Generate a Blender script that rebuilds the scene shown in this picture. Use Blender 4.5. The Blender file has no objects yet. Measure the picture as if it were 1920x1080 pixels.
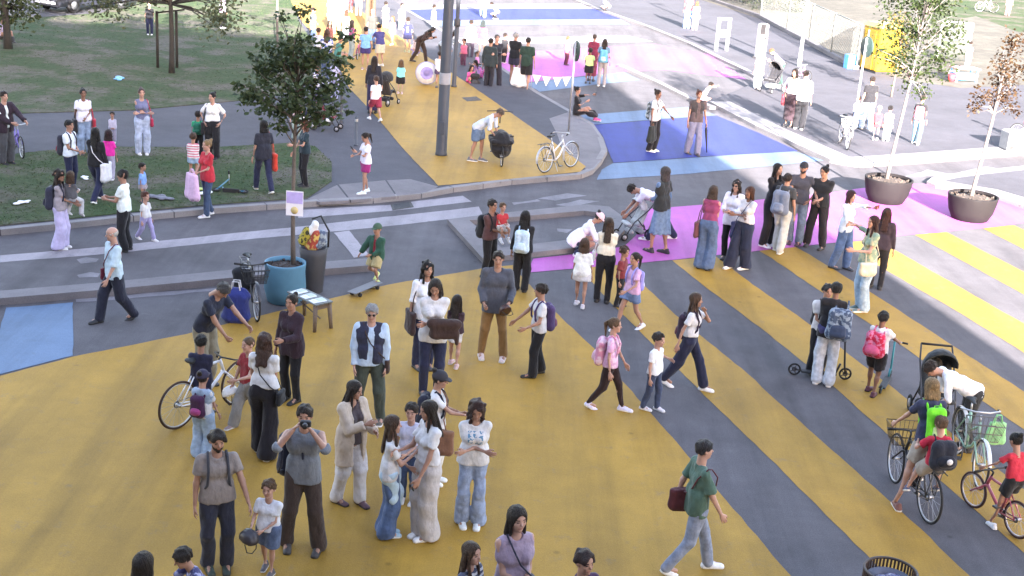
import bpy, math, random
import numpy as np
from mathutils import Vector, Matrix, Euler

S = bpy.context.scene
C = S.collection
R = math.radians

# ------------------------------------------------------------------ camera, light, exposure
CF, CPITCH, CROLL, CH = 2430.7, 0.3213, 0.0708, 7.717      # focal length in px of a 1920 wide picture, pitch down, roll, height
_F = np.array([0, math.cos(CPITCH), -math.sin(CPITCH)])
_R0 = np.array([1.0, 0, 0]); _U0 = np.cross(_R0, _F)
_R = math.cos(CROLL)*_R0 + math.sin(CROLL)*_U0
_U = -math.sin(CROLL)*_R0 + math.cos(CROLL)*_U0
cd = bpy.data.cameras.new('camera'); cam = bpy.data.objects.new('camera', cd); C.objects.link(cam)
cd.sensor_width = 36; cd.lens = 36*CF/1920; cd.clip_start = 0.05; cd.clip_end = 1500
cam.matrix_world = Matrix(((_R[0], _U[0], -_F[0], 0), (_R[1], _U[1], -_F[1], 0), (_R[2], _U[2], -_F[2], CH), (0, 0, 0, 1)))
S.camera = cam
SUN_EL, SUN_AZ = R(17.5), R(-12)          # light travels towards (sin az, cos az)
W = bpy.data.worlds.new('World'); S.world = W; W.use_nodes = True
nt = W.node_tree; bg = nt.nodes['Background']
sky = nt.nodes.new('ShaderNodeTexSky'); sky.sky_type = 'NISHITA'; sky.sun_disc = False
sky.sun_elevation = SUN_EL; sky.sun_rotation = math.pi + SUN_AZ
sky.dust_density = 1.0; sky.ozone_density = 1.0
tint = nt.nodes.new('ShaderNodeMix'); tint.data_type = 'RGBA'; tint.blend_type = 'MULTIPLY'; tint.inputs[0].default_value = 1      # the camera's white balance: shade reads violet grey, not cyan
tint.inputs[7].default_value = (1.14, .93, .84, 1); nt.links.new(sky.outputs[0], tint.inputs[6])
nt.links.new(tint.outputs[2], bg.inputs[0]); bg.inputs[1].default_value = 0.11
sl = bpy.data.lights.new('sun', 'SUN'); sl.energy = 5.0; sl.angle = R(0.55); sl.color = (1.0, 0.93, 0.90)
so = bpy.data.objects.new('sun', sl); C.objects.link(so)
so.rotation_euler = Vector((math.sin(SUN_AZ)*math.cos(SUN_EL), math.cos(SUN_AZ)*math.cos(SUN_EL), -math.sin(SUN_EL))).to_track_quat('-Z', 'Y').to_euler()
S.view_settings.view_transform = 'Standard'; S.view_settings.look = 'None'
S.view_settings.gamma = 1; S.view_settings.exposure = 3.5; S.view_settings.use_curve_mapping = False

def P(x, y, z=0.0):
    """where the ray through a point of the picture meets the level z"""
    d = _F*CF + _R*(x-960) - _U*(y-540)
    t = (z-CH)/d[2]
    return Vector((d[0]*t, d[1]*t, z))
def pix(p):
    q = np.array(p, float) - np.array([0, 0, CH]); w = q@_F
    return 960+CF*(q@_R)/w, 540-CF*(q@_U)/w

rnd = random.Random(7)

# ------------------------------------------------------------------ materials
MATS = {}
def _new(name):
    m = bpy.data.materials.new(name); m.use_nodes = True
    return m, m.node_tree, m.node_tree.nodes['Principled BSDF']
def N(t, kind, **kw):
    n = t.nodes.new('ShaderNode'+kind)
    for k, v in kw.items(): setattr(n, k, v)
    return n
def noise(t, scale, detail=4, rough=.55, coord='Object', stretch=None):
    tc = N(t, 'TexCoord'); nz = N(t, 'TexNoise'); nz.inputs['Scale'].default_value = scale
    nz.inputs['Detail'].default_value = detail; nz.inputs['Roughness'].default_value = rough
    if stretch:
        mp = N(t, 'Mapping'); mp.inputs['Scale'].default_value = stretch
        t.links.new(tc.outputs[coord], mp.inputs[0]); t.links.new(mp.outputs[0], nz.inputs[0])
    else: t.links.new(tc.outputs[coord], nz.inputs[0])
    return nz
def ramp(t, src, stops):
    r = N(t, 'ValToRGB'); e = r.color_ramp.elements
    while len(e) < len(stops): e.new(.5)
    for el, (p, c) in zip(e, stops):
        el.position = p; el.color = (*c, 1) if len(c) == 3 else c
    t.links.new(src, r.inputs[0]); return r
def mixc(t, fac, a, b, mode='MIX'):
    m = N(t, 'Mix', data_type='RGBA', blend_type=mode)
    for s, v in ((m.inputs[0], fac), (m.inputs[6], a), (m.inputs[7], b)):
        if isinstance(v, (int, float)): s.default_value = v
        elif isinstance(v, tuple): s.default_value = (*v, 1) if len(v) == 3 else v
        else: t.links.new(v, s)
    return m.outputs[2]
def bump(t, bsdf, src, strength=.3, dist=.02):
    b = N(t, 'Bump'); b.inputs['Strength'].default_value = strength; b.inputs['Distance'].default_value = dist
    t.links.new(src, b.inputs['Height']); t.links.new(b.outputs[0], bsdf.inputs['Normal'])
def plain(col, rough=.6, metal=0.0, var=.12, scale=9, spec=.4):
    key = ('p', col, rough, metal, var)
    if key in MATS: return MATS[key]
    m, t, b = _new('painted'); b.inputs['Roughness'].default_value = rough; b.inputs['Metallic'].default_value = metal
    b.inputs['Specular IOR Level'].default_value = spec
    nz = noise(t, scale)
    r = ramp(t, nz.outputs[0], [(.3, tuple(c*(1-var) for c in col)), (.7, tuple(min(1, c*(1+var)) for c in col))])
    t.links.new(r.outputs[0], b.inputs['Base Color'])
    r2 = ramp(t, nz.outputs[0], [(.3, (rough*.85,)*3), (.75, (min(1, rough*1.2),)*3)]); t.links.new(r2.outputs[0], b.inputs['Roughness'])
    MATS[key] = m; return m
def cloth(col, kind='plain', col2=None):
    key = ('c', col, kind, col2)
    if key in MATS: return MATS[key]
    m, t, b = _new('fabric'); b.inputs['Roughness'].default_value = .92; b.inputs['Specular IOR Level'].default_value = .18
    b.inputs['Sheen Weight'].default_value = .15
    nz = noise(t, 14, 3); v = .22 if kind == 'denim' else .1
    base = ramp(t, nz.outputs[0], [(.32, tuple(c*(1-v) for c in col)), (.68, tuple(min(.9, c*(1+v)) for c in col))]).outputs[0]
    if kind == 'stripe':
        tc = N(t, 'TexCoord'); w = N(t, 'TexWave', bands_direction='Z'); w.inputs['Scale'].default_value = 5.5
        t.links.new(tc.outputs['Object'], w.inputs[0])
        r = ramp(t, w.outputs['Fac'], [(.45, (0, 0, 0)), (.55, (1, 1, 1))]); base = mixc(t, r.outputs[0], base, col2)
    if kind in ('print', 'tie'):
        n2 = noise(t, 9 if kind == 'tie' else 16, 2); r = ramp(t, n2.outputs[0], [(.48, (0, 0, 0)), (.56, (1, 1, 1))])
        base = mixc(t, r.outputs[0], base, col2)
    if kind == 'chest':                      # a small print on the chest
        tc = N(t, 'TexCoord'); sx = N(t, 'SeparateXYZ'); t.links.new(tc.outputs['Object'], sx.inputs[0])
        n2 = noise(t, 30, 1); r = ramp(t, n2.outputs[0], [(.5, (0, 0, 0)), (.55, (1, 1, 1))])
        def band(o, lo, hi):
            a = N(t, 'Math', operation='GREATER_THAN'); a.inputs[1].default_value = lo; t.links.new(o, a.inputs[0])
            c = N(t, 'Math', operation='LESS_THAN'); c.inputs[1].default_value = hi; t.links.new(o, c.inputs[0])
            mm = N(t, 'Math', operation='MULTIPLY'); t.links.new(a.outputs[0], mm.inputs[0]); t.links.new(c.outputs[0], mm.inputs[1]); return mm.outputs[0]
        f = r.outputs[0]
        for q in (band(sx.outputs[0], -.09, .09), band(sx.outputs[2], 1.12, 1.28), band(sx.outputs[1], .02, .5)):
            mm = N(t, 'Math', operation='MULTIPLY'); t.links.new(f, mm.inputs[0]); t.links.new(q, mm.inputs[1]); f = mm.outputs[0]
        base = mixc(t, f, base, col2)
    t.links.new(base, b.inputs['Base Color'])
    n3 = noise(t, 10.5, 3, .6, stretch=(1, 1, .62)); n4 = noise(t, 4.6, 2, .5, stretch=(1.3, 1.3, .5))      # creases and slack cloth
    ad = N(t, 'Math', operation='MULTIPLY_ADD'); ad.inputs[1].default_value = 1.5; t.links.new(n4.outputs[0], ad.inputs[0]); t.links.new(n3.outputs[0], ad.inputs[2]); bump(t, b, ad.outputs[0], .5, .05)
    MATS[key] = m; return m
def hairm(col):
    key = ('h', col)
    if key in MATS: return MATS[key]
    m, t, b = _new('hair'); b.inputs['Roughness'].default_value = .5; b.inputs['Specular IOR Level'].default_value = .35
    nz = noise(t, 26, 5, .7, stretch=(1, 1, .13))
    r = ramp(t, nz.outputs[0], [(.32, tuple(c*.45 for c in col)), (.52, col), (.72, tuple(min(.8, c*2.4+.006) for c in col))]); t.links.new(r.outputs[0], b.inputs['Base Color'])
    bump(t, b, nz.outputs[0], .8, .12); MATS[key] = m; return m
def skinm(tone):
    key = ('s', tone)
    if key in MATS: return MATS[key]
    col = {0: (.45, .275, .21), 1: (.36, .21, .15), 2: (.21, .115, .08), 3: (.12, .07, .05)}[tone]
    m, t, b = _new('skin'); b.inputs['Roughness'].default_value = .5; b.inputs['Specular IOR Level'].default_value = .35
    nz = noise(t, 7, 3); r = ramp(t, nz.outputs[0], [(.3, (col[0]*.86, col[1]*.8, col[2]*.8)), (.7, (col[0]*1.07, col[1]*1.05, col[2]*1.05))])
    t.links.new(r.outputs[0], b.inputs['Base Color']); MATS[key] = m; return m

# ------------------------------------------------------------------ objects
def link(name, me, parent=None, mats=None):
    o = bpy.data.objects.new(name, me); C.objects.link(o)
    if parent is not None: o.parent = parent
    if mats is not None and me is not None and not me.materials:
        for m in (mats if isinstance(mats, (list, tuple)) else [mats]): me.materials.append(m)
    return o
def tag(o, label=None, cat=None, group=None, kind=None):
    if label: o['label'] = label
    if cat: o['category'] = cat
    if group: o['group'] = group
    if kind: o['kind'] = kind
    return o
def empty(name, loc, rz=0.0, label=None, cat=None, group=None):
    o = bpy.data.objects.new(name, None); C.objects.link(o); o.location = loc; o.rotation_euler = (0, 0, rz)
    o.empty_display_size = .2
    return tag(o, label, cat, group)
def mesh_np(name, V, Q, smooth=True, mi=None):
    me = bpy.data.meshes.new(name); V = np.asarray(V, np.float32); Q = np.asarray(Q, np.int32)
    k = Q.shape[1] if len(Q) else 4
    me.vertices.add(len(V)); me.vertices.foreach_set('co', V.ravel())
    me.loops.add(Q.size); me.loops.foreach_set('vertex_index', Q.ravel())
    me.polygons.add(len(Q)); me.polygons.foreach_set('loop_start', np.arange(0, Q.size, k, dtype=np.int32))
    if smooth: me.polygons.foreach_set('use_smooth', np.ones(len(Q), bool))
    if mi is not None: me.polygons.foreach_set('material_index', np.asarray(mi, np.int32))
    me.update(calc_edges=True); return me

class MB:
    """collects boxes, tubes, lathes and sheets for ONE mesh"""
    def __init__(s): s.v = []; s.f = []; s.sm = []
    def add(s, vs, fs, M=None, smooth=False):
        o = len(s.v)
        s.v += [tuple(M@Vector(v)) if M is not None else tuple(v) for v in vs]
        s.f += [tuple(i+o for i in f) for f in fs]; s.sm += [smooth]*len(fs); return s
    def box(s, c, d, M=None, bev=0.0):
        x, y, z = (q/2 for q in d); cx, cy, cz = c
        if bev <= 0:
            vs = [(cx+a*x, cy+b*y, cz+e*z) for a in (-1, 1) for b in (-1, 1) for e in (-1, 1)]
            fs = [(0, 1, 3, 2), (4, 6, 7, 5), (0, 4, 5, 1), (2, 3, 7, 6), (0, 2, 6, 4), (1, 5, 7, 3)]
            return s.add(vs, fs, M)
        rings = []
        for zz, ins in ((-z, bev), (-z+bev, 0), (z-bev, 0), (z, bev)):
            X, Y = x-ins, y-ins; b2 = bev
            rings.append([(cx+u, cy+w, cz+zz) for u, w in ((X-b2, -Y), (X, -Y+b2), (X, Y-b2), (X-b2, Y), (-X+b2, Y), (-X, Y-b2), (-X, -Y+b2), (-X+b2, -Y))])
        vs = sum(rings, []); fs = []
        for r in range(3):
            for i in range(8): fs.append((r*8+i, r*8+(i+1) % 8, r*8+8+(i+1) % 8, r*8+8+i))
        fs += [tuple(range(7, -1, -1)), tuple(range(24, 32))]
        return s.add(vs, fs, M)
    def tube(s, pts, r, n=8, M=None, closed=False, cap=True):
        pts = [Vector(p) for p in pts]; k = len(pts); rr = r if isinstance(r, (list, tuple)) else [r]*k
        vs = []; prev = None
        for i, p in enumerate(pts):
            if closed: d = pts[(i+1) % k]-pts[i-1]
            else: d = pts[min(i+1, k-1)]-pts[max(i-1, 0)]
            if d.length < 1e-9: d = Vector((0, 0, 1))
            d.normalize()
            if prev is None:
                a = Vector((0, 0, 1)) if abs(d.z) < .9 else Vector((1, 0, 0)); u = d.cross(a).normalized()
            else: u = (prev-d*prev.dot(d)).normalized()
            prev = u; w = d.cross(u)
            for j in range(n):
                t = 2*math.pi*j/n; vs.append(p+(u*math.cos(t)+w*math.sin(t))*rr[i])
        fs = []
        for i in range(k if closed else k-1):
            for j in range(n):
                a, b = i*n, ((i+1) % k)*n
                fs.append((a+j, a+(j+1) % n, b+(j+1) % n, b+j))
        if cap and not closed: fs += [tuple(range(n-1, -1, -1)), tuple(range((k-1)*n, k*n))]
        return s.add(vs, fs, M, True)
    def torus(s, c, axis, R_, r, n=28, m=6, M=None):
        axis = Vector(axis).normalized(); a = Vector((0, 0, 1)) if abs(axis.z) < .9 else Vector((1, 0, 0))
        u = axis.cross(a).normalized(); w = axis.cross(u); c = Vector(c)
        return s.tube([c+(u*math.cos(2*math.pi*i/n)+w*math.sin(2*math.pi*i/n))*R_ for i in range(n)], r, m, M, closed=True)
    def lathe(s, prof, n=24, M=None, cap=True, a0=0, a1=2*math.pi):
        vs = []; full = abs(a1-a0-2*math.pi) < 1e-6; k = n if full else n+1
        for (r, z) in prof:
            for j in range(k):
                t = a0+(a1-a0)*j/n; vs.append((r*math.cos(t), r*math.sin(t), z))
        fs = []
        for i in range(len(prof)-1):
            for j in range(n):
                j2 = (j+1) % k; fs.append((i*k+j, i*k+j2, (i+1)*k+j2, (i+1)*k+j))
        if cap and full:
            if prof[0][0] > 1e-4: fs.append(tuple(range(k-1, -1, -1)))
            if prof[-1][0] > 1e-4: fs.append(tuple(range((len(prof)-1)*k, len(prof)*k)))
        return s.add(vs, fs, M, True)
    def sheet(s, pts, z):
        return s.add([(p[0], p[1], z) for p in pts], [tuple(range(len(pts)))])
    def prism(s, pts, z0, z1):
        pts = [(p[0], p[1]) for p in pts]
        A = sum(pts[i-1][0]*pts[i][1]-pts[i][0]*pts[i-1][1] for i in range(len(pts)))
        if A < 0: pts = pts[::-1]
        n = len(pts); vs = [(x, y, z0) for x, y in pts]+[(x, y, z1) for x, y in pts]
        return s.add(vs, [tuple(range(n, 2*n))]+[(i, (i+1) % n, n+(i+1) % n, n+i) for i in range(n)])
    def build(s, name, mat, parent=None):
        me = bpy.data.meshes.new(name); me.from_pydata(s.v, [], s.f)
        me.polygons.foreach_set('use_smooth', np.array(s.sm, bool)); me.update()
        return link(name, me, parent, mat)
def shade_auto(o, ang=40):
    for p in o.data.polygons: p.use_smooth = True
    try: o.data.set_sharp_from_angle(angle=R(ang))
    except Exception: pass
    return o

# ------------------------------------------------------------------ implicit surfaces
class Grid:
    def __init__(s, lo, hi, vox):
        s.ax = [np.arange(lo[i]-vox, hi[i]+vox*1.5, vox) for i in range(3)]; s.vox = vox
        s.n = tuple(len(a) for a in s.ax)
    def field(s): return np.full(s.n, .25, np.float32)
    def sl(s, lo, hi):
        r = []
        for i in range(3):
            a = np.searchsorted(s.ax[i], lo[i]); b = np.searchsorted(s.ax[i], hi[i], 'right')
            r.append(slice(max(0, a-1), min(s.n[i], b+1)))
        return tuple(r)
    def pts(s, sl):
        return s.ax[0][sl[0]][:, None, None], s.ax[1][sl[1]][None, :, None], s.ax[2][sl[2]][None, None, :]
    def cone(s, D, a, b, ra, rb, k=.02, f=None, sq=1.0):
        """blend a tapered capsule into D; sq flattens (or fattens) it along the direction f"""
        a = np.asarray(a, float); b = np.asarray(b, float); m = max(ra, rb)*max(1, sq)+k+s.vox*2
        sl = s.sl(np.minimum(a, b)-m, np.maximum(a, b)+m)
        if any(q.stop-q.start < 1 for q in sl): return
        X, Y, Z = s.pts(sl); ba = b-a; L2 = ba@ba+1e-12
        x, y, z = X-a[0], Y-a[1], Z-a[2]
        t = np.clip((x*ba[0]+y*ba[1]+z*ba[2])/L2, 0, 1)
        vx, vy, vz = x-t*ba[0], y-t*ba[1], z-t*ba[2]
        q = vx*vx+vy*vy+vz*vz
        if f is not None and sq != 1: w = vx*f[0]+vy*f[1]+vz*f[2]; q = q+(1/sq**2-1)*w*w
        d = np.sqrt(np.maximum(q, 0))-(ra+(rb-ra)*t)
        o = D[sl]; h = np.clip(.5+.5*(o-d)/k, 0, 1)
        D[sl] = o*(1-h)+d*h-k*h*(1-h)
    def cut(s, D, p, n, r=None):
        """keep what lies behind the plane through p with outward normal n"""
        X, Y, Z = s.pts((slice(None),)*3)
        np.maximum(D, (X-p[0])*n[0]+(Y-p[1])*n[1]+(Z-p[2])*n[2], out=D)
    def ball_out(s, D, c, r):
        X, Y, Z = s.pts((slice(None),)*3)
        np.maximum(D, r-np.sqrt((X-c[0])**2+(Y-c[1])**2+(Z-c[2])**2), out=D)
    def fold(s, D, amp, fr, seed):
        g = np.random.RandomState(seed); X, Y, Z = s.pts((slice(None),)*3); w = 0
        for i in range(4):
            d = g.normal(size=3); d[2] *= .55; d *= fr*(.6+.35*i)/np.linalg.norm(d); w = w+np.sin(X*d[0]+Y*d[1]+Z*d[2]+g.rand()*6.3)/(1+.3*i)
        D += (amp*.5)*w
def surfnet(D, ax):
    xs, ys, zs = ax; S_ = D < 0; c = np.zeros(tuple(n-1 for n in D.shape), np.int8)
    for a in (0, 1):
        for b in (0, 1):
            for e in (0, 1): c += S_[a:S_.shape[0]-1+a, b:S_.shape[1]-1+b, e:S_.shape[2]-1+e]
    m = (c > 0) & (c < 8); I, J, K = np.nonzero(m); n = len(I)
    idx = np.full(m.shape, -1, np.int32); idx[I, J, K] = np.arange(n)
    acc = np.zeros((n, 3)); cnt = np.zeros(n)
    cs = [(a, b, e) for a in (0, 1) for b in (0, 1) for e in (0, 1)]
    for p in cs:
        for k in range(3):
            if p[k]: continue
            q = list(p); q[k] = 1
            da = D[I+p[0], J+p[1], K+p[2]]; db = D[I+q[0], J+q[1], K+q[2]]
            cr = (da < 0) != (db < 0); t = np.where(cr, da/np.where(cr, da-db, 1), 0)
            A = np.stack([xs[I+p[0]], ys[J+p[1]], zs[K+p[2]]], 1); B = np.stack([xs[I+q[0]], ys[J+q[1]], zs[K+q[2]]], 1)
            acc += np.where(cr[:, None], A+(B-A)*t[:, None], 0); cnt += cr
    V = acc/np.maximum(cnt, 1)[:, None]; Q = []
    def faces(s0, s1, o, f):
        e = s0 != s1; w = np.nonzero(e); i, j, k = (w[a]+o[a] for a in range(3)); q = f(i, j, k); fl = ~s0[e]
        q[fl] = q[fl][:, ::-1]; Q.append(q)
    faces(S_[:-1, 1:-1, 1:-1], S_[1:, 1:-1, 1:-1], (0, 1, 1), lambda i, j, k: np.stack([idx[i, j-1, k-1], idx[i, j, k-1], idx[i, j, k], idx[i, j-1, k]], 1))
    faces(S_[1:-1, :-1, 1:-1], S_[1:-1, 1:, 1:-1], (1, 0, 1), lambda i, j, k: np.stack([idx[i-1, j, k-1], idx[i-1, j, k], idx[i, j, k], idx[i, j, k-1]], 1))
    faces(S_[1:-1, 1:-1, :-1], S_[1:-1, 1:-1, 1:], (1, 1, 0), lambda i, j, k: np.stack([idx[i-1, j-1, k], idx[i, j-1, k], idx[i, j, k], idx[i-1, j, k]], 1))
    return V, np.concatenate(Q)
# ------------------------------------------------------------------ heads, hair, hands and shoes (shared shapes)
def E3(g, D, c, r, k=.03, sub=False):
    X, Y, Z = g.pts((slice(None),)*3)
    q = np.sqrt(((X-c[0])/r[0])**2+((Y-c[1])/r[1])**2+((Z-c[2])/r[2])**2); d = (q-1)*min(r)
    if sub: np.maximum(D, -d, out=D); return
    h = np.clip(.5+.5*(D-d)/k, 0, 1); D[:] = D*(1-h)+d*h-k*h*(1-h)
def make_head(vox, fem):
    g = Grid((-.45, -.6, -1.0), (.45, .6, .56), vox); D = g.field()*4
    E3(g, D, (0, -.06, .12), (.335, .42, .38)); E3(g, D, (0, .08, -.18), (.235 if fem else .255, .28, .31), .1)
    g.cone(D, (0, .25, -.40), (0, .27, -.40), .075 if fem else .1, .08, .08)
    g.cone(D, (-.12, .30, .10), (.12, .30, .10), .05, .05, .06)
    g.cone(D, (0, .33, .03), (0, .435, -.11), .03, .05, .04)
    g.cone(D, (-.15, .25, -.1), (-.13, .25, -.14), .09, .08, .08); g.cone(D, (.15, .25, -.1), (.13, .25, -.14), .09, .08, .08)
    for s in (-1, 1):
        E3(g, D, (s*.135, .40, .015), (.075, .09, .05), sub=True); g.cone(D, (s*.135, .30, .015), (s*.135, .305, .015), .045, .045, .01)
        E3(g, D, (s*.335, -.04, -.03), (.045, .085, .115), .02)
    g.cone(D, (-.07, .335, -.255), (.07, .335, -.255), .028, .028, .02)
    g.cone(D, (0, -.06, -.3), (0, -.12, -1.1), .205 if fem else .235, .22 if fem else .26, .08)
    V, Q = surfnet(D, g.ax); c = V[Q].mean(1); mi = np.zeros(len(Q), np.int32); x, y, z = abs(c[:, 0]), c[:, 1], c[:, 2]
    mi[(x > .10) & (x < .175) & (abs(z-.015) < .022) & (y > .2)] = 1
    mi[(x > .06) & (x < .22) & (abs(z-.115) < .026) & (y > .2)] = 2
    mi[(x < .105) & (abs(z+.255) < .03) & (y > .29)] = 3
    return V, Q, mi
def make_hand(vox, curl, flat=False):
    g = Grid((-.45, -.35, -.1), (.45, .55, 1.1), vox); D = g.field()*4
    g.cone(D, (0, 0, -.05), (0, .0, .12), .14, .15, .05, (0, 1, 0), .7)
    for i, fx in enumerate((-.15, -.05, .05, .15)):
        g.cone(D, (fx*.6, 0, .1), (fx, 0, .45), .085, .075, .04, (0, 1, 0), .8)
    for i, (fx, L) in enumerate(((-.165, .36), (-.055, .44), (.055, .47), (.165, .42))):
        p = np.array([fx, 0, .47]); a = R(curl*.5)
        for seg, (fr, r) in enumerate(((.45, .058), (.32, .052), (.23, .044))):
            q = p+np.array([fx*.12, math.sin(a), math.cos(a)])*L*fr; g.cone(D, p, q, r, r*.92, .015); p = q; a += R(curl)
    p = np.array([.13, .02, .14])
    for q, r in (((.27, .08, .33), .072), ((.29, .16, .48), .06), ((.27, .22, .60), .05)):
        g.cone(D, p, q, r*1.1, r, .03); p = np.array(q)
    return surfnet(D, g.ax)
def make_shoe(vox, kind):
    g = Grid((-.32, -.5, -.1), (.32, .95, .62), vox); D = g.field()*4; f = (0, 0, 1)
    g.cone(D, (0, -.12, .1), (0, .22, .12), .185, .17, .06); g.cone(D, (0, .2, .11), (0, .62, .06), .165, .15, .08)
    g.cone(D, (0, .2, .2), (0, .4, .1), .12, .12, .08)
    if kind != 'sandal': g.cone(D, (0, -.05, .15), (0, -.06, .40), .16, .15, .06)
    g.cone(D, (0, -.12, .03), (0, .62, .03), .19, .185, .02)
    g.cut(D, (0, 0, 0), (0, 0, -1)); g.cut(D, (0, 0, .42), (0, 0, 1))
    V, Q = surfnet(D, g.ax); z = V[Q].mean(1)[:, 2]; return V, Q, (z < .085).astype(np.int32)
def make_hair(style, vox, seed=1):
    big = style in ('long', 'wavy', 'curly', 'pony', 'bob', 'braid')
    g = Grid((-.62, -.85, -1.75 if big else -.6), (.62, .6, .72), vox); D = g.field()*4; gr = np.random.RandomState(seed)
    th = {'buzz': .012, 'short': .05, 'messy': .07, 'bald': .012, 'long': .035, 'wavy': .06, 'curly': .09, 'pony': .025, 'bun': .03, 'bob': .055, 'cap': .05, 'helmet': .085, 'braid': .03}[style]
    E3(g, D, (0, -.06, .12), (.335+th, .42+th, .38+th*1.15)); X, Y, Z = g.pts((slice(None),)*3)
    if style in ('cap', 'helmet'):
        D2 = np.maximum(D, .05-Z-(.25*Y if style == 'helmet' else 0))
        if style == 'cap':
            g.cone(D2, (-.1, .36, .13), (.1, .36, .13), .2, .2, .02, (0, 0, 1), .12); g.cone(D2, (-.08, .5, .1), (.08, .5, .1), .18, .18, .02, (0, 0, 1), .12)
        D = D2
    else:
        # the face stays clear
        q = np.sqrt((X/.27)**2+((Y-.46)/.40)**2+((Z+.10)/(.42 if style in ('short', 'buzz', 'messy', 'bob') else .46))**2)
        D = np.maximum(D, (1-q)*.27)
        lim = {'short': -.16, 'buzz': -.14, 'messy': -.2, 'bald': -.2, 'bun': -.22, 'pony': -.22, 'braid': -.22}.get(style, -.3)
        D = np.maximum(D, lim-Z+np.where(Y > -.05, .10+.5*np.clip(Y+.05, 0, .5), 0) if style not in ('bob', 'long', 'wavy', 'curly') else lim-Z)
        if style == 'bald': D = np.maximum(D, Z-.16+.25*(Y+.1))
        if style in ('long', 'wavy', 'curly', 'bob'):
            bot = {'long': -1.45, 'wavy': -1.3, 'curly': -1.15, 'bob': -.62}[style]; w = {'long': .2, 'wavy': .25, 'curly': .3, 'bob': .24}[style]
            f = (0, 1, 0); B = g.field()*4
            for sx in (-.55, 0, .55): g.cone(B, (sx*w*1.0, -.26, .0), (sx*w*1.5, -.50 if bot < -.8 else -.34, bot+.06*gr.rand()), w*.9, w*.62, .08, f, .62)
            for s in (-1, 1):
                g.cone(B, (s*.31, -.1, .1), (s*.36, -.16, max(bot, -.75)), .11, .13, .08)
                if style != 'bob': g.cone(B, (s*.31, .06, -.05), (s*.30, .20, bot*.72), .07, .085, .06)
                else: g.cone(B, (s*.31, .06, 0), (s*.31, .08, bot), .075, .06, .06)
            k = .06; h = np.clip(.5+.5*(D-B)/k, 0, 1); D = D*(1-h)+B*h-k*h*(1-h)
            q = np.sqrt((X/.235)**2+((Y-.46)/.42)**2+((Z+.16)/.47)**2); D = np.maximum(D, (1-q)*.23)
        if style == 'pony':
            g.cone(D, (0, -.48, .2), (0, -.62, .05), .09, .12, .04); g.cone(D, (0, -.62, .05), (0, -.56, -.85), .13, .05, .05)
        if style == 'braid':
            for i in range(7): g.cone(D, (0, -.48-.02*i, -.1-.12*i), (0, -.5-.02*i, -.15-.12*i), .085-.005*i, .07-.004*i, .02)
        if style == 'bun': g.cone(D, (0, -.42, .40), (0, -.46, .44), .16, .15, .04)
    if style == 'curly':
        for i in range(9): a = gr.normal(size=3); a *= 17/np.linalg.norm(a); D = D+.017*np.sin(X*a[0]+Y*a[1]+Z*a[2]+gr.rand()*6)
    elif style in ('short', 'buzz'):
        A = np.arctan2(X, -Y-.05); am = .020 if style == 'short' else .006
        for i in range(6): a = gr.normal(size=3); a *= (13+3*i)/np.linalg.norm(a); D = D+am*.55*np.sin(X*a[0]+Y*a[1]+Z*a[2]+gr.rand()*6)
        D = D+am*.5*np.sin(A*23+9*Z)
    elif style in ('messy', 'wavy'):
        for i in range(5): a = gr.normal(size=3); a[2] *= .6; a *= 15/np.linalg.norm(a); D = D+.021*np.sin(X*a[0]+Y*a[1]+Z*a[2]+gr.rand()*6)
    elif style not in ('cap', 'helmet', 'bald'):
        A = np.arctan2(X, -Y-.05); D = D+.011*np.sin(A*17+5*Z+3*np.sin(3*Z))+.008*np.sin(A*31-4*Z)
    elif style == 'helmet':
        A = np.abs(X); D = D+.03*(np.sin(X*19) > .55)*(Z > .2)
    return surfnet(D, g.ax)
def make_beard(vox):
    g = Grid((-.4, -.3, -.7), (.4, .55, .2), vox); D = g.field()*4
    E3(g, D, (0, .08, -.2), (.275, .295, .315), .02); g.cone(D, (0, .25, -.42), (0, .27, -.42), .1, .1, .06)
    X, Y, Z = g.pts((slice(None),)*3); D = np.maximum(D, Z+.02-.35*np.clip(.16-Y, 0, .3)); D = np.maximum(D, -(Y+.06))
    q = np.sqrt((X/.17)**2+((Y-.40)/.2)**2+((Z+.11)/.105)**2); D = np.maximum(D, (1-q)*.1)
    q = np.sqrt((X/.085)**2+((Y-.36)/.1)**2+((Z+.255)/.035)**2); D = np.maximum(D, (1-q)*.05)
    return surfnet(D, g.ax)
HEAD = {(f, lo): make_head(.075 if lo else .046, f) for f in (0, 1) for lo in (0, 1)}
HAND = {}
def hand(kind, lo):
    if (kind, lo) not in HAND: HAND[kind, lo] = make_hand(.10 if lo else .068, {'relax': 22, 'grip': 62, 'flat': 8}[kind])
    return HAND[kind, lo]
_SH = {}
def shared(kind, lo, *a):
    key = (kind, lo)+a
    if key not in _SH:
        if kind == 'shoe': V, Q, mi = make_shoe(.085 if lo else .06, a[0]); _SH[key] = mesh_np('shoe', V, Q, True, mi)
        elif kind == 'beard': V, Q = make_beard(.05); _SH[key] = mesh_np('beard', V, Q)
        else: V, Q = make_hair(a[0], .085 if lo else .046, a[1]); _SH[key] = mesh_np('hair', V, Q)
        me = _SH[key]
        for i in range(2 if kind == 'shoe' else 1): me.materials.append(None)
    return _SH[key]
def with_mats(o, mats):
    for i, m in enumerate(mats): o.material_slots[i].link = 'OBJECT'; o.material_slots[i].material = m
    return o

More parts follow.
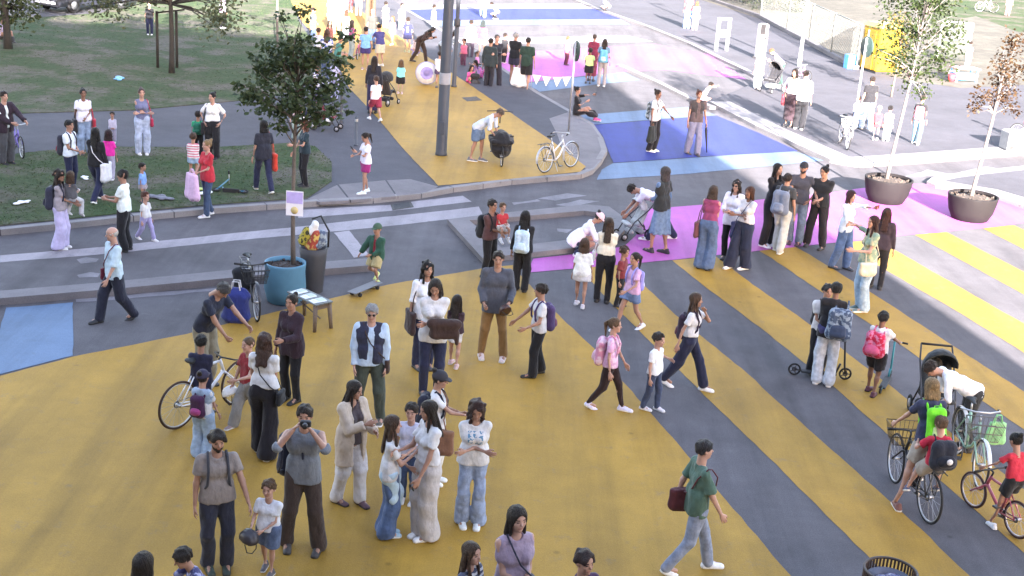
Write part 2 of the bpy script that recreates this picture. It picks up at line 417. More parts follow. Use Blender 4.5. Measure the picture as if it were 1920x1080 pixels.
# ------------------------------------------------------------------ people
HC = dict(black=(.012, .010, .010), dark=(.026, .017, .013), brown=(.075, .042, .026), light=(.13, .075, .04), blond=(.26, .17, .08), grey=(.33, .32, .32), white=(.62, .60, .57), red=(.10, .035, .02))
ARM = dict(down=(.155, .03, .43), fwd=(.13, .15, .46), back=(.14, -.11, .455), hip=(.115, .03, .565), fold=(-.075, .125, .665), waist=(.0, .15, .60), pocket=(.125, .05, .50),
           phone=(.03, .19, .74), face=(.05, .13, .905), chin=(.03, .10, .84), reach=(.13, .30, .60), hold=(.05, .20, .66), point=(.13, .36, .78), side=(.30, .05, .50), up=(.10, .20, 1.0), bar=(.14, .33, .60), push=(.11, .26, .58), backs=(.02, -.10, .52))
PCOUNT = [0]
class Person: pass
def ik(a, b, l1, l2, pole):
    a, b, pole = Vector(a), Vector(b), Vector(pole); d = b-a; L = min(d.length, (l1+l2)*.995); L = max(L, abs(l1-l2)*1.05+1e-3)
    u = d.normalized(); b = a+u*L; x = (l1*l1-l2*l2+L*L)/(2*L); h = math.sqrt(max(0, l1*l1-x*x))
    p = pole-u*pole.dot(u)
    if p.length < 1e-6: p = Vector((0, 0, 1))
    return a+u*x+p.normalized()*h, b
def person(label, x, y, top_y=None, a=0, h=None, z=0.0, sex='f', hair=('long', 'dark'), top=('tee', (.7, .7, .7)), bot=('slim', (.05, .06, .1)), shoes=(.7, .7, .7), skin=1,
           arms=('down', 'down'), legs='stand', lean=0, side=0, look=(0, 0), hip=None, feet=None, group=None, beard=False, at=None, apron=None, shoekind='sneaker', hands=('relax', 'relax'),
           glasses=False, fat=1.06, over=None, side_r=None):
    """x, y: where the person stands in the picture; top_y: the row of the crown; a: 0 faces the camera, 90 to the right of the picture"""
    PCOUNT[0] += 1; seed = PCOUNT[0]
    g0 = at.copy() if at is not None else P(x, y, z); dist = math.hypot(g0.x, g0.y)
    if h is None:
        lo_, hi_ = .5, 2.3
        for _ in range(30):
            m = (lo_+hi_)/2
            if pix(g0+Vector((0, 0, m)))[1] > top_y: lo_ = m
            else: hi_ = m
        h = min(max(lo_, .78), 1.86)
    lo = 1 if dist > 38 else 0; vox = (.0140 if dist < 21 else .0175 if dist < 29 else .022 if dist < 40 else .028)*(.75+.25*h/1.7)
    c = -Vector((g0.x, g0.y)).normalized(); rr = Vector((g0.y, -g0.x)).normalized(); f = c*math.cos(R(a))+rr*math.sin(R(a))
    yaw = math.atan2(-f.x, f.y)
    root = empty('person', g0, yaw, label, 'person', group)
    W2 = Matrix.Translation(g0) @ Matrix.Rotation(yaw, 4, 'Z')
    child = h < 1.5; kk = min(1, max(0, (1.72-h)/.8)); hr = .132+.062*kk; hh = hr*h
    zsh = 1-hr*1.42-.004; zh = .525-.035*kk; zn = 1-hr
    shw = (.102 if sex == 'm' else .090)-.004*kk; hipw = .050 if sex == 'm' else .052
    if hip is None: hip = (0, 0, zh)
    H = Vector(hip); lm = Matrix.Rotation(R(side), 3, 'Y') @ Matrix.Rotation(R(-lean), 3, 'X')
    T = lambda p: H+lm@(Vector(p)-Vector((0, 0, zh)))
    fw = lm@Vector((0, 1, 0))
    # legs
    if feet is None:
        w = .058 if legs != 'wide' else .10
        feet = {'stand': ((-w, .01, 0), (w, -.005, 0)), 'wide': ((-w, .02, 0), (w, -.01, 0)), 'walk': ((-.045, .17, 0), (.045, -.16, .02)), 'walk2': ((-.045, -.16, .02), (.045, .17, 0)),
                'step': ((-.055, .07, 0), (.06, -.06, 0)), 'close': ((-.042, .0, 0), (.042, .01, 0))}[legs]
        if legs.startswith('walk'): H.z -= .022
    ank = [Vector((p[0], p[1]-.02, p[2]+.042)) for p in feet]; hips = [H+Vector((-hipw, 0, -.012)), H+Vector((hipw, 0, -.012))]
    l1, l2 = (zh-.012-.285+.02*kk), .285-.042-.02*kk
    l1 *= 1.012; l2 *= 1.012
    kn = []
    for i in (0, 1):
        k_, b_ = ik(hips[i], ank[i], l1, l2, (0.15*(-1 if i == 0 else 1), 1, .12)); kn.append(k_); ank[i] = b_
    # arms: 0 left (x<0), 1 right
    sh = [T((-shw, 0, zsh)), T((shw, 0, zsh))]; el, wr, hd = [], [], []
    for i, A in enumerate(arms):
        s = -1 if i == 0 else 1
        t = ARM[A] if isinstance(A, str) else A
        tgt = Vector((s*t[0], t[1], t[2]+(zsh-.815)*1.0 if isinstance(A, str) else t[2]))
        if isinstance(A, str) and (lean or Vector(hip) != Vector((0, 0, zh))) and A not in ('bar', 'reach', 'push'): tgt = T(tgt)
        pole = (s*.9, -.6, -.1) if A in ('hip', 'pocket') else (s*.42, -.6, -.8) if A in ('fold', 'hold', 'waist', 'phone') else (s*.35, -1, -.2)
        if A in ('face', 'up', 'chin'): pole = (s*.8, .1, -1)
        e, w_ = ik(sh[i], tgt, .168, .148, pole); el.append(e); wr.append(w_); hd.append((w_-e).normalized())
    neck = T((0, -.002, zsh+.02)); hb = T((0, .008, zn+hr*.30)); 
    hrot = lm @ Matrix.Rotation(R(-look[0]), 3, 'Z') @ Matrix.Rotation(R(-look[1]+lean*.0), 3, 'X')
    hc = T((0, .012, 1-hr*.5))+fw*0.0; hc = T((0, .006, 1-hr*.78))+hrot@Vector((0, .004, hr*.28))
    pts = [H, neck, hc, T((0, 0, zsh))]+hips+ank+kn+sh+el+wr
    A_ = np.array([[p.x, p.y, p.z] for p in pts])*h; mg = .11*h*fat
    G = Grid(A_.min(0)-mg, A_.max(0)+mg, vox*1.75); h_ = h
    V3 = lambda p: np.array((p.x, p.y, p.z))*h_
    fl = (fw.x, fw.y, fw.z); k = .018*h
    def torso(D, e, fem=(sex == 'f'), ext=1.0, low=None, drop=0):
        c_ = lambda x0, z0, y0, r, sq: G.cone(D, V3(T((-x0, y0, z0))), V3(T((x0, y0, z0))), r*h*fat+e, r*h*fat+e, k*1.1, fl, sq)
        c_(.036, zh, -.004, .060 if fem else .055, .88)
        c_(.026, zh+(zsh-zh)*.38, 0, .049 if fem else .058, .84 if fat < 1.1 else 1.1); c_(.03, zh+(zsh-zh)*.18, 0, .054 if fem else .056, .86 if fat < 1.1 else 1.05)
        c_(.036, zh+(zsh-zh)*.74, .004, .055 if fem else .064, .78)
        if fem and not child:
            for s in (-1, 1): G.cone(D, V3(T((s*.036, .038, zh+(zsh-zh)*.70))), V3(T((s*.036, .040, zh+(zsh-zh)*.69))), .036*h+e*.6, .036*h+e*.6, k)
        for s in (-1, 1): G.cone(D, V3(T((s*.012, -.006, zsh+.006))), V3(T((s*shw*.93, -.004, zsh-.010))), .030*h+e, .026*h+e, k*1.2, fl, .95)
        G.cone(D, V3(T((0, -.006, zsh))), V3(T((0, 0, zsh+.04))), .034*h+e*.7, .027*h+e*.5, k)
    def arm(D, i, e, upto=9.0, lower=1.0):
        ua = (.0295 if sex == 'm' else .0255)*h
        if upto < 1: G.cone(D, V3(sh[i]), V3(sh[i].lerp(el[i], upto)), ua*.95+e*.6, ua*.96+e*1.15, k*.7)
        else:
            G.cone(D, V3(sh[i]), V3(el[i]), ua*.98+e*.8, ua*.80+e, k*.8)
            if upto > 1: G.cone(D, V3(el[i]), V3(el[i].lerp(wr[i], min(1, upto-1))), ua*.84+e, ua*.58+e*.9, k*.7)
    def leg(D, i, e, upto=9.0, thigh=1.0, hem=None, kr=1.0):
        t0 = .050*h*thigh*(fat**.5); t1 = .034*h*kr; t2 = .0205*h
        if upto < 1:
            q = hips[i].lerp(kn[i], upto); G.cone(D, V3(hips[i]), V3(q), t0+e, (t0*(1-upto)+t1*upto)*1.05+e*1.6, k); return
        G.cone(D, V3(hips[i]), V3(kn[i]), t0+e, t1+e, k)
        u = min(1, upto-1)
        if hem is None:
            G.cone(D, V3(kn[i]), V3(kn[i].lerp(ank[i], u)), t1*.95+e, (t1*(1-u)+t2*u)+e, k*.8)
            if e < .008: G.cone(D, V3(kn[i].lerp(ank[i], .25)-Vector((0, .006, 0))), V3(kn[i].lerp(ank[i], .4)-Vector((0, .006, 0))), .032*h, .027*h, k*.6)
        else: G.cone(D, V3(kn[i]), V3(kn[i].lerp(ank[i], u)), t1+e, hem*h+e, k*.8)
    # the body itself
    D = G.field(); torso(D, -.007)
    for i in (0, 1):
        arm(D, i, -.0045); leg(D, i, -.005)
        G.cone(D, V3(ank[i]), V3(Vector((ank[i].x, ank[i].y+.075, feet[i][2]+.02))), .02*h, .017*h, k*.6)
    G.cone(D, V3(T((0, -.004, zsh))), V3(hc+hrot@Vector((0, -.1*hr, -.35*hr))), .031*h*(1 if sex == 'm' else .88), .20*hh, k*.5)
    V, Q = surfnet(D, G.ax); mi = np.zeros(len(Q), np.int32); Vs, Qs, Ms, n = [V], [Q], [mi], len(V)
    hV, hQ, hm = HEAD[1 if sex == 'f' or child else 0, lo]; hm4 = Matrix.Translation(hc*h) @ hrot.to_4x4() @ Matrix.Scale(hh, 4)
    Mh = np.array(hm4); Vs.append(hV@Mh[:3, :3].T+Mh[:3, 3]); Qs.append(hQ+n); Ms.append(hm); n += len(hV)
    HM = []
    for i in (0, 1):
        s = -1 if i == 0 else 1; zax = hd[i]; inn = Vector((-s, 0, 0))
        if abs(zax.x) > .8: inn = Vector((0, -1, 0)) if s*zax.x < 0 else Vector((0, 1, 0))
        yax = (inn-zax*inn.dot(zax)).normalized(); xax = yax.cross(zax)
        L = .098*h
        m = Matrix((xax, yax, zax)).transposed().to_4x4(); m = Matrix.Translation(wr[i]*h) @ m @ Matrix.Scale(L, 4)
        aV, aQ = hand(hands[i], lo)
        if xax.dot(Vector((0, 1, .3))) < 0: aV = aV*np.array([-1, 1, 1]); aQ = aQ[:, ::-1]
        M_ = np.array(m); Vs.append(aV@M_[:3, :3].T+M_[:3, 3]); Qs.append(aQ+n); Ms.append(np.zeros(len(aQ), np.int32)); n += len(aV); HM.append(m)
    hcol = HC[hair[1]] if isinstance(hair[1], str) else hair[1]
    sk = skinm(skin); browcol = hcol if hair[0] not in ('cap', 'helmet') else HC['dark']
    me = mesh_np('body', np.concatenate(Vs), np.concatenate(Qs), True, np.concatenate(Ms))
    link('body', me, root, [sk, plain((.02, .015, .013), .3, spec=.6), hairm(browcol), plain(tuple(q*w for q, w in zip({0: (.45, .275, .21), 1: (.36, .21, .15), 2: (.21, .115, .08), 3: (.12, .07, .05)}[skin], (.8, .5, .52))), .45)])
    # hair, cap, beard, glasses
    def headpart(name, meshd, mats):
        o = link(name, meshd, root); with_mats(o, mats); o.matrix_local = hm4; return o
    if hair[0] != 'none':
        if hair[0] in ('cap', 'helmet'):
            under = 'bun' if sex == 'f' else 'buzz'
            headpart('hair', shared('hair', lo, under, 1), [hairm(HC['dark'])])
            headpart(hair[0], shared('hair', lo, hair[0], 1), [plain(hcol, .35 if hair[0] == 'helmet' else .85)])
        else:
            headpart('hair', shared('hair', lo, hair[0], 1+seed % 3 if not lo else 1), [hairm(hcol)])
    if beard: headpart('beard', shared('beard', 0), [hairm(hcol)])
    if glasses and not lo:
        b = MB()
        for s in (-1, 1):
            b.lathe([(.0, .0), (.085, .0), (.085, .02), (0, .025)], 12, Matrix.Translation((s*.135, .375, .02)) @ Matrix.Rotation(R(-90), 4, 'X'))
            b.tube([(s*.21, .36, .03), (s*.345, .18, .05), (s*.35, -.05, .05)], .014, 5)
        b.tube([(-.06, .4, .04), (.06, .4, .04)], .012, 5)
        o = b.build('glasses', plain((.02, .02, .025), .25), root); o.matrix_local = hm4
    # clothes
    G = Grid(A_.min(0)-mg, A_.max(0)+mg, vox)
    amp = .0095 if not lo else 0.0
    def garment(name, D, mat, fr=26, am=1.0):
        if amp: G.fold(D, amp*am, fr/h*1.4, seed*7+len(name)); G.fold(D, amp*am*.45, fr/h*3.1, seed*11+len(name))
        V, Q = surfnet(D, G.ax)
        return link(name, mesh_np(name, V, Q), root, mat)
    up = lm@Vector((0, 0, 1)); th_ = .0135 if not lo else .016
    bk, bc = bot[0], bot[1]; bmat = cloth(bc, *(bot[2:] if len(bot) > 2 else ()))
    if bk in ('slim', 'leggings', 'straight', 'wide', 'flare', 'shorts', 'bermuda', 'baggy'):
        D = G.field(); e = th_*(.6 if bk == 'leggings' else 1.0 if bk in ('slim', 'flare') else 1.5)
        c_ = lambda x0, z0, r: G.cone(D, V3(T((-x0, -.004, z0))), V3(T((x0, -.004, z0))), r*h*fat+e, r*h*fat+e, k*1.5, fl, .88)
        tk_ = len(top) > 4 or top[0] == 'tank'; c_(.036, zh, (.059 if sex == 'f' else .055)-(0 if tk_ else .005)); c_(.03, zh+.05, .053 if tk_ else .046)
        for i in (0, 1):
            if bk in ('shorts', 'bermuda'):
                u = .5 if bk == 'shorts' else .84; B = G.field(); leg(B, i, e*1.35, u+.12, 1.0); G.cut(B, V3(hips[i].lerp(kn[i], u)), (kn[i]-hips[i]).normalized()); q = np.clip(.5+.5*(D-B)/k, 0, 1); D = D*(1-q)+B*q-k*q*(1-q)
            else: leg(D, i, e, 1.98, 1.0 if bk != 'baggy' else 1.12, {'leggings': None, 'slim': .029, 'straight': .037, 'wide': .062, 'flare': .050, 'baggy': .050}[bk], {'wide': 1.45, 'baggy': 1.35, 'straight': 1.12}.get(bk, 1.0))
        G.cut(D, V3(T((0, 0, zh+(.075 if (len(top) > 4 or top[0] == 'tank') else .03)))), up)
        if bk in ('wide', 'flare', 'straight', 'baggy') and abs(lean) < 60: G.cut(D, (0, 0, .018*h), (0, 0, -1))
        garment('shorts' if bk in ('shorts', 'bermuda') else 'trousers', D, bmat, 20, .8 if bk in ('leggings', 'slim') else 1.4)
    elif bk in ('skirt', 'miniskirt', 'longskirt', 'dress'):
        D = G.field(); zb = {'skirt': .235, 'miniskirt': .36, 'longskirt': .06, 'dress': .12}[bk]; rb = {'skirt': .125, 'miniskirt': .10, 'longskirt': .115, 'dress': .12}[bk]
        mid = (ank[0]+ank[1])/2; q = H.lerp(mid, (H.z-zb)/max(.05, H.z-mid.z))
        G.cone(D, V3(T((-.02, 0, zh+.05))), V3(q+Vector((-.01, 0, 0))), .058*h+th_, rb*h*.8, k*2, fl, .85); G.cone(D, V3(T((.02, 0, zh+.05))), V3(q+Vector((.01, 0, 0))), .058*h+th_, rb*h*.8, k*2, fl, .85)
        for i in (0, 1): G.cone(D, V3(hips[i]), V3(hips[i].lerp(q+(ank[i]-mid)*.5, 1)), .056*h+th_, rb*.62*h, k*2)
        G.cut(D, V3(q), (0, 0, -1)); G.cut(D, V3(T((0, 0, zh+.075))), up)
        if amp:
            X, Y, Z = G.pts((slice(None),)*3); D += .010*np.sin(np.arctan2(X-q.x*h, Y-q.y*h)*9)*np.clip((H.z*h-Z)/(.3*h), 0, 1)
        garment('skirt', D, bmat, 16)
    # top
    def make_top(name, spec, extra=0.0):
        tk, tc = spec[0], spec[1]; tm = cloth(tc, *spec[2:4])
        D = G.field(); e = th_+extra+(.008 if tk in ('jacket', 'cardigan', 'hoodie', 'blouse') else 0); torso(D, e)
        sl_ = {'tee': .62, 'loose': .8, 'long': 1.95, 'tank': 0, 'jacket': 1.95, 'cardigan': 1.9, 'vest': 0, 'hoodie': 1.95, 'blouse': 1.8, 'half': 1.1, 'open': 0}[tk]
        hem = {'tee': zh-.012, 'loose': zh-.05, 'long': zh-.02, 'tank': zh+.01, 'jacket': zh-.075, 'cardigan': zh-.17, 'vest': zh+.0, 'hoodie': zh-.03, 'blouse': zh-.08, 'half': zh-.04, 'open': zh}[tk]
        if len(spec) > 4 and spec[4] == 'tuck': hem = zh+.05
        if tk in ('jacket', 'cardigan', 'loose', 'blouse', 'half', 'hoodie', 'tee', 'long'):
            m2 = T((0, 0, hem)); G.cone(D, V3(T((-.034, 0, zh+.09))), V3(m2+lm@Vector((-.034, 0, 0))), .054*h*fat+e+.006, (.061 if tk != 'cardigan' else .070)*h*fat+e+.010, k*2, fl, .88)
            G.cone(D, V3(T((.034, 0, zh+.09))), V3(m2+lm@Vector((.034, 0, 0))), .054*h*fat+e+.006, (.061 if tk != 'cardigan' else .070)*h*fat+e+.010, k*2, fl, .88)
        for i in (0, 1):
            if sl_:                                  # sleeves end in a flat open cuff
                B = G.field()
                if sl_ < 1: arm(B, i, e*1.02, min(.99, sl_+.14)); cp, cn = sh[i].lerp(el[i], sl_), (el[i]-sh[i]).normalized()
                else: arm(B, i, e*.95, min(1.99, sl_+.12)); cp, cn = el[i].lerp(wr[i], sl_-1), (wr[i]-el[i]).normalized()
                G.cut(B, V3(cp), cn); q = np.clip(.5+.5*(D-B)/(k*.8), 0, 1); D = D*(1-q)+B*q-k*.8*q*(1-q)
        G.cut(D, V3(T((0, 0, hem))), -up); G.cut(D, V3(T((0, 0, zsh+.042))), up)
        G.ball_out(D, V3(T((0, .026, zsh+.050))), .044*h)
        if spec is over and tk in ('jacket', 'cardigan', 'vest'):     # open at the front
            X, Y, Z = G.pts((slice(None),)*3); gx = .019*h if tk != 'cardigan' else .040*h
            q = V3(T((0, .02, zh))); xx = np.abs(X-q[0])-gx; D = np.maximum(D, np.minimum(-xx, (Y-q[1])))
        if tk == 'tank' or tk == 'vest':
            for s in (-1, 1): G.ball_out(D, V3(T((s*(shw+.020), 0, zsh+.000))), .028*h)
        garment(name, D, tm, 24)
        if tk == 'hoodie' and not lo:
            D = G.field(); G.cone(D, V3(T((-.04, -.06, zsh+.005))), V3(T((.04, -.06, zsh+.005))), .032*h, .032*h, k); G.cone(D, V3(T((0, -.07, zsh-.03))), V3(T((0, -.065, zsh))), .03*h, .03*h, k)
            garment('hood', D, tm, 24)
    nm = {'tee': 't_shirt', 'loose': 't_shirt', 'long': 'shirt', 'tank': 'tank_top', 'jacket': 'jacket', 'cardigan': 'cardigan', 'vest': 'vest', 'hoodie': 'hoodie', 'blouse': 'blouse', 'half': 'shirt'}
    make_top(nm[top[0]], top)
    if over: make_top(nm[over[0]], over, .012)
    if apron:                                    # a garment tied round the hips
        D = G.field(); G.cone(D, V3(T((-.04, 0, zh+.03))), V3(T((.04, 0, zh+.03))), .066*h+.02, .066*h+.02, k, fl, .95)
        for s in (-1, 1): G.cone(D, V3(T((s*.05, .02, zh+.02))), V3(Vector((s*.05, .035, zh-.15))), .05*h, .062*h, k, fl, .7)
        G.cone(D, V3(T((0, .06, zh+.02))), V3(Vector((.015, .085, zh-.22))), .03*h, .035*h, k); G.cut(D, V3(T((0, 0, zh+.055))), up)
        garment('tied_shirt', D, cloth(apron), 30, 2)
    # shoes
    for i in (0, 1):
        sd = shared('shoe', lo, shoekind); o = link('shoe', sd, root)
        with_mats(o, [plain(shoes, .6) if shoekind != 'sandal' else sk, plain((.7, .7, .68), .6) if sum(shoes) > .25 else plain((.03, .03, .03), .6)])
        L = (.155+.012*kk)*h*.97; d = ank[i]-kn[i]; yw = R(-7 if i else 7)*-1; q = Vector((ank[i].x, ank[i].y, feet[i][2]))*h
        pit = R(28) if feet[i][2] > .01 and hip[2] > .45 and lean < 20 else 0
        o.matrix_local = Matrix.Translation(q) @ Matrix.Rotation(yw, 4, 'Z') @ Matrix.Rotation(-pit, 4, 'X') @ Matrix.Scale(L, 4)
    r = Person(); r.root, r.W, r.h, r.T, r.lm, r.hands, r.wr, r.zsh, r.zh, r.shw, r.head, r.f, r.lo, r.el, r.sh = root, W2, h, T, lm, [W2@m for m in HM], wr, zsh, zh, shw, W2@hm4, f, lo, el, sh
    r.fat, r.hip, r.yaw, r.g = fat, H, yaw, g0
    return r

# ------------------------------------------------------------------ things people carry (each a thing of its own)
def torso_m(p, at):
    return p.W @ Matrix.Translation(p.T(at)*p.h) @ p.lm.to_4x4()
def soft(name, parts, mat, vox, parent=None, M=None, fold=0.0, cuts=()):
    """one soft shape from tapered capsules (a, b, ra, rb, flatten dir, flatten)"""
    A = np.array([q for p in parts for q in (p[0], p[1])], float); m = max(max(p[2], p[3]) for p in parts)*1.3+.03
    g = Grid(A.min(0)-m, A.max(0)+m, vox); D = g.field()
    for p in parts: g.cone(D, p[0], p[1], p[2], p[3], .03, p[4] if len(p) > 4 else None, p[5] if len(p) > 5 else 1)
    for c in cuts: g.cut(D, *c)
    if fold: g.fold(D, fold, 30, len(parts)*3+int(A.sum()*100) % 90)
    V, Q = surfnet(D, g.ax); o = link(name, mesh_np(name, V, Q), parent, mat)
    if M is not None: o.matrix_world = M
    return o
def strap_loop(p, s, low=.16):
    """points over the shoulder, in the torso's own frame, metres"""
    h = p.h; f = p.fat; x = s*p.shw*.62*h; zt = (p.zsh-p.zh)*h; e = .02
    d = (.066*.8*f)*h+e
    return [(x, -d*.95, zt*.35), (x, -d*1.1, zt*.8), (x*.95, -.03*h-.0, zt+.012*h), (x*.9, 0, zt+.038*h+.01), (x*.95, .028*h+.015, zt+.015*h), (x*1.0, d*1.05, zt*.78), (x*1.1, d*.95, zt*.45), (x*1.45, d*.2, zt*.2), (x*1.2, -d*.9, zt*.12)]
def boxy(w, d, z0, z1, r, cx=0, cy=0):
    """a soft box standing from z0 to z1"""
    a = [((cx+sx*w, cy+sy*d, z0), (cx+sx*w, cy+sy*d, z1), r, r) for sx in (-1, 1) for sy in (-1, 1)]
    a += [((cx-w, cy, z), (cx+w, cy, z), r+d*.8, r+d*.8, (0, 0, 1), r/(r+d*.8)) for z in (z0, z1)]
    return a+[((cx-w*.6, cy, z0), (cx-w*.6, cy, z1), d+r, d+r), ((cx+w*.6, cy, z0), (cx+w*.6, cy, z1), d+r, d+r), ((cx, cy, z0), (cx, cy, z1), d+r, d+r)]
def backpack(p, label, col, size=1.0, col2=None, group=None, pat=None):
    root = empty('backpack', (0, 0, 0), 0, label, 'backpack', group)
    M = torso_m(p, (0, 0, p.zh)); root.matrix_world = M
    h = p.h; zt = (p.zsh-p.zh)*h; d = .05*p.fat*h+.02; w = .085*h*size; s = size
    m = cloth(col, *(pat or ()))
    v = .03 if p.lo else .02
    soft('pack', [((-w*.55, -d-.07*s, .06), (w*.55, -d-.07*s, .06), .085*s, .085*s, (0, 1, 0), .85), ((-w*.5, -d-.06*s, zt*.8), (w*.5, -d-.06*s, zt*.8), .075*s, .075*s, (0, 1, 0), .8), ((-w*.55, -d-.06*s, .06), (-w*.5, -d-.06*s, zt*.8), .08*s, .075*s), ((w*.55, -d-.06*s, .06), (w*.5, -d-.06*s, zt*.8), .08*s, .075*s)], m, v, root, fold=.004)
    soft('pocket', [((-w*.35, -d-.135*s, .09), (w*.35, -d-.135*s, .09), .06*s, .06*s), ((-w*.35, -d-.13*s, zt*.35), (w*.35, -d-.13*s, zt*.35), .05*s, .05*s)], cloth(col2 or tuple(c*.75 for c in col), *((pat or ()) if col2 is None else ())), v, root)
    if not p.lo:
        b = MB(); b.tube([(-.03, -d-.03, zt*.86), (-.03, -d-.04, zt*.98), (.03, -d-.04, zt*.98), (.03, -d-.03, zt*.86)], .007, 5); b.build('handle', m, root)
        for sx in (-1, 1):
            b = MB(); b.tube(strap_loop(p, sx), [.016]*9, 6); b.build('strap', m, root)
    return root
def crossbag(p, label, col, side=1, size=1.0, cross=True, kind='pouch', z=.0, group=None, back=0.0, cat='bag'):
    """a bag hanging at one hip from a strap"""
    root = empty('shoulder_bag' if kind != 'tote' else 'tote_bag', (0, 0, 0), 0, label, cat, group)
    root.matrix_world = torso_m(p, (0, 0, p.zh)); h = p.h; zt = (p.zsh-p.zh)*h; s = size; m = cloth(col); v = .03 if p.lo else .018
    x = side*(.105*h+.05); y = back; zz = z*h
    hgt = .11*s if kind == 'pouch' else .2*s
    soft('pouch', [((x, y-.09*s, zz+.02), (x, y+.09*s, zz+.02), .055*s, .055*s, (1, 0, 0), .7), ((x, y-.08*s, zz-hgt), (x, y+.08*s, zz-hgt), .065*s, .065*s, (1, 0, 0), .7), ((x, y-.085*s, zz+.02), (x, y-.085*s, zz-hgt), .055*s, .065*s, (1, 0, 0), .62), ((x, y+.085*s, zz+.02), (x, y+.085*s, zz-hgt), .055*s, .065*s, (1, 0, 0), .62), ((x, y, zz+.02), (x, y, zz-hgt), .065*s, .075*s, (1, 0, 0), .62)], m, v, root, fold=.004, cuts=(((0, 0, zz+.05), (0, 0, 1)),))
    sx = -side if cross else side; d = .050*p.fat*h+.022
    b = MB(); top = (sx*p.shw*.6*h, 0, zt+.04*h)
    if cross: pts = [(x, y+.06, zz+.03), (x*.55, d*1.15, zt*.33), (0, d*1.2, zt*.62), (sx*p.shw*.4*h, d*1.0, zt*.9), (top[0], .02, top[2]), (top[0], -.02, top[2]), (sx*p.shw*.3*h, -d*1.0, zt*.85), (0, -d*1.2, zt*.6), (x*.55, -d*1.15, zt*.3), (x, y-.06, zz+.03)]
    else: pts = [(x, y+.06, zz+.03), (x*.9, .045, zt*.5), (top[0]*1.35, .03, top[2]-.01), (top[0]*1.3, -.02, top[2]-.01), (x*.9, -.045, zt*.5), (x, y-.06, zz+.03)]
    b.tube(pts, .009 if not p.lo else .014, 6); b.build('strap', m, root); return root
def held(p, i, name, label, cat, builder, off=(0, .03, .06), rot=(0, 0, 0), group=None):
    """something in a hand: built by builder(root) round the grip, upright in the person's own frame"""
    root = empty(name, (0, 0, 0), 0, label, cat, group)
    hp = p.hands[i] @ Vector((0, .12, .55)); root.matrix_world = Matrix.Translation(hp+Matrix.Rotation(p.yaw, 3, 'Z')@Vector(off)) @ Matrix.Rotation(p.yaw, 4, 'Z') @ Euler([R(q) for q in rot]).to_matrix().to_4x4()
    builder(root); return root
def phone_b(root):
    MB().box((0, 0, 0), (.075, .010, .15), bev=.004).build('case', plain((.03, .03, .035), .4), root)
    MB().box((0, -.0065, 0), (.067, .003, .138)).build('screen', plain((.012, .014, .02), .12, spec=.7), root)
def helmet_b(col):
    def f(root):
        V, Q = make_hair('helmet', .075); o = link('shell', mesh_np('shell', V*.24, Q), root, plain(col, .35))
        b = MB(); b.tube([(-.08, .02, 0), (-.06, .03, -.1), (0, .04, -.13), (.06, .03, -.1), (.08, .02, 0)], .006, 5); b.build('chin_strap', plain((.02, .02, .02), .7), root)
    return f
def bag_b(col, s=1.0, hgt=.3, pat=None):
    def f(root):
        soft('sack', [((-.1*s, 0, -.12), (.1*s, 0, -.12), .05*s, .05*s, (0, 1, 0), .6), ((-.13*s, 0, -.12-hgt*s), (.13*s, 0, -.12-hgt*s), .075*s, .075*s, (0, 1, 0), .75), ((-.09*s, 0, -.12), (-.13*s, 0, -.12-hgt*s), .06*s, .075*s, (0, 1, 0), .7), ((.09*s, 0, -.12), (.13*s, 0, -.12-hgt*s), .06*s, .075*s, (0, 1, 0), .7), ((0, 0, -.12), (0, 0, -.12-hgt*s), .08*s, .11*s, (0, 1, 0), .6)], cloth(col, *(pat or ())), .022, root, fold=.006, cuts=(((0, 0, -.1), (0, 0, 1)),))
        for s2 in (-1, 1):
            b = MB(); b.tube([(-.08*s, s2*.02, -.12), (-.03, s2*.012, 0), (.03, s2*.012, 0), (.08*s, s2*.02, -.12)], .008, 5); b.build('handle', cloth(col, *(pat or ())), root)
    return f
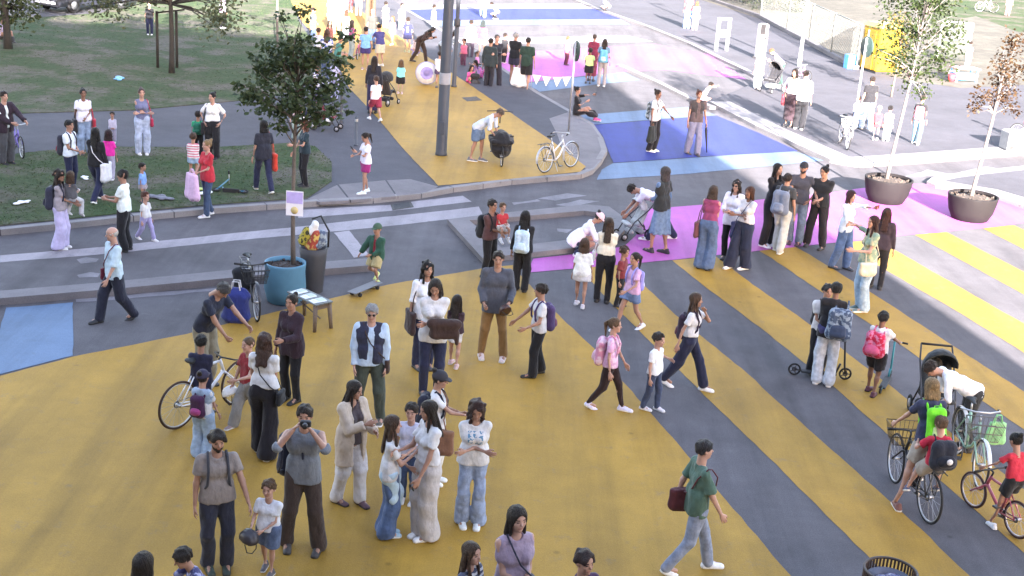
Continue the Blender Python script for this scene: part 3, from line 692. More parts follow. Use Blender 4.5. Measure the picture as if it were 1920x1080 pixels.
# ------------------------------------------------------------------ the setting
ZP, ZR = .12, .10
def zrow(g, y):
    lo_, hi_ = 0.0, 14.0
    for _ in range(40):
        m = (lo_+hi_)/2
        if pix((g.x, g.y, m))[1] > y: lo_ = m
        else: hi_ = m
    return lo_
def px(pts, z=0.0): return [P(x, y, z) for x, y in pts]
def ground_mat(name, col, var=.16, grain=.35, wear=None, wear_amt=.35, rough=.88, streak=False):
    m, t, b = _new(name); b.inputs['Roughness'].default_value = rough; b.inputs['Specular IOR Level'].default_value = .25
    big = noise(t, .35, 5, .6); mid = noise(t, 2.2, 5, .65); fine = noise(t, 60, 3, .7)
    c = ramp(t, big.outputs[0], [(.35, tuple(q*(1-var) for q in col)), (.65, tuple(min(1, q*(1+var)) for q in col))]).outputs[0]
    r = ramp(t, mid.outputs[0], [(.35, (1-var*.9,)*3), (.65, (1+var*.35,)*3)]); c = mixc(t, 1.0, c, r.outputs[0], 'MULTIPLY')
    r = ramp(t, fine.outputs[0], [(.3, (1-grain,)*3), (.7, (1+grain*.6,)*3)]); c = mixc(t, 1.0, c, r.outputs[0], 'MULTIPLY')
    if wear:
        n = noise(t, 3.2, 8, .78); n2 = noise(t, .5, 3, .5)
        mm = N(t, 'Math', operation='ADD'); t.links.new(n.outputs[0], mm.inputs[0]); t.links.new(n2.outputs[0], mm.inputs[1])
        r = ramp(t, mm.outputs[0], [(.60-wear_amt*.3+.0, (1, 1, 1)), (.66-wear_amt*.3+.12, (0, 0, 0))]) if False else ramp(t, n.outputs[0], [(.56, (0, 0, 0)), (.74, (wear_amt,)*3)])
        c = mixc(t, r.outputs[0], c, wear)
    if streak:                                  # tyre and foot dirt drawn along the street
        n = noise(t, 1.0, 6, .6, stretch=(1.6, .12, 1)); r = ramp(t, n.outputs[0], [(.45, (1, 1, 1)), (.75, (.62, .62, .62))]); c = mixc(t, 1.0, c, r.outputs[0], 'MULTIPLY')
    sp = N(t, 'TexVoronoi'); sp.inputs['Scale'].default_value = 1.15; tc = N(t, 'TexCoord'); t.links.new(tc.outputs['Object'], sp.inputs[0])
    r = ramp(t, sp.outputs['Distance'], [(.025, (.55, .55, .55)), (.06, (1, 1, 1))]); c = mixc(t, .7, c, r.outputs[0], 'MULTIPLY')   # gum and spots
    t.links.new(c, b.inputs['Base Color']); bump(t, b, fine.outputs[0], .35, .01); return m
ASPHALT = ground_mat('asphalt', (.114, .105, .111), .14, .3, (.15, .14, .145), .6, streak=True)
ASPHALT2 = ground_mat('pavement_asphalt', (.076, .073, .084), .12, .28, (.11, .106, .115), .4)
CONC = ground_mat('concrete', (.18, .165, .17), .14, .2, (.11, .105, .105), .6)
GRANITE = ground_mat('granite', (.24, .225, .225), .1, .22, (.16, .15, .15), .5)
YEL = ground_mat('yellow_paint', (.382, .217, .033), .11, .17, (.20, .145, .08), .75, .7, True)
MAG = ground_mat('magenta_paint', (.43, .105, .365), .08, .14, (.22, .11, .2), .5, .7, True)
LBL = ground_mat('light_blue_paint', (.13, .19, .29), .08, .12, (.11, .14, .17), .5, .7, True)
DBL = ground_mat('blue_paint', (.030, .040, .225), .08, .14, (.05, .055, .12), .5, .7, True)
WHT = ground_mat('white_paint', (.32, .29, .31), .1, .2, (.13, .125, .13), .85, .75, True)
WORN = ground_mat('worn_white_paint', (.22, .205, .22), .18, .25, (.10, .095, .10), .95, .8, True)
def structure(name, mb, mat, parent=None):
    if mat in (YEL, MAG, LBL, DBL, WHT, WORN) and len(mb.f) == 1:          # painted by hand: the edges wander a little
        q = random.Random(len(name)+int(abs(mb.v[0][0])*97)); out = []; n = len(mb.v)
        for i in range(n):
            a, b = Vector(mb.v[i]), Vector(mb.v[(i+1) % n]); k = max(1, min(60, int((b-a).length/.22))); w = .010 if mat is not WORN else .03
            out += [tuple(a.lerp(b, j/k)+Vector((q.uniform(-w, w), q.uniform(-w, w), 0))) for j in range(k)]
        mb.v = out; mb.f = [tuple(range(len(out)))]
    return tag(mb.build(name, mat, parent), kind='structure')

gx = [-420, -200, -90]+[-50+5*i for i in range(21)]+[90, 200, 420]; gy = [-60, -20, 0]+[5*i for i in range(1, 22)]+[140, 220, 400, 700]
structure('road', MB().add([(x, y, 0) for x in gx for y in gy], [(i*len(gy)+j, (i+1)*len(gy)+j, (i+1)*len(gy)+j+1, i*len(gy)+j+1) for i in range(len(gx)-1) for j in range(len(gy)-1)]), ASPHALT)
# raised pavement on the left with the yellow path, the lawns and the footway
PAV = [(-500, 478), (0, 431), (130, 418), (250, 405), (400, 391), (500, 384), (600, 377), (700, 372), (790, 363), (850, 352), (960, 338), (1090, 327), (1112, 318), (1128, 300), (1138, 282), (1130, 258), (1112, 232), (1068, 206), (1010, 173), (930, 118), (850, 68), (760, 15), (690, -30), (560, -130), (-900, -130), (-1500, 100)]
structure('pavement', MB().prism(px(PAV, ZP), -.05, ZP), ASPHALT2)
def band(pts, w, z, inward=1):
    """a strip w wide along a line of points"""
    out = []; n = len(pts)
    for i in range(n):
        d = (pts[min(i+1, n-1)]-pts[max(i-1, 0)]); d.z = 0; d.normalize(); out.append(pts[i]+Vector((-d.y, d.x, 0))*w*inward)
    return pts, out
def kerb_run(name, pxs, zt, w, mat, inward=1, stone=1.1, proud=.006, label=None):
    """kerb stones laid one after another, each its own piece"""
    line = px(pxs, zt); seg = []; run = [line[0]]
    for a, b in zip(line[:-1], line[1:]):
        L = (b-a).length; k = max(1, round(L/stone)); seg += [(a.lerp(b, i/k), a.lerp(b, (i+1)/k)) for i in range(k)]
    root = empty(name, (seg[0][0].x, seg[0][0].y, 0)); root['kind'] = 'structure'; o = root.location
    for i, (a, b) in enumerate(seg):
        if i > 160: break
        d = (b-a).normalized(); n = Vector((-d.y, d.x, 0))*w*inward; g = d*.012; q = random.Random(i).uniform(-.003, .003)
        po = MB().prism([a+g*1-n*.06-o, b-g-n*.06-o, b-g+n-o, a+g+n-o], 0, zt+proud+q).build('kerbstone', mat, root); po['kind'] = 'structure'
    return root
kerb_run('kerb', PAV[1:15], ZP, .16, GRANITE, 1)
kerb_run('kerb', PAV[14:22], ZP, .16, GRANITE, 1, 1.6)
G1 = [(-700, 250), (0, 214), (250, 207), (440, 190), (520, 178), (600, 150), (618, 112), (580, 70), (560, 40), (545, 0), (480, -70), (-900, -70)]
G2 = [(-500, 345), (0, 293), (150, 276), (400, 277), (560, 268), (592, 276), (622, 305), (622, 340), (576, 372), (500, 377), (400, 384), (250, 398), (130, 411), (0, 424), (-500, 468)]
m, t, b = _new('lawn_soil'); b.inputs['Roughness'].default_value = 1; b.inputs['Specular IOR Level'].default_value = .1
n1 = noise(t, .55, 6, .65); n2 = noise(t, 6, 5, .7)
c1 = ramp(t, n1.outputs[0], [(.36, (.043, .070, .030)), (.49, (.060, .076, .040)), (.59, (.108, .098, .078))]); c2 = ramp(t, n2.outputs[0], [(.3, (.7, .7, .7)), (.7, (1.25, 1.25, 1.25))])
t.links.new(mixc(t, 1.0, c1.outputs[0], c2.outputs[0], 'MULTIPLY'), b.inputs['Base Color']); bump(t, b, n2.outputs[0], .6, .04); LAWN = m
m, t, b = _new('grass_blades'); b.inputs['Roughness'].default_value = .8; b.inputs['Specular IOR Level'].default_value = .15
n1 = noise(t, .8, 4, .6); c1 = ramp(t, n1.outputs[0], [(.35, (.060, .10, .036)), (.55, (.085, .108, .050)), (.7, (.13, .12, .075))]); t.links.new(c1.outputs[0], b.inputs['Base Color']); GRASS = m
def inside(p, poly):
    x, y = p; r = False; n = len(poly); j = n-1
    for i in range(n):
        if (poly[i].y > y) != (poly[j].y > y) and x < (poly[j].x-poly[i].x)*(y-poly[i].y)/(poly[j].y-poly[i].y)+poly[i].x: r = not r
        j = i
    return r
def lawn(pxs, n, seed):
    poly = px(pxs, ZP); structure('lawn', MB().prism(poly, ZP-.02, ZP+.02), LAWN)
    rs = random.Random(seed); vis = px([(max(-60, min(1980, x)), max(-20, y)) for x, y in pxs], ZP)
    x0, x1 = min(v.x for v in vis), max(v.x for v in vis); y0, y1 = min(v.y for v in vis), max(v.y for v in vis); V, Q = [], []
    while n > 0:
        x, y = rs.uniform(x0, x1), rs.uniform(y0, y1)
        if not inside((x, y), poly): continue
        n -= 1; s = rs.uniform(.015, .036); a = rs.uniform(0, 6.28)
        for k in range(2):
            a2 = a+k*2.1; dx, dy = math.cos(a2)*s*.5, math.sin(a2)*s*.5; lx, ly = rs.uniform(-s, s)*1.6, rs.uniform(-s, s)*1.6; i = len(V)
            V += [(x-dx, y-dy, ZP+.015), (x+dx, y+dy, ZP+.015), (x+lx+dx*.15, y+ly, ZP+.022+s*.55), (x+lx-dx*.15, y+ly, ZP+.022+s*.55)]; Q.append((i, i+1, i+2, i+3))
    tag(link('grass', mesh_np('grass', V, Q, False), None, GRASS), kind='stuff')
lawn(G1, 15000, 3); lawn(G2, 7000, 4)
# concrete slabs of the ramp at the corner, the nose of the pavement
slabs = empty('concrete_ramp', P(690, 360, ZP)); slabs['kind'] = 'structure'
for q in ([(577, 373), (632, 347), (655, 376), (600, 379)], [(635, 346), (722, 338), (742, 368), (658, 375.5)], [(725, 338), (770, 336), (822, 350), (800, 360), (745, 367.5)]):
    tag(MB().prism([p-slabs.location for p in px(q, ZP+.004)], -.06, .006).build('slab', CONC, slabs), kind='structure')
structure('pavement_nose', MB().sheet(px([(1056, 283), (1100, 318), (1112, 314), (1126, 298), (1134, 281), (1126, 259), (1108, 234), (1066, 210), (1030, 222), (1044, 250)], ZP+.004), ZP+.004), CONC)
# paint on the ground
structure('yellow_path', MB().sheet(px([(822, 348), (960, 335), (1088, 322), (1098, 312), (1053, 277), (893, 167), (800, 105), (740, 62), (660, 10), (600, -30), (540, -70), (505, -40), (545, 2), (566, 40), (628, 110), (655, 165), (700, 212), (760, 283)], ZP+.008), ZP+.008), YEL)
structure('yellow_square', MB().sheet(px([(-400, 800), (0, 705), (135, 669), (350, 626), (560, 574), (725, 534), (905, 503), (963, 497), (975, 514), (1036.7, 580), (1113.3, 653.3), (1205, 757), (1296.7, 861.7), (1482.5, 1080), (1640, 1262), (-400, 1500)], .004), .004), YEL)
def stripe(a, b):
    a, b = px(a, .004), px(b, .004)
    for q in (a, b): q.append(q[-1]+(q[-1]-q[-2]).normalized()*7)         # they run on past the edge of the picture
    structure('yellow_stripe', MB().sheet(a+b[::-1], .004), YEL)
stripe([(1086, 503), (1143, 565), (1330, 750), (1455, 870), (1496.7, 913.3), (1621.7, 1038), (1760, 1180)], [(1166, 495), (1216.7, 543), (1266.7, 590), (1403, 701), (1456.7, 751.7), (1590, 870), (1726.7, 991.7), (1796.7, 1060), (1930, 1180)])
stripe([(1260, 488), (1316.7, 533), (1433, 620), (1563, 725), (1596.7, 755), (1930, 1045)], [(1342, 480), (1393, 520), (1516.7, 606.7), (1617, 683), (1930, 925)])
stripe([(1424, 470), (1446.7, 484), (1516.7, 531.7), (1633, 608), (1726.7, 673), (1930, 812)], [(1490, 462), (1518, 477), (1656.7, 563), (1800, 656.7), (1930, 740)])
stripe([(1584, 454), (1645, 496.7), (1788, 579), (1930, 667)], [(1648, 450), (1663, 460), (1866.7, 576.7), (1930, 612)])
stripe([(1715, 440), (1930, 557)], [(1775, 435), (1930, 515)])
stripe([(1843, 428), (1990, 502)], [(1900, 422), (2050, 490)])
structure('magenta_band', MB().sheet(px([(990, 511), (1262, 487), (1500, 462), (1715, 439), (1775, 434), (1843, 427), (1960, 413), (2100, 398), (2100, 400), (1925, 388), (1868, 370), (1790, 353), (1745, 345), (1690, 345), (1612, 353), (1560, 361), (1450, 372), (1300, 385), (1198, 393), (1205, 430), (1170, 462), (1100, 474), (1000, 485)], .008), .008), MAG)
structure('light_blue_square', MB().sheet(px([(12, 577), (136, 567), (137, 666.5), (-30, 709)], .008), .008), LBL)
structure('light_blue_band', MB().sheet(px([(1119, 337), (1300, 325), (1430, 312), (1545, 301), (1490, 284), (1370, 291), (1150, 306), (1128, 318)], .008), .008), LBL)
structure('blue_band', MB().sheet(px([(1113, 234), (1250, 223), (1345, 217), (1420, 248), (1496, 283), (1370, 290), (1150, 305), (1140, 283), (1132, 258)], .012), .012), DBL)
structure('light_blue_band', MB().sheet(px([(1113, 233), (1250, 222), (1343, 216), (1300, 200), (1200, 207), (1125, 213), (1085, 217)], .008), .008), LBL)
structure('pale_band', MB().sheet(px([(1012, 172), (1120, 158), (1200, 150), (1170, 135), (1115, 141), (985, 156)], .008), .008), LBL)
structure('magenta_band', MB().sheet(px([(985, 155), (1115, 140), (1175, 134), (1245, 131), (1400, 149), (1330, 103), (1225, 82), (1130, 88), (1000, 96), (905, 103), (940, 125)], .004), .004), MAG)
structure('pale_band', MB().sheet(px([(905, 82), (1000, 82), (1225, 78), (1175, 66), (1000, 70), (860, 71)], .008), .008), WHT)
structure('blue_band', MB().sheet(px([(700, 40), (800, 37), (1000, 36), (1163, 35), (1130, 17), (1000, 16), (800, 17), (690, 20)], .012), .012), DBL)
structure('pale_band', MB().sheet(px([(740, 52), (900, 47), (1182, 46), (1164, 36), (1000, 36.5), (720, 41)], .008), .008), LBL)
structure('pale_band', MB().sheet(px([(690, 19), (1000, 15.5), (1128, 16), (1095, 7), (1000, 7), (690, 10)], .008), .008), WHT)
# cycle lane: lines, the raised kerb islands, worn symbols
structure('lane_line', MB().sheet(px([(555, 394), (660, 388), (728, 384), (772, 378), (868, 367), (884, 378), (772, 391), (725, 396), (560, 409)], .004), .004), WHT)
structure('lane_line', MB().sheet(px([(-120, 492), (0, 479), (200, 462), (440, 437), (560, 425), (700, 409), (842, 394), (898, 387), (905, 403), (842, 411), (700, 427), (560, 440), (440, 451), (200, 476), (0, 492), (-120, 505)], .004), .004), WHT)
structure('lane_line', MB().sheet(px([(626, 436), (654, 432), (692, 478), (664, 483)], .008), .008), WHT)
structure('lane_line', MB().sheet(px([(140, 561), (300, 548), (440, 537), (440, 542), (300, 554), (140, 567)], .004), .004), WORN)
for q in ([(143, 487), (165, 482), (183, 485), (178, 492), (150, 494)], [(146, 516), (168, 510), (186, 513), (182, 520), (150, 521)], [(1005, 372), (1060, 362), (1100, 366), (1040, 376)], [(1040, 384), (1090, 374), (1125, 377), (1070, 388)], [(960, 380), (1010, 374), (1015, 377), (962, 384)], [(1690, 333), (1740, 318), (1790, 327), (1745, 330)], [(1800, 322), (1850, 312), (1870, 316), (1815, 326)], [(1045, 428), (1075, 430), (1062, 436), (1046, 434)], [(1870, 335), (1930, 330), (1930, 336), (1872, 340)]):
    structure('worn_marking', MB().sheet(px(q, .004), .004), WORN)
structure('kerb_island', MB().prism(px([(-250, 566), (0, 545), (220, 527), (430, 506), (500, 499), (600, 491), (690, 484), (702, 489), (697, 497), (600, 505), (430, 521), (220, 541), (0, 559), (-250, 582)], .13), -.02, .13), CONC)
def ring(outer, inner, z0, z1, name, mat):
    b = MB(); n = len(outer); vs = [(p.x, p.y, z0) for p in outer]+[(p.x, p.y, z1) for p in outer]+[(p.x, p.y, z1) for p in inner]+[(p.x, p.y, z0) for p in inner]; fs = []
    for i in range(n):
        j = (i+1) % n
        for r in range(3): fs.append((r*n+i, r*n+n+i, r*n+n+j, r*n+j))
    b.add(vs, fs); return structure(name, b, mat)
ring(px([(839, 411), (960, 397), (1100, 383), (1142, 387), (1166, 404), (1172, 430), (1152, 452), (1100, 462), (1000, 473), (905, 484)], .11), px([(880, 413), (960, 407), (1095, 395), (1128, 399), (1145, 414), (1148, 429), (1132, 440), (1088, 447), (1000, 457), (940, 464)], .11), 0, .11, 'kerb_island', CONC)
# drain and manhole
def grate(q, z, name, label):
    c = sum(px(q, z), Vector())/len(q); r = empty(name, c, 0, label, 'manhole cover' if 'man' in name else 'drain'); pts = [p-c for p in px(q, z)]
    MB().prism(pts, -.03, .004).build('frame', plain((.06, .055, .05), .7, .3), r)
    for i in range(5):
        u = .12+.17*i; a, b_ = pts[0].lerp(pts[3], u), pts[1].lerp(pts[2], u); a2, b2 = pts[0].lerp(pts[3], u+.08), pts[1].lerp(pts[2], u+.08); k = .12
        MB().prism([a.lerp(b_, k), a.lerp(b_, 1-k), a2.lerp(b2, 1-k), a2.lerp(b2, k)], .002, .010).build('bar', plain((.10, .075, .06), .6, .5) if 'man' in name else plain((.05, .05, .055), .6, .5), r)
grate([(732, 383), (770, 378), (776, 388), (736, 394)], .008, 'drain_grate', 'dark drain grate set between the white lane lines by the kerb')
grate([(866, 183), (893, 181), (904, 188), (876, 190)], ZP+.01, 'manhole_cover', 'rusty brown rectangular manhole cover on the yellow path')
# right hand side of the street: pavement, kerbs, island
PL = [(1000, -40), (1075, -2), (1130, 20), (1210, 48), (1290, 80), (1345, 107), (1390, 128), (1428, 150), (1332, 190), (1420, 236), (1500, 272), (1560, 299), (1610, 307), (1660, 304), (1760, 297), (1925, 284), (2500, 240), (2700, 120), (2350, -70), (1300, -150)]
structure('plaza', MB().prism(px(PL, ZR), -.05, ZR), ASPHALT2)
kerb_run('kerb', PL[0:8], ZR, .22, GRANITE, 1, 1.8)
kerb_run('kerb', [(1158, 121), (1225, 151), (1290, 183), (1332, 200)], ZR, .22, GRANITE, 1, 1.8)
kerb_run('granite_kerb', PL[8:17], ZR, .75, GRANITE, 1, 1.4)
structure('traffic_island', MB().prism(px([(1738, 340), (1748, 332), (1780, 326), (1830, 320), (1925, 310), (2120, 294), (2300, 385), (1925, 388), (1868, 367), (1800, 353), (1755, 347)], .09), -.02, .09), GRANITE)
structure('island_asphalt', MB().sheet(px([(1770, 339), (1795, 333), (1840, 327), (1925, 318), (2090, 304), (2230, 365), (1925, 371), (1870, 355), (1800, 344)], .094), .094), ASPHALT2)
# soil and lawn beyond the fence on the right, shade of trees falls there by itself
structure('dry_ground', MB().sheet(px([(1240, -25), (1310, -2), (1440, 40), (1520, 72), (1600, 122), (1700, 150), (1800, 165), (2100, 150), (2550, 60), (2300, -60), (1300, -140)], ZR+.006), ZR+.006), ground_mat('dry_soil', (.105, .095, .075), .25, .3, (.05, .055, .03), .9))
structure('lawn', MB().sheet(px([(1745, 45), (1830, 30), (1935, 70), (2150, 110), (2500, 40), (2250, -55), (1640, -100)], ZR+.010), ZR+.010), LAWN)
structure('park_path', MB().sheet(px([(-100, 34), (60, 33), (190, 24), (240, 0), (260, -40), (-300, -40)], ZP+.03), ZP+.03), ASPHALT2)
# the tall block the picture is taken from: it keeps the sun off the near half of the place
blk = empty('school_block', (0, -8, 0)); blk['kind'] = 'structure'
wallm = ground_mat('render_wall', (.26, .235, .21), .08, .12)
MB().box((-6.5, -.0, 8.75), (40, 14, 17.5)).build('wall', wallm, blk)['kind'] = 'structure'
MB().box((-36.5, -.0, 11), (20, 14, 22)).build('wall', wallm, blk)['kind'] = 'structure'  # unseen taller wing, added so the shade reaches across the far left lawn
b = MB(); gl = MB()
for fl_ in range(5):
    for i in range(12):
        x, z = -25+3.2*i, 2.0+3.3*fl_
        if abs(x) < 1.2 and 5 < z < 11: continue
        gl.box((x, 7.0, z), (1.5, .06, 1.7)); b.box((x, 7.03, z-.92), (1.7, .16, .1))
gl.build('window', plain((.05, .06, .07), .15, spec=.7), blk)['kind'] = 'structure'; b.build('sill', CONC, blk)['kind'] = 'structure'
# ------------------------------------------------------------------ trees and planters
def leafm(cols):
    key = ('leaf', tuple(cols))
    if key in MATS: return MATS[key]
    m, t, b = _new('leaves'); b.inputs['Roughness'].default_value = .55; b.inputs['Specular IOR Level'].default_value = .3
    n1 = noise(t, 5.5, 3, .8); r = ramp(t, n1.outputs[0], [(.30+.4*i/max(1, len(cols)-1), c) for i, c in enumerate(cols)]); t.links.new(r.outputs[0], b.inputs['Base Color'])
    tr = N(t, 'BsdfTranslucent'); t.links.new(r.outputs[0], tr.inputs[0]); mx = N(t, 'MixShader'); mx.inputs[0].default_value = .3
    out = t.nodes['Material Output']; t.links.new(b.outputs[0], mx.inputs[1]); t.links.new(tr.outputs[0], mx.inputs[2]); t.links.new(mx.outputs[0], out.inputs[0])
    MATS[key] = m; return m
BARK = ground_mat('bark', (.14, .115, .10), .25, .3); PALEBARK = ground_mat('pale_bark', (.16, .14, .13), .12, .2); DARKBARK = ground_mat('dark_bark', (.05, .045, .04), .25, .3)
def tree(label, base, top, r0, clumps, nleaf, ls, cols, bark, seed, limbs_from=.6, group=None, droop=.3, name='tree', lean=(0, 0)):
    """base: foot; top: height of the trunk's end above it; clumps: (x, y, z, radius) relative to the foot"""
    rs = random.Random(seed); root = empty(name, base, 0, label, 'tree', group)
    b = MB(); pts = [Vector((lean[0]*u+.02*math.sin(5*u+seed), lean[1]*u+.02*math.cos(4*u), top*u)) for u in (0, .15, .35, .55, .75, .9, 1)]
    b.tube(pts, [r0*1.25, r0, r0*.9, r0*.8, r0*.65, r0*.5, r0*.3], 9)
    tips = []
    for (cx, cy, cz, cr) in clumps:
        u = min(.97, max(limbs_from, (cz-cr*.5)/max(.1, top)*.8)); i = u*6; k = min(5, int(i)); st = pts[k].lerp(pts[k+1], i-k)
        for q in range(2 if cr < .4 else 3):
            e = Vector((cx, cy, cz))+Vector((rs.gauss(0, .4), rs.gauss(0, .4), rs.gauss(0, .4)))*cr; mid = st.lerp(e, .5)+Vector((rs.gauss(0, .06), rs.gauss(0, .06), .06+.1*cr))
            b.tube([st, mid, e], [r0*.38, r0*.22, r0*.06], 5); tips.append((mid, e))
    b.build('trunk', bark, root)
    V, Q = [], []; tot = sum(c[3]**2.2 for c in clumps)
    for (cx, cy, cz, cr) in clumps:
        for _ in range(int(nleaf*cr**2.2/tot)):
            d = Vector((rs.gauss(0, 1), rs.gauss(0, 1), rs.gauss(0, .85))); d = d/max(d.length, .01)*cr*1.12*(rs.random()**.62)*(1+.25*math.sin(9*d.x+seed)*math.cos(7*d.z))
            p = Vector((cx, cy, cz))+d; s = ls*rs.uniform(.6, 1.35); a = Vector((rs.gauss(0, 1), rs.gauss(0, 1), rs.gauss(0, .5)-droop)).normalized(); c_ = a.cross(Vector((rs.gauss(0, 1), rs.gauss(0, 1), rs.gauss(0, 1)))).normalized(); i = len(V); n_ = a.cross(c_)
            V += [p, p+a*s*.5+c_*s*.3+n_*s*.08, p+a*s, p+a*s*.5-c_*s*.3+n_*s*.08]; Q.append((i, i+1, i+2, i+3))
    o = link('crown', mesh_np('crown', V, Q, False), root, leafm(cols)); return root
def tub(label, g, r, h, mat, soilmat, name='planter', belly=1.0, group=None, taper=.72):
    root = empty(name, g, 0, label, 'planter', group)
    MB().lathe([(r*taper*.9, 0), (r*taper, .02), (r*(taper+.16), h*.35), (r*.97*belly, h*.75), (r, h*.95), (r*1.0, h), (r*.93, h), (r*.91, h*.9)], 40, cap=False).build('pot', mat, root)
    b = MB(); rs = random.Random(int(r*99)); n = 30
    b.lathe([(r*.92, h*.88), (r*.6, h*.91), (r*.3, h*.93), (0.001, h*.94)], 26)
    for i in range(70):
        a, q = rs.uniform(0, 6.28), r*.86*math.sqrt(rs.random()); s = rs.uniform(.012, .03); M = Matrix.Translation((q*math.cos(a), q*math.sin(a), h*.92)) @ Euler((rs.random(), rs.random(), rs.random()*6)).to_matrix().to_4x4(); b.box((0, 0, 0), (s*2, s*1.4, s), M)
    b.build('soil', soilmat, root); return root
MULCH = ground_mat('mulch', (.11, .085, .07), .3, .5); DSOIL = ground_mat('soil', (.085, .07, .065), .25, .5)
TAUPE = plain((.0105, .0085, .009), .8, var=.18, scale=5, spec=.25); BLUEPOT = plain((.085, .205, .30), .6, var=.12, scale=3)
gA, gB = P(1660, 378), P(1817, 411)
for g, lb, lt, dx, cl, cols, n_, seed, off in (
        (gA, 'taupe round planter holding the green leaved tree, left of two on the magenta paint', 'tall young tree with dull green crown in the left taupe planter', .02,
         [(.30, .2, 2.75, .55), (-.15, .1, 3.1, .5), (.80, .1, 3.1, .55), (.2, .2, 3.7, .62), (.95, .2, 3.75, .5), (-.5, .2, 3.75, .42), (.1, .2, 4.4, .62), (.7, .3, 4.4, .55), (-.4, .2, 4.5, .5), (.25, .1, 5.1, .6), (.75, .1, 5.2, .5), (.5, 0, 2.3, .28), (-.7, .1, 3.2, .25)], [(.014, .026, .007), (.024, .040, .011), (.046, .058, .020)], 3300, 11, (-.14, .1)),
        (gB, 'taupe round planter holding the rusty leaved tree, right of two on the magenta paint', 'small tree with sparse rusty brown leaves in the right taupe planter', .02,
         [(.35, .1, 2.5, .36), (-.18, .0, 2.45, .28), (.3, .1, 2.9, .38), (.75, .1, 3.2, .32), (.2, .1, 3.3, .3), (.35, .1, 3.8, .34), (-.3, .1, 2.15, .18), (.62, 0, 2.2, .2)], [(.028, .015, .007), (.048, .024, .010), (.065, .045, .016)], 1300, 12, (.16, .1))):
    tub(lb, g, .60, .62, TAUPE, MULCH, belly=1.0, group='taupe planters on the magenta band')
    tree(lt, g+Vector((-.02, .05, .54)), 3.4 if seed == 12 else 4.2, .045, cl, n_, .085 if seed == 12 else .10, cols, PALEBARK, seed, .55, 'trees in the taupe planters', lean=(.26, .05))
# yellow leaved small tree in front of the yellow booth
tree('slim street tree with bright yellow leaves before the yellow booth', P(1672, 182, ZR), 2.6, .04, [(-.1, 0, 1.6, .42), (.1, 0, 2.2, .5), (-.2, 0, 2.8, .45), (.1, .1, 1.1, .3)], 800, .11, [(.09, .055, .006), (.15, .11, .02), (.08, .09, .03)], BARK, 5, .4)
g1 = P(528, 574)
tub('pale blue round planter with dark soil beside the white table', g1+Vector((0, .3, 0)), .36, .72, BLUEPOT, DSOIL, taper=.86)
tb = g1+Vector((.13, .34, .58)); zc = lambda y: zrow(tb, y)-tb.z
s1 = (P(640, 300)-P(540, 300)).x*.72/100          # metres per pixel near this tree
cl = []
rs = random.Random(21)
for (cx, cy, cr) in ((470, 180, 30), (512, 125, 40), (572, 112, 40), (602, 158, 36), (548, 180, 42), (478, 140, 28), (505, 212, 28), (585, 212, 26), (628, 112, 20), (535, 88, 28), (622, 190, 20), (450, 185, 14), (490, 92, 18), (600, 90, 20), (640, 148, 14), (560, 70, 16), (520, 235, 14), (440, 160, 9), (455, 118, 10), (645, 205, 9)):
    cl.append(((cx-543)*s1*.92, rs.uniform(-.35, .35), zc(cy), cr*s1))
cl += [(.1, 0, zc(20), .16), (-.25, 0, zc(30), .12), (.85, 0, zc(62), .16)]
tree('dense dark leaved young tree growing in the pale blue planter', tb, zc(120), .040, cl, 3000, .105, [(.022, .038, .016), (.045, .068, .027), (.085, .10, .05)], BARK, 22, .5)
# trees on the lawn at the back
gt = P(322, 138, ZP)
cl = [(rs.uniform(-3.0, 2.4), rs.uniform(-1.2, 1.2), rs.uniform(1.9, 4.2), rs.uniform(.45, .9)) for _ in range(20)]
tree('broad dark leaved tree held by two stakes on the upper lawn', gt, 3.4, .09, cl, 4200, .15, [(.055, .07, .035), (.08, .095, .05), (.12, .125, .075)], DARKBARK, 31, .6)
for sx, hh_ in ((296, 62), (332, 60)):
    g = P(sx, 128, ZP); r_ = empty('tree_stake', g, 0, 'dark wooden stake on the '+('left' if sx < 320 else 'right')+' side of the staked lawn tree', 'stake', 'stakes of the lawn tree')
    b = MB(); b.tube([(0, 0, 0), (0, 0, 1.9)], .05, 7); b.build('post', DARKBARK, r_)
    if sx < 320: b = MB(); b.tube([(0, 0, 1.85), (.9, .1, 2.0)], .03, 6); b.build('tie_bar', DARKBARK, r_)
gt = P(14, 92, ZP)
tree('dark tree at the upper left corner of the lawn', gt, 3.2, .13, [(rs.uniform(-1.6, 1.2), rs.uniform(-.8, .8), rs.uniform(1.1, 3.8), rs.uniform(.5, .8)) for _ in range(14)], 3000, .15, [(.035, .05, .02), (.06, .075, .03), (.10, .12, .05)], DARKBARK, 33, .4)
gt = P(520, 100, ZP)
tree('thin bare branched sapling with pink tinged leaves behind the dark tree', gt, 3.4, .05, [(-.7, 0, 2.4, .28), (.5, 0, 2.5, .28), (-.2, 0, 3.0, .3), (.7, 0, 3.1, .25), (-.9, 0, 3.2, .25)], 300, .12, [(.20, .12, .10), (.28, .20, .16), (.10, .13, .06)], PALEBARK, 34, .35)
gt = P(694, 66, ZP)
tree('thick brown trunk rising from the sunlit yellow path', gt, 5.0, .22, [(rs.uniform(-1.5, 1.5), rs.uniform(-1, 1), rs.uniform(4.2, 6), .7) for _ in range(8)], 900, .16, [(.06, .09, .03), (.1, .13, .05)], ground_mat('brown_bark', (.20, .13, .085), .2, .25), 35, .7)
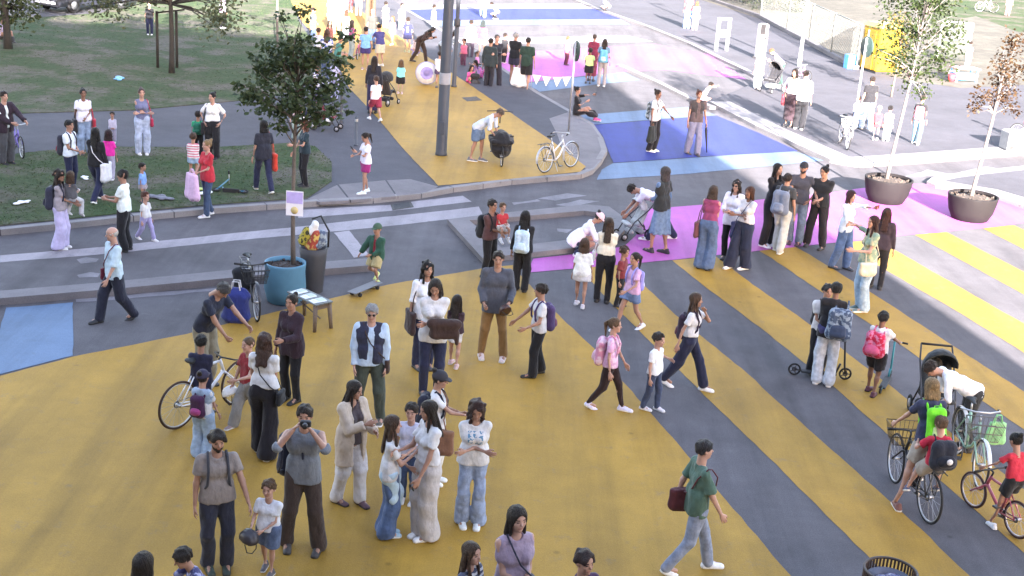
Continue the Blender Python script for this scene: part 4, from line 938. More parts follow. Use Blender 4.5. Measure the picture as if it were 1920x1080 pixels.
# bushes behind the fence
def bush(label, g, w, h, n, cols, seed, name='bush'):
    r2 = random.Random(seed); root = empty(name, g, 0, label, 'bush', 'bushes behind the chain link fence'); b = MB()
    for i in range(5): b.tube([(r2.uniform(-.2, .2), 0, 0), (r2.uniform(-w, w)*.5, r2.uniform(-.3, .3), h*.7)], .03, 5)
    b.build('stems', DARKBARK, root); V, Q = [], []
    for _ in range(n):
        k = r2.randrange(6); c_ = Vector((w*(k-2.5)/3.2, .25*math.sin(k*2+seed), h*(.42+.12*math.sin(k*1.7+seed)))); d = Vector((r2.gauss(0, 1), r2.gauss(0, 1), r2.gauss(0, 1))).normalized()*(r2.random()**.4)
        p = c_+Vector((d.x*w*.42, d.y*w*.4, d.z*h*.5)); p.z = max(.03, p.z); s = .16*r2.uniform(.6, 1.3); a = Vector((r2.gauss(0, 1), r2.gauss(0, 1), r2.gauss(0, 1))).normalized(); e = a.cross(Vector((r2.gauss(0, 1), r2.gauss(0, 1), r2.gauss(0, 1)))).normalized(); i = len(V)
        V += [p, p+a*s*.5+e*s*.3, p+a*s, p+a*s*.5-e*s*.3]; Q.append((i, i+1, i+2, i+3))
    link('foliage', mesh_np('foliage', V, Q, False), root, leafm(cols)); return root
GC = [(.016, .024, .012), (.030, .040, .020), (.055, .06, .035)]
for (bx, by, w, h, lb) in ((1335, -6, 1.8, 1.8, 'green bush at the left end of the chain link fence'), (1395, 6, 1.8, 2.3, 'rounded green bush in the middle of the fence line'), (1455, 20, 1.7, 2.6, 'tall grey green bush right of the other fence bushes'), (1900, -10, 2.2, 2.2, 'leafy bush at the far upper right corner')):
    bush(lb, P(bx, by, ZR), w, h, 1100, GC, bx)

# ------------------------------------------------------------------ posts, poles, street furniture
GREY = plain((.056, .067, .088), .5, .2, var=.08, scale=3); DGREY = plain((.05, .053, .062), .55, .2, var=.1); WHITE = plain((.42, .42, .42), .5, var=.05); STEEL = plain((.42, .43, .45), .4, .7, var=.08); BLACK = plain((.018, .018, .02), .55); RUBBER = plain((.02, .02, .021), .85)
g = P(827, 291, ZP); r_ = empty('lamp_post', g, 0, 'thick grey lamp post standing on the yellow path', 'lamp post')
MB().lathe([(.155, 0), (.155, .06), (.145, .1), (.14, 2.2), (.12, 6), (.10, 9.5)], 24).build('pole', GREY, r_)
b = MB(); b.lathe([(.146, 1.88), (.147, 1.9), (.147, 2.16), (.146, 2.18)], 24); b.build('band', plain((.24, .25, .28), .6), r_); MB().box((.0, -.142, .75), (.12, .03, .34), bev=.008).build('door_hatch', GREY, r_)
b = MB(); b.tube([(0, 0, 9.4), (.3, .1, 9.9), (1.2, .3, 10.0)], .05, 8); b.build('arm', GREY, r_); MB().box((1.6, .36, 10.0), (.8, .3, .1), bev=.03).build('lantern', GREY, r_)
g = P(851, 163, ZP); r_ = empty('signal_pole', g, 0, 'thinner dark grey pole behind the thick lamp post', 'pole')
MB().lathe([(.10, 0), (.10, .05), (.075, .08), (.07, 4.5)], 16).build('pole', DGREY, r_); MB().lathe([(.105, 2.05), (.11, 2.1), (.11, 2.25), (.105, 2.3)], 16).build('clamp', DGREY, r_); MB().box((0, -.02, 4.0), (.26, .22, .8), bev=.03).build('signal_head', BLACK, r_)
def sign(label, x, y, ty, polecol, ang, disc=.30, z=ZP, group=None):
    g = P(x, y, z); hh_ = zrow(g, ty)-z; r_ = empty('road_sign', g, R(ang), label, 'sign', group)
    b = MB(); b.tube([(0, 0, 0), (0, 0, hh_-.05)], .03, 10); b.build('pole', polecol, r_)
    M = Matrix.Translation((0, -.045, hh_-disc)) @ Matrix.Rotation(R(90), 4, 'X')
    MB().lathe([(0.001, -.012), (disc*.97, -.012), (disc, -.006), (disc, .012), (disc*.95, .012), (0.001, .012)], 28, M).build('disc', plain((.03, .055, .05), .5), r_)
    MB().lathe([(0.001, .014), (disc*.96, .014), (disc*.96, .018), (0.001, .018)], 28, M).build('face', plain((.45, .04, .05), .4), r_)
    b = MB()
    for q in (-.1, .1): b.box((0, -.02, hh_-disc+q), (.09, .05, .03))
    b.build('bracket', STEEL, r_); return r_
sign('round dark backed road sign turned edge on, its pole beside the leaning white bicycle', 1066, 246, 76, STEEL, 107)
sign('round dark backed road sign on the white pole before the yellow booth', 1597, 258, 68, WHITE, 112, .32, ZR)
g = P(1498, 124, ZR); r_ = empty('lamp_post', g, 0, 'slender pale lamp post on the sunny pavement near the fence', 'lamp post')
MB().lathe([(.09, 0), (.09, .3), (.07, .35), (.055, 7)], 16).build('pole', plain((.6, .6, .6), .5, .1), r_); MB().box((.4, 0, 7), (.8, .2, .1), bev=.02).build('lantern', STEEL, r_)
for (x, y, ty, lb) in ((640, 229, 162, 'thin dark bollard nearer the dark leaved tree'), (667, 273, 217, 'grey steel bollard left of the yellow path edge')):
    g = P(x, y, ZP); h_ = zrow(g, ty)-ZP; r_ = empty('bollard', g, 0, lb, 'bollard', 'bollards along the yellow path')
    MB().lathe([(.06, 0), (.06, .03), (.042, .04), (.042, h_-.05), (.03, h_-.012), (.001, h_)], 16).build('post', GREY if x > 650 else DGREY, r_); MB().lathe([(.044, h_-.16), (.0445, h_-.155), (.0445, h_-.09), (.044, h_-.085)], 16).build('ring', STEEL, r_)
# poster on the planter tree
r_ = empty('paper_poster', tb+Vector((.0, -.05, zc(380))), R(-3), 'white and lilac paper poster tied to the thin trunk above the blue planter', 'poster')
MB().box((.02, 0, 0), (.30, .006, .44)).build('sheet', plain((.74, .72, .78), .6, var=.03), r_); MB().box((.02, -.005, .10), (.28, .003, .20)).build('lilac_print', plain((.45, .38, .72), .6), r_)
MB().lathe([(.001, 0), (.065, 0), (.065, .003), (.001, .003)], 20, Matrix.Translation((.02, -.004, -.12)) @ Matrix.Rotation(R(90), 4, 'X')).build('round_print', plain((.6, .48, .22), .6), r_)
b = MB(); b.torus((.02, .05, .17), (0, 0, 1), .05, .006, 14, 5); b.build('string', BLACK, r_)
# dark bin with colourful things
g = P(583, 552); r_ = empty('dark_bin', g+Vector((0, .2, 0)), 0, 'tall dark grey tapered bin behind the blue planter, heaped with colourful things', 'bin')
MB().lathe([(.17, 0), (.18, .02), (.24, .7), (.26, .84), (.24, .84), (.21, .7)], 26, cap=False).build('shell', plain((.055, .055, .062), .65), r_); MB().lathe([(.001, .7), (.22, .7)], 20).build('floor', BLACK, r_)
b = MB(); b.tube([(.26, 0, .85), (.27, .0, 1.15), (.12, 0, 1.42), (-.04, 0, 1.35)], .018, 6); b.build('handle', BLACK, r_)
bo = g+Vector((0, .2, 0))
for (dx, dz, c_, s, lb, pt) in ((-.13, 1.08, (.40, .33, .05), .11, 'yellow and dark cloth bundle on the left in the dark bin', ('print', (.05, .05, .03))), (.02, 1.0, (.33, .06, .04), .13, 'red and orange patterned cloth bundle in the dark bin', ('tie', (.6, .42, .12))), (.13, 1.04, (.10, .13, .2), .11, 'dark blue cloth bundle on the right in the dark bin', ('print', (.3, .35, .4))), (.0, 1.24, (.74, .74, .76), .075, 'white crumpled paper on top of the dark bin', None)):
    o = empty('cloth_bundle' if s > .08 else 'paper_bundle', bo+Vector((dx, -.05, dz)), 0, lb, 'bundle' if s > .08 else 'paper', 'colourful things heaped in the dark bin')
    soft('bundle', [((-.05, 0, -.13), (.03, .0, s*.6), s*.9, s*.7), ((.04, .03, -.1), (.05, .0, s*.5), s*.7, s*.55)], cloth(c_, *(pt or ())), .02, o, fold=.012)
# little table with leaflets
a_, b_ = P(556, 600), P(600, 624); g = P(580, 607); d_ = P(595, 628)-P(556, 585); r_ = empty('folding_table', g, 0, 'small worn wooden side table carrying white leaflets', 'table')
ux = Vector((P(608, 620).x-P(575, 628).x, P(608, 620).y-P(575, 628).y, 0)).normalized(); r_.rotation_euler[2] = math.atan2(ux.y, ux.x)
TW, TL, TH = .36, .82, .48; WOOD = ground_mat('worn_wood', (.20, .15, .115), .2, .3)
for i in range(4): MB().box((-TW/2+TW*(i+.5)/4, 0, TH), (TW/4-.006, TL, .025), bev=.004).build('top_board', plain((.17, .18, .17), .6), r_)
for sx in (-1, 1):
    for sy in (-1, 1): b = MB(); b.tube([(sx*(TW/2-.04), sy*(TL/2-.06), TH-.03), (sx*(TW/2-.01), sy*(TL/2-.03), 0)], [.042, .030], 7); b.build('leg', WOOD, r_)
for sy in (-1, 1): MB().box((0, sy*(TL/2-.06), TH-.06), (TW-.1, .03, .09)).build('rail', WOOD, r_)
b = MB(); b.tube([(-.02, -TL/2+.08, .2), (.04, TL/2-.1, .3)], .012, 6); b.build('brace', WOOD, r_)
Mt = Matrix.Translation(g) @ Matrix.Rotation(r_.rotation_euler[2], 4, 'Z')
for i, (y_, w_, lb) in enumerate(((-.27, .26, 'stack of white leaflets at the near end of the small table'), (0.0, .24, 'white leaflets in the middle of the small table'), (.27, .26, 'white leaflets at the far end of the small table'))):
    o = empty('leaflet_stack', Mt@Vector((.0, y_, TH+.014)), r_.rotation_euler[2]+.1*i-.1, lb, 'leaflets', 'leaflets on the small table')
    for k in range(3): MB().box((.03*k-.03, .01*k, .004+.006*k), (w_-.06*k, .17-.02*k, .005)).build('sheet', plain((.74, .76, .76), .6, var=.04) if k < 2 else plain((.50, .56, .54), .6), o)
# litter bin at the bottom edge
g = P(1656, 1150); zt_ = zrow(g, 1070); r_ = empty('litter_bin', g, 0, 'round slatted litter bin with ribbed rim at the lower edge', 'litter bin')
rr_ = .285; MB().lathe([(rr_*.84, .08), (rr_*.86, .1), (rr_*.9, zt_-.10), (rr_*.86, zt_-.10), (rr_*.82, .12)], 36, cap=False).build('liner', plain((.12, .125, .16), .35, .4), r_)
b = MB(); b.torus((0, 0, zt_), (0, 0, 1), rr_, .016, 44, 6); b.build('top_ring', plain((.05, .035, .03), .55), r_); b = MB(); b.torus((0, 0, zt_-.16), (0, 0, 1), rr_*.97, .012, 44, 6); b.build('lower_ring', plain((.05, .035, .03), .55), r_)
for i in range(44):
    t_ = 2*math.pi*i/44; MB().box((rr_, 0, zt_-.09), (.016, .022, .17), Matrix.Rotation(t_, 4, 'Z'), bev=.003).build('slat', plain((.055, .035, .028), .6), r_)
MB().lathe([(.05, 0), (.05, .1), (rr_*.84, .1)], 20, cap=False).build('foot', BLACK, r_)
soft('bag', [((0, 0, .25), (.06, .05, zt_-.28), .22, .2), ((-.05, -.08, .3), (-.02, -.03, zt_-.24), .16, .12)], plain((.10, .10, .2), .25), .03, r_, fold=.012)
# chain link fence
ends = [P(1330, 0, ZR), P(1425, 33, ZR), P(1475, 60, ZR), P(1517, 82, ZR), P(1557, 104, ZR), P(1605, 130, ZR)]
r_ = empty('chain_link_fence', ends[0], 0, 'chain link fence on slender posts behind the sunny pavement', 'fence'); o0 = ends[0]; FH = 1.9
FM = plain((.24, .25, .23), .6, .3)
for p in ends: b = MB(); b.tube([p-o0, p-o0+Vector((0, 0, FH))], .035, 8); b.build('post', FM, r_)
for a_, b_ in zip(ends[:-1], ends[1:]): b = MB(); b.tube([a_-o0+Vector((0, 0, FH-.03)), b_-o0+Vector((0, 0, FH-.03))], .02, 6); b.build('top_rail', FM, r_)
b = MB()
for a_, b_ in zip(ends[:-1], ends[1:]):
    L = (b_-a_).length; n = int(L/.22); u = (b_-a_)/L
    for i in range(-8, n):
        for s in (0, 1):
            p0, p1 = i*.22, i*.22+FH-.1; t0, t1 = max(0, p0), min(L, p1)
            if t1 <= t0: continue
            z0, z1 = t0-p0+.05, t1-p0+.05
            if s: z0, z1 = FH-z0, FH-z1
            b.tube([a_-o0+u*t0+Vector((0, 0, z0)), a_-o0+u*t1+Vector((0, 0, z1))], .006, 3, cap=False)
o = b.build('wire_mesh', FM, r_); o['kind'] = 'stuff'
b = MB()
for a_, b_ in zip(ends[:-1], ends[1:]):
    n = Vector((-(b_-a_).y, (b_-a_).x, 0)).normalized()*.12; b.prism([a_-n, b_-n, b_+n, a_+n], 0, ZR+.16)
structure('low_wall', b, CONC)
# dark mesh panel on pale posts
pa, pb = P(1756, 112, ZR), P(1812, 116, ZR); hh_ = zrow(pa, 40)-ZR; r_ = empty('mesh_screen', pa, 0, 'dark mesh screen between two pale posts at the park edge', 'screen')
for p in (pa, pb): b = MB(); b.tube([p-pa, p-pa+Vector((0, 0, hh_))], .045, 8); b.build('post', plain((.6, .62, .52), .6), r_)
b = MB(); b.tube([Vector((0, 0, hh_)), pb-pa+Vector((0, 0, hh_))], .03, 6); b.build('rail', WHITE, r_)
b = MB(); u = pb-pa
for i in range(26): b.tube([u*(i/25)+Vector((0, 0, .05)), u*(i/25)+Vector((0, 0, hh_-.05))], .014, 3)
for i in range(16): b.tube([Vector((0, .02, .1+i*(hh_-.2)/15)), u+Vector((0, .02, .1+i*(hh_-.2)/15))], .012, 3)
o = b.build('mesh', plain((.10, .11, .10), .7), r_); o['kind'] = 'stuff'
# yellow booth
ga, gb = P(1598, 126, ZR), P(1652, 142, ZR); g = ga.lerp(gb, .5); u = (gb-ga); w_ = u.length; hh_ = zrow(ga, 36)-ZR
r_ = empty('yellow_booth', g, math.atan2(u.y, u.x), 'bright yellow upright plastic booth beside the park fence', 'booth'); YP = plain((.28, .175, .010), .4, var=.06, scale=2); D_ = 1.15
w_ = min(w_, 1.25)
MB().box((0, D_/2, hh_*.47+.04), (w_, D_, hh_*.90), bev=.05).build('body', YP, r_)
MB().add([(-w_/2-.05, -.05, hh_*.92), (w_/2+.05, -.05, hh_*.92), (w_/2+.05, D_+.05, hh_*.92), (-w_/2-.05, D_+.05, hh_*.92), (-w_/2+.1, .1, hh_), (w_/2-.1, .1, hh_), (w_/2-.1, D_-.1, hh_), (-w_/2+.1, D_-.1, hh_)], [(3, 2, 1, 0), (4, 5, 6, 7), (0, 1, 5, 4), (1, 2, 6, 5), (2, 3, 7, 6), (3, 0, 4, 7)]).build('roof', plain((.34, .26, .07), .45), r_)
MB().box((-.08, -.012, hh_*.45), (w_*.62, .03, hh_*.78), bev=.01).build('door', plain((.25, .15, .01), .45), r_); MB().box((-w_*.16, -.03, hh_*.72), (.10, .02, .5), bev=.008).build('vent', plain((.7, .62, .35), .5), r_); MB().box((w_*.16, -.03, hh_*.45), (.05, .04, .16), bev=.008).build('handle', BLACK, r_); MB().box((0, D_/2, .04), (w_*.96, D_*.96, .08)).build('skid', BLACK, r_)
# white frame board and white totem
g = P(1352, 95, ZR); hh_ = zrow(g, 33)-ZR; r_ = empty('frame_sign', g, R(25), 'white two legged frame board standing on the sunny pavement', 'sign board')
for sx in (-1, 1): MB().box((sx*.28, 0, hh_/2), (.13, .10, hh_), bev=.01).build('leg', WHITE, r_)
MB().box((0, 0, hh_-.06), (.43, .09, .12), bev=.01).build('header', WHITE, r_); MB().box((-.02, 0, hh_*.52), (.43, .05, hh_*.22), bev=.01).build('panel', plain((.42, .42, .55), .5), r_)
g = P(1424, 110, ZR); hh_ = zrow(g, 44)-ZR; r_ = empty('charging_totem', g, R(15), 'white rounded totem with dark screen and round dark socket', 'totem')
MB().box((0, 0, hh_/2), (.42, .30, hh_), bev=.05).build('casing', WHITE, r_); MB().box((-.06, -.15, hh_*.84), (.24, .03, .45), bev=.01).build('screen', plain((.02, .02, .022), .2), r_)
MB().lathe([(.001, 0), (.07, 0), (.07, .02), (.001, .02)], 16, Matrix.Translation((.08, -.15, hh_*.6)) @ Matrix.Rotation(R(90), 4, 'X')).build('socket', BLACK, r_); MB().box((0, 0, .04), (.48, .36, .08)).build('plinth', CONC, r_)
# white block at the right edge, toys
g = P(1905, 282, ZR); r_ = empty('concrete_block', g, R(8), 'white concrete block at the right edge on the sunny kerb', 'block'); MB().box((.2, .1, .3), (1.2, .6, .6), bev=.04).build('block', plain((.3, .3, .3), .8), r_); MB().box((-.28, -.21, .12), (.12, .02, .1)).build('slot', BLACK, r_)
g = P(1805, 152, ZR); r_ = empty('play_table', g, R(12), 'low blue play table with pink top at the park edge', 'play table'); MB().box((0, 0, .55), (1.1, .7, .05), bev=.015).build('top', plain((.6, .34, .34), .6), r_); MB().box((0, 0, .2), (.9, .5, .26), bev=.02).build('tray', plain((.12, .3, .6), .5), r_)
for sx in (-1, 1):
    for sy in (-1, 1): MB().box((sx*.45, sy*.25, .27), (.06, .06, .54)).build('leg', plain((.2, .45, .7), .5), r_)
g = P(1783, 153, ZR); r_ = empty('red_bucket', g, 0, 'small red bucket beside the blue play table', 'bucket'); MB().lathe([(.12, 0), (.17, .32), (.15, .32), (.10, .03)], 16).build('tub', plain((.55, .04, .05), .5), r_); b = MB(); b.tube([(-.16, 0, .31), (-.1, 0, .45), (.1, 0, .45), (.16, 0, .31)], .01, 5); b.build('handle', WHITE, r_)
g = P(1592, 128, ZR); r_ = empty('blue_crate', g, R(20), 'blue plastic crate on the ground left of the yellow booth', 'crate'); b = MB(); b.box((0, 0, .02), (.4, .3, .04))
for s in (-1, 1): b.box((s*.19, 0, .3), (.03, .3, .56)); b.box((0, s*.14, .3), (.35, .03, .56))
b.build('shell', plain((.05, .2, .5), .5), r_)
# car park beyond the lawn
def car(label, g, rz, col):
    r_ = empty('parked_car', g, rz, label, 'car'); m = plain(col, .3, .1, spec=.6)
    b = MB(); sec = [(-2.1, .35, .62), (-2.05, .85, .80), (-1.2, .95, .84), (.9, .95, .86), (2.0, .92, .84), (2.15, .5, .7)]; vs = []; fs = []
    for (x, zt, hw) in sec: vs += [(x, -hw, .28), (x, -hw-.02, zt*.6), (x, -hw+.03, zt), (x, hw-.03, zt), (x, hw+.02, zt*.6), (x, hw, .28)]
    for i in range(len(sec)-1):
        for j in range(6): fs.append((i*6+j, i*6+(j+1) % 6, (i+1)*6+(j+1) % 6, (i+1)*6+j))
    fs += [(5, 4, 3, 2, 1, 0), tuple(range(30, 36))]; b.add(vs, fs); shade_auto(b.build('body', m, r_), 30)
    b = MB(); b.add([(-1.0, -.78, .93), (-1.0, .78, .93), (1.9, .80, .92), (1.9, -.80, .92), (-.3, -.6, 1.46), (-.3, .6, 1.46), (1.5, .62, 1.45), (1.5, -.62, 1.45)], [(4, 5, 6, 7), (0, 1, 5, 4), (1, 2, 6, 5), (2, 3, 7, 6), (3, 0, 4, 7)]); b.build('windows', plain((.02, .025, .03), .1, spec=.8), r_)
    MB().box((.6, 0, 1.475), (1.7, 1.16, .05), bev=.02).build('roof', m, r_)
    for x in (-1.35, 1.35):
        for s in (-1, 1):
            M = Matrix.Translation((x, s*.78, .32)) @ Matrix.Rotation(R(90), 4, 'X'); w = MB().lathe([(.18, -.1), (.3, -.1), (.32, -.06), (.32, .06), (.3, .1), (.18, .1)], 20, M, cap=False).build('wheel', RUBBER, r_); MB().lathe([(.001, -.06), (.19, -.085), (.19, .085), (.001, .06)], 14, M).build('rim', STEEL, w)
    for s in (-1, 1): MB().box((-2.08, s*.58, .68), (.06, .32, .12), bev=.02).build('headlight', WHITE, r_)
    MB().box((-2.14, 0, .42), (.03, 1.2, .10)).build('bumper_strip', plain((.6, .6, .62), .5), r_); MB().box((-2.15, 0, .55), (.02, .5, .11)).build('number_plate', WHITE, r_); return r_
gc = P(112, 26, ZP); car('dark parked car at the upper left beyond the lawn', gc+Vector((.4, 1.9, .03)), R(62), (.022, .024, .035))

# ------------------------------------------------------------------ cycles, scooters, pushchairs
def frame_m(g, rz, roll=0): return Matrix.Translation(g) @ Matrix.Rotation(rz, 4, 'Z') @ Matrix.Rotation(R(roll), 4, 'X')
def bike(label, pf, pr, frame=(.7, .7, .7), wheel=.34, tyre=(.02, .02, .02), style='city', lean=0, z=0.0, steer=0, basket=None, rack=False, guards=None, group=None, rimc=(.45, .46, .48), saddle=(.02, .02, .02), wb=None, thin=.011, at=None, name='bicycle', drop=False):
    """pf, pr: where front and rear tyre meet the ground in the picture"""
    F, B = (P(*pf, z), P(*pr, z)) if at is None else at; d = F-B; rz = math.atan2(d.y, d.x); s = wheel/.34; wb = wb or max(.55*wheel/.2*.62, min(d.length, 1.10*max(.75, s))); mid = (F+B)/2
    root = empty(name, (0, 0, 0), 0, label, 'bicycle', group); M = frame_m(mid, rz, lean); root.matrix_world = M; x0, x1 = -wb/2, wb/2; w = wheel
    fm = plain(frame, .35, .15, spec=.6); tm = plain(tyre, .85); rm = plain(rimc, .35, .7)
    bb = Vector((x0+.42*s, 0, w*.82)); st = Vector((x0+.30*s, 0, w+.44*s)); ht = Vector((x1-.36*s, 0, w+.46*s)); hb = Vector((x1-.29*s, 0, w+.27*s)); rx = Vector((x0, 0, w)); fx = Vector((x1, 0, w))
    SM = Matrix.Translation(hb) @ Matrix.Rotation(R(steer), 4, 'Z') @ Matrix.Translation(-hb)
    b = MB(); t1 = .020*(.75+.25*s)
    if style == 'city': b.tube([hb+Vector((0, 0, .02)), bb.lerp(hb, .45)-Vector((0, 0, .05)), bb], t1*1.1, 8); b.tube([ht-Vector((0, 0, .06)), bb.lerp(st, .45)], t1, 8)
    else: b.tube([hb, bb], t1*1.15, 8); b.tube([ht-Vector((0, 0, .03)), st-Vector((0, 0, .02))], t1, 8)
    b.tube([bb, st], t1, 8); b.tube([hb-Vector((-.005, 0, .02)), ht], t1*1.1, 8)
    for sy in (-1, 1): b.tube([bb+Vector((0, sy*.03, 0)), rx+Vector((0, sy*.055, 0))], t1*.55, 6); b.tube([st+Vector((0, sy*.02, -.05)), rx+Vector((0, sy*.055, 0))], t1*.5, 6)
    b.build('frame', fm, root)
    b = MB()
    for sy in (-1, 1): b.tube([hb+Vector((.0, sy*.05, -.02)), hb.lerp(fx, .5)+Vector((-.02, sy*.055, 0)), fx+Vector((0, sy*.055, 0))], t1*.65, 6, SM)
    b.tube([hb+Vector((0, -.05, -.02)), hb+Vector((0, .05, -.02))], t1*.8, 6, SM); b.build('fork', fm, root)
    for nm, c, MM in (('front_wheel', fx, SM), ('rear_wheel', rx, None)):
        b = MB(); b.torus(c, (0, 1, 0), w-thin*1.5, thin*1.5, 40, 7, MM); wh = b.build(nm, tm, root)
        b = MB(); b.torus(c, (0, 1, 0), w-thin*3.3, thin, 36, 5, MM); b.build('rim', rm, wh)
        b = MB(); b.tube([c-Vector((0, .05, 0)), c+Vector((0, .05, 0))], .022*s, 8, MM); b.build('hub', rm, wh)
        b = MB(); ns = 18
        for i in range(ns):
            a1, a2 = 2*math.pi*i/ns, 2*math.pi*(i+1.6)/ns; b.tube([c+Vector((.02*math.cos(a1), (.03 if i % 2 else -.03), .02*math.sin(a1))), c+Vector((math.cos(a2)*(w-.03), 0, math.sin(a2)*(w-.03)))], .0022, 3, MM, cap=False)
        o = b.build('spokes', rm, wh); o['kind'] = 'stuff'
    b = MB(); hz = .0 if style == 'race' else .08*s; top = ht+Vector((-.02, 0, hz)); b.tube([ht, top], t1*.7, 7, SM)
    b.tube([top, top+Vector((.05, 0, .015))], t1*.7, 6, SM); q = top+Vector((.05, 0, .015))
    if style == 'race': pts = [q+Vector((.1, -.2, -.09)), q+Vector((.14, -.21, -.02)), q+Vector((.06, -.2, .0)), q, q+Vector((.06, .2, .0)), q+Vector((.14, .21, -.02)), q+Vector((.1, .2, -.09))]
    elif style == 'mtb': pts = [q+Vector((-.05, -.31, .03)), q+Vector((0, -.1, .01)), q, q+Vector((0, .1, .01)), q+Vector((-.05, .31, .03))]
    else: pts = [q+Vector((-.2*s, -.27*s, .03)), q+Vector((-.06*s, -.25*s, .07*s)), q+Vector((0, -.1*s, .06*s)), q+Vector((0, .1*s, .06*s)), q+Vector((-.06*s, .25*s, .07*s)), q+Vector((-.2*s, .27*s, .03))]
    b.tube(pts, .012, 7, SM); hbn = b.build('handlebar', rm if style == 'city' else plain((.03, .03, .03), .5), root)
    b = MB()
    for e in (0, -1): n_ = 1 if e == 0 else -2; b.tube([pts[e], pts[e].lerp(pts[n_], .55)], .018, 7, SM)
    b.build('grip', RUBBER, hbn)
    b = MB(); b.tube([st-Vector((0, 0, .02)), st+Vector((-.02, 0, .12*s))], .013, 7); b.build('seat_post', rm, root)
    sp = st+Vector((-.02, 0, .14*s)); soft('saddle', [(sp+Vector((-.07*s, -.04, 0)), sp+Vector((-.07*s, .04, 0)), .045*s, .045*s, (0, 0, 1), .6), (sp+Vector((-.06*s, 0, 0)), sp+Vector((.13*s, 0, .005)), .05*s, .022*s, (0, 0, 1), .7)], plain(saddle, .6), .013, root)
    b = MB(); b.torus(bb, (0, 1, 0), .085*s, .008, 20, 5); b.torus(rx+Vector((0, .03, 0)), (0, 1, 0), .04*s, .01, 14, 5); b.tube([bb+Vector((0, .035, .085*s)), rx+Vector((0, .035, .04*s))], .005, 4); b.tube([bb+Vector((0, .035, -.085*s)), rx+Vector((0, .035, -.04*s))], .005, 4); b.build('chainset', plain((.08, .08, .085), .45, .6), root)
    for sy in (-1, 1):
        b = MB(); e = bb+Vector((sy*.06*s, -sy*.07, -sy*.15*s)); b.tube([bb+Vector((0, -sy*.05, 0)), e], .011, 6); b.box(e+Vector((0, -sy*.05, 0)), (.09*s, .085, .025)); b.build('crank', plain((.07, .07, .075), .5, .4), root)
    if guards:
        for c, a0, a1, MM in ((rx, -10, 190, None), (fx, 20, 200, SM)):
            b = MB(); rr2 = w+.018; n = 20; vs = []; fs = []
            for i in range(n+1):
                t = R(a0+(a1-a0)*i/n)
                for sy in (-1, 0, 1): vs.append(c+Vector((math.cos(t)*(rr2-(.014 if sy else 0)), sy*.028, math.sin(t)*(rr2-(.014 if sy else 0)))))
            for i in range(n):
                for k in (0, 1): fs.append((i*3+k, i*3+k+1, i*3+k+4, i*3+k+3))
            b.add(vs, fs, MM, True); b.build('mudguard', plain(guards, .35, .3), root)
    if rack:
        b = MB(); zr = w*2+.07
        for sy in (-1, 1): b.tube([st+Vector((0, sy*.05, -.12*s)), (x0+.2*s, sy*.06, zr), (x0-.22*s, sy*.06, zr)], .008, 6); b.tube([(x0-.1, sy*.06, zr), (x0, sy*.06, w)], .007, 6)
        for i in range(3): b.tube([(x0+.15-.15*i, -.06, zr), (x0+.15-.15*i, .06, zr)], .006, 5)
        b.build('rack', plain((.1, .1, .1), .5, .5), root)
    if basket:
        c = top+Vector((.22*s, 0, -.10)); bw, bd, bh = .20, .15, .24; b = MB()
        for zz, k in ((bh/2, 1.1), (0, 1.0), (-bh/2, .85)): b.tube([c+Vector((-bd*k, -bw*k, zz)), c+Vector((bd*k, -bw*k, zz)), c+Vector((bd*k, bw*k, zz)), c+Vector((-bd*k, bw*k, zz))], .007, 5, SM, closed=True)
        for i in range(28):
            t = i/28*4; sd_ = int(t); u = t-sd_; cs = [(-1, -1), (1, -1), (1, 1), (-1, 1)]; a, e = cs[sd_], cs[(sd_+1) % 4]; px_, py_ = a[0]+(e[0]-a[0])*u, a[1]+(e[1]-a[1])*u
            b.tube([c+Vector((px_*bd*1.1, py_*bw*1.1, bh/2)), c+Vector((px_*bd*.85, py_*bw*.85, -bh/2))], .0035, 4, SM, cap=False)
        for i in range(7): u = -1+i/3; b.tube([c+Vector((u*bd*.85, -bw*.85, -bh/2)), c+Vector((u*bd*.85, bw*.85, -bh/2))], .0035, 4, SM, cap=False)
        b.build('basket', plain(basket, .6, .3), root)
    if lean or style == 'city':
        b = MB(); b.tube([bb+Vector((-.05, -.04, -.06)), (bb.x-.12, -.16-.1*(lean > 0), .01)], .009, 6); b.build('kickstand', STEEL, root)
    r = Person(); r.root = root; r.M = M; r.st = sp; r.bar = [SM@pts[0], SM@pts[-1]]; r.bb = bb; r.rz = rz; r.w = w; r.x0 = x0; r.x1 = x1; r.top = top; r.mid = mid; r.s = s; return r
def bars(bk, rootpos, yaw, h):
    """grips of a cycle as hand targets (fractions of h) in the frame of a person standing at rootpos"""
    Mi = (Matrix.Translation(rootpos) @ Matrix.Rotation(yaw, 4, 'Z')).inverted(); out = []
    for q in bk.bar: v = Mi @ (bk.M @ q); out.append(v/h)
    return sorted(out, key=lambda v: v.x)
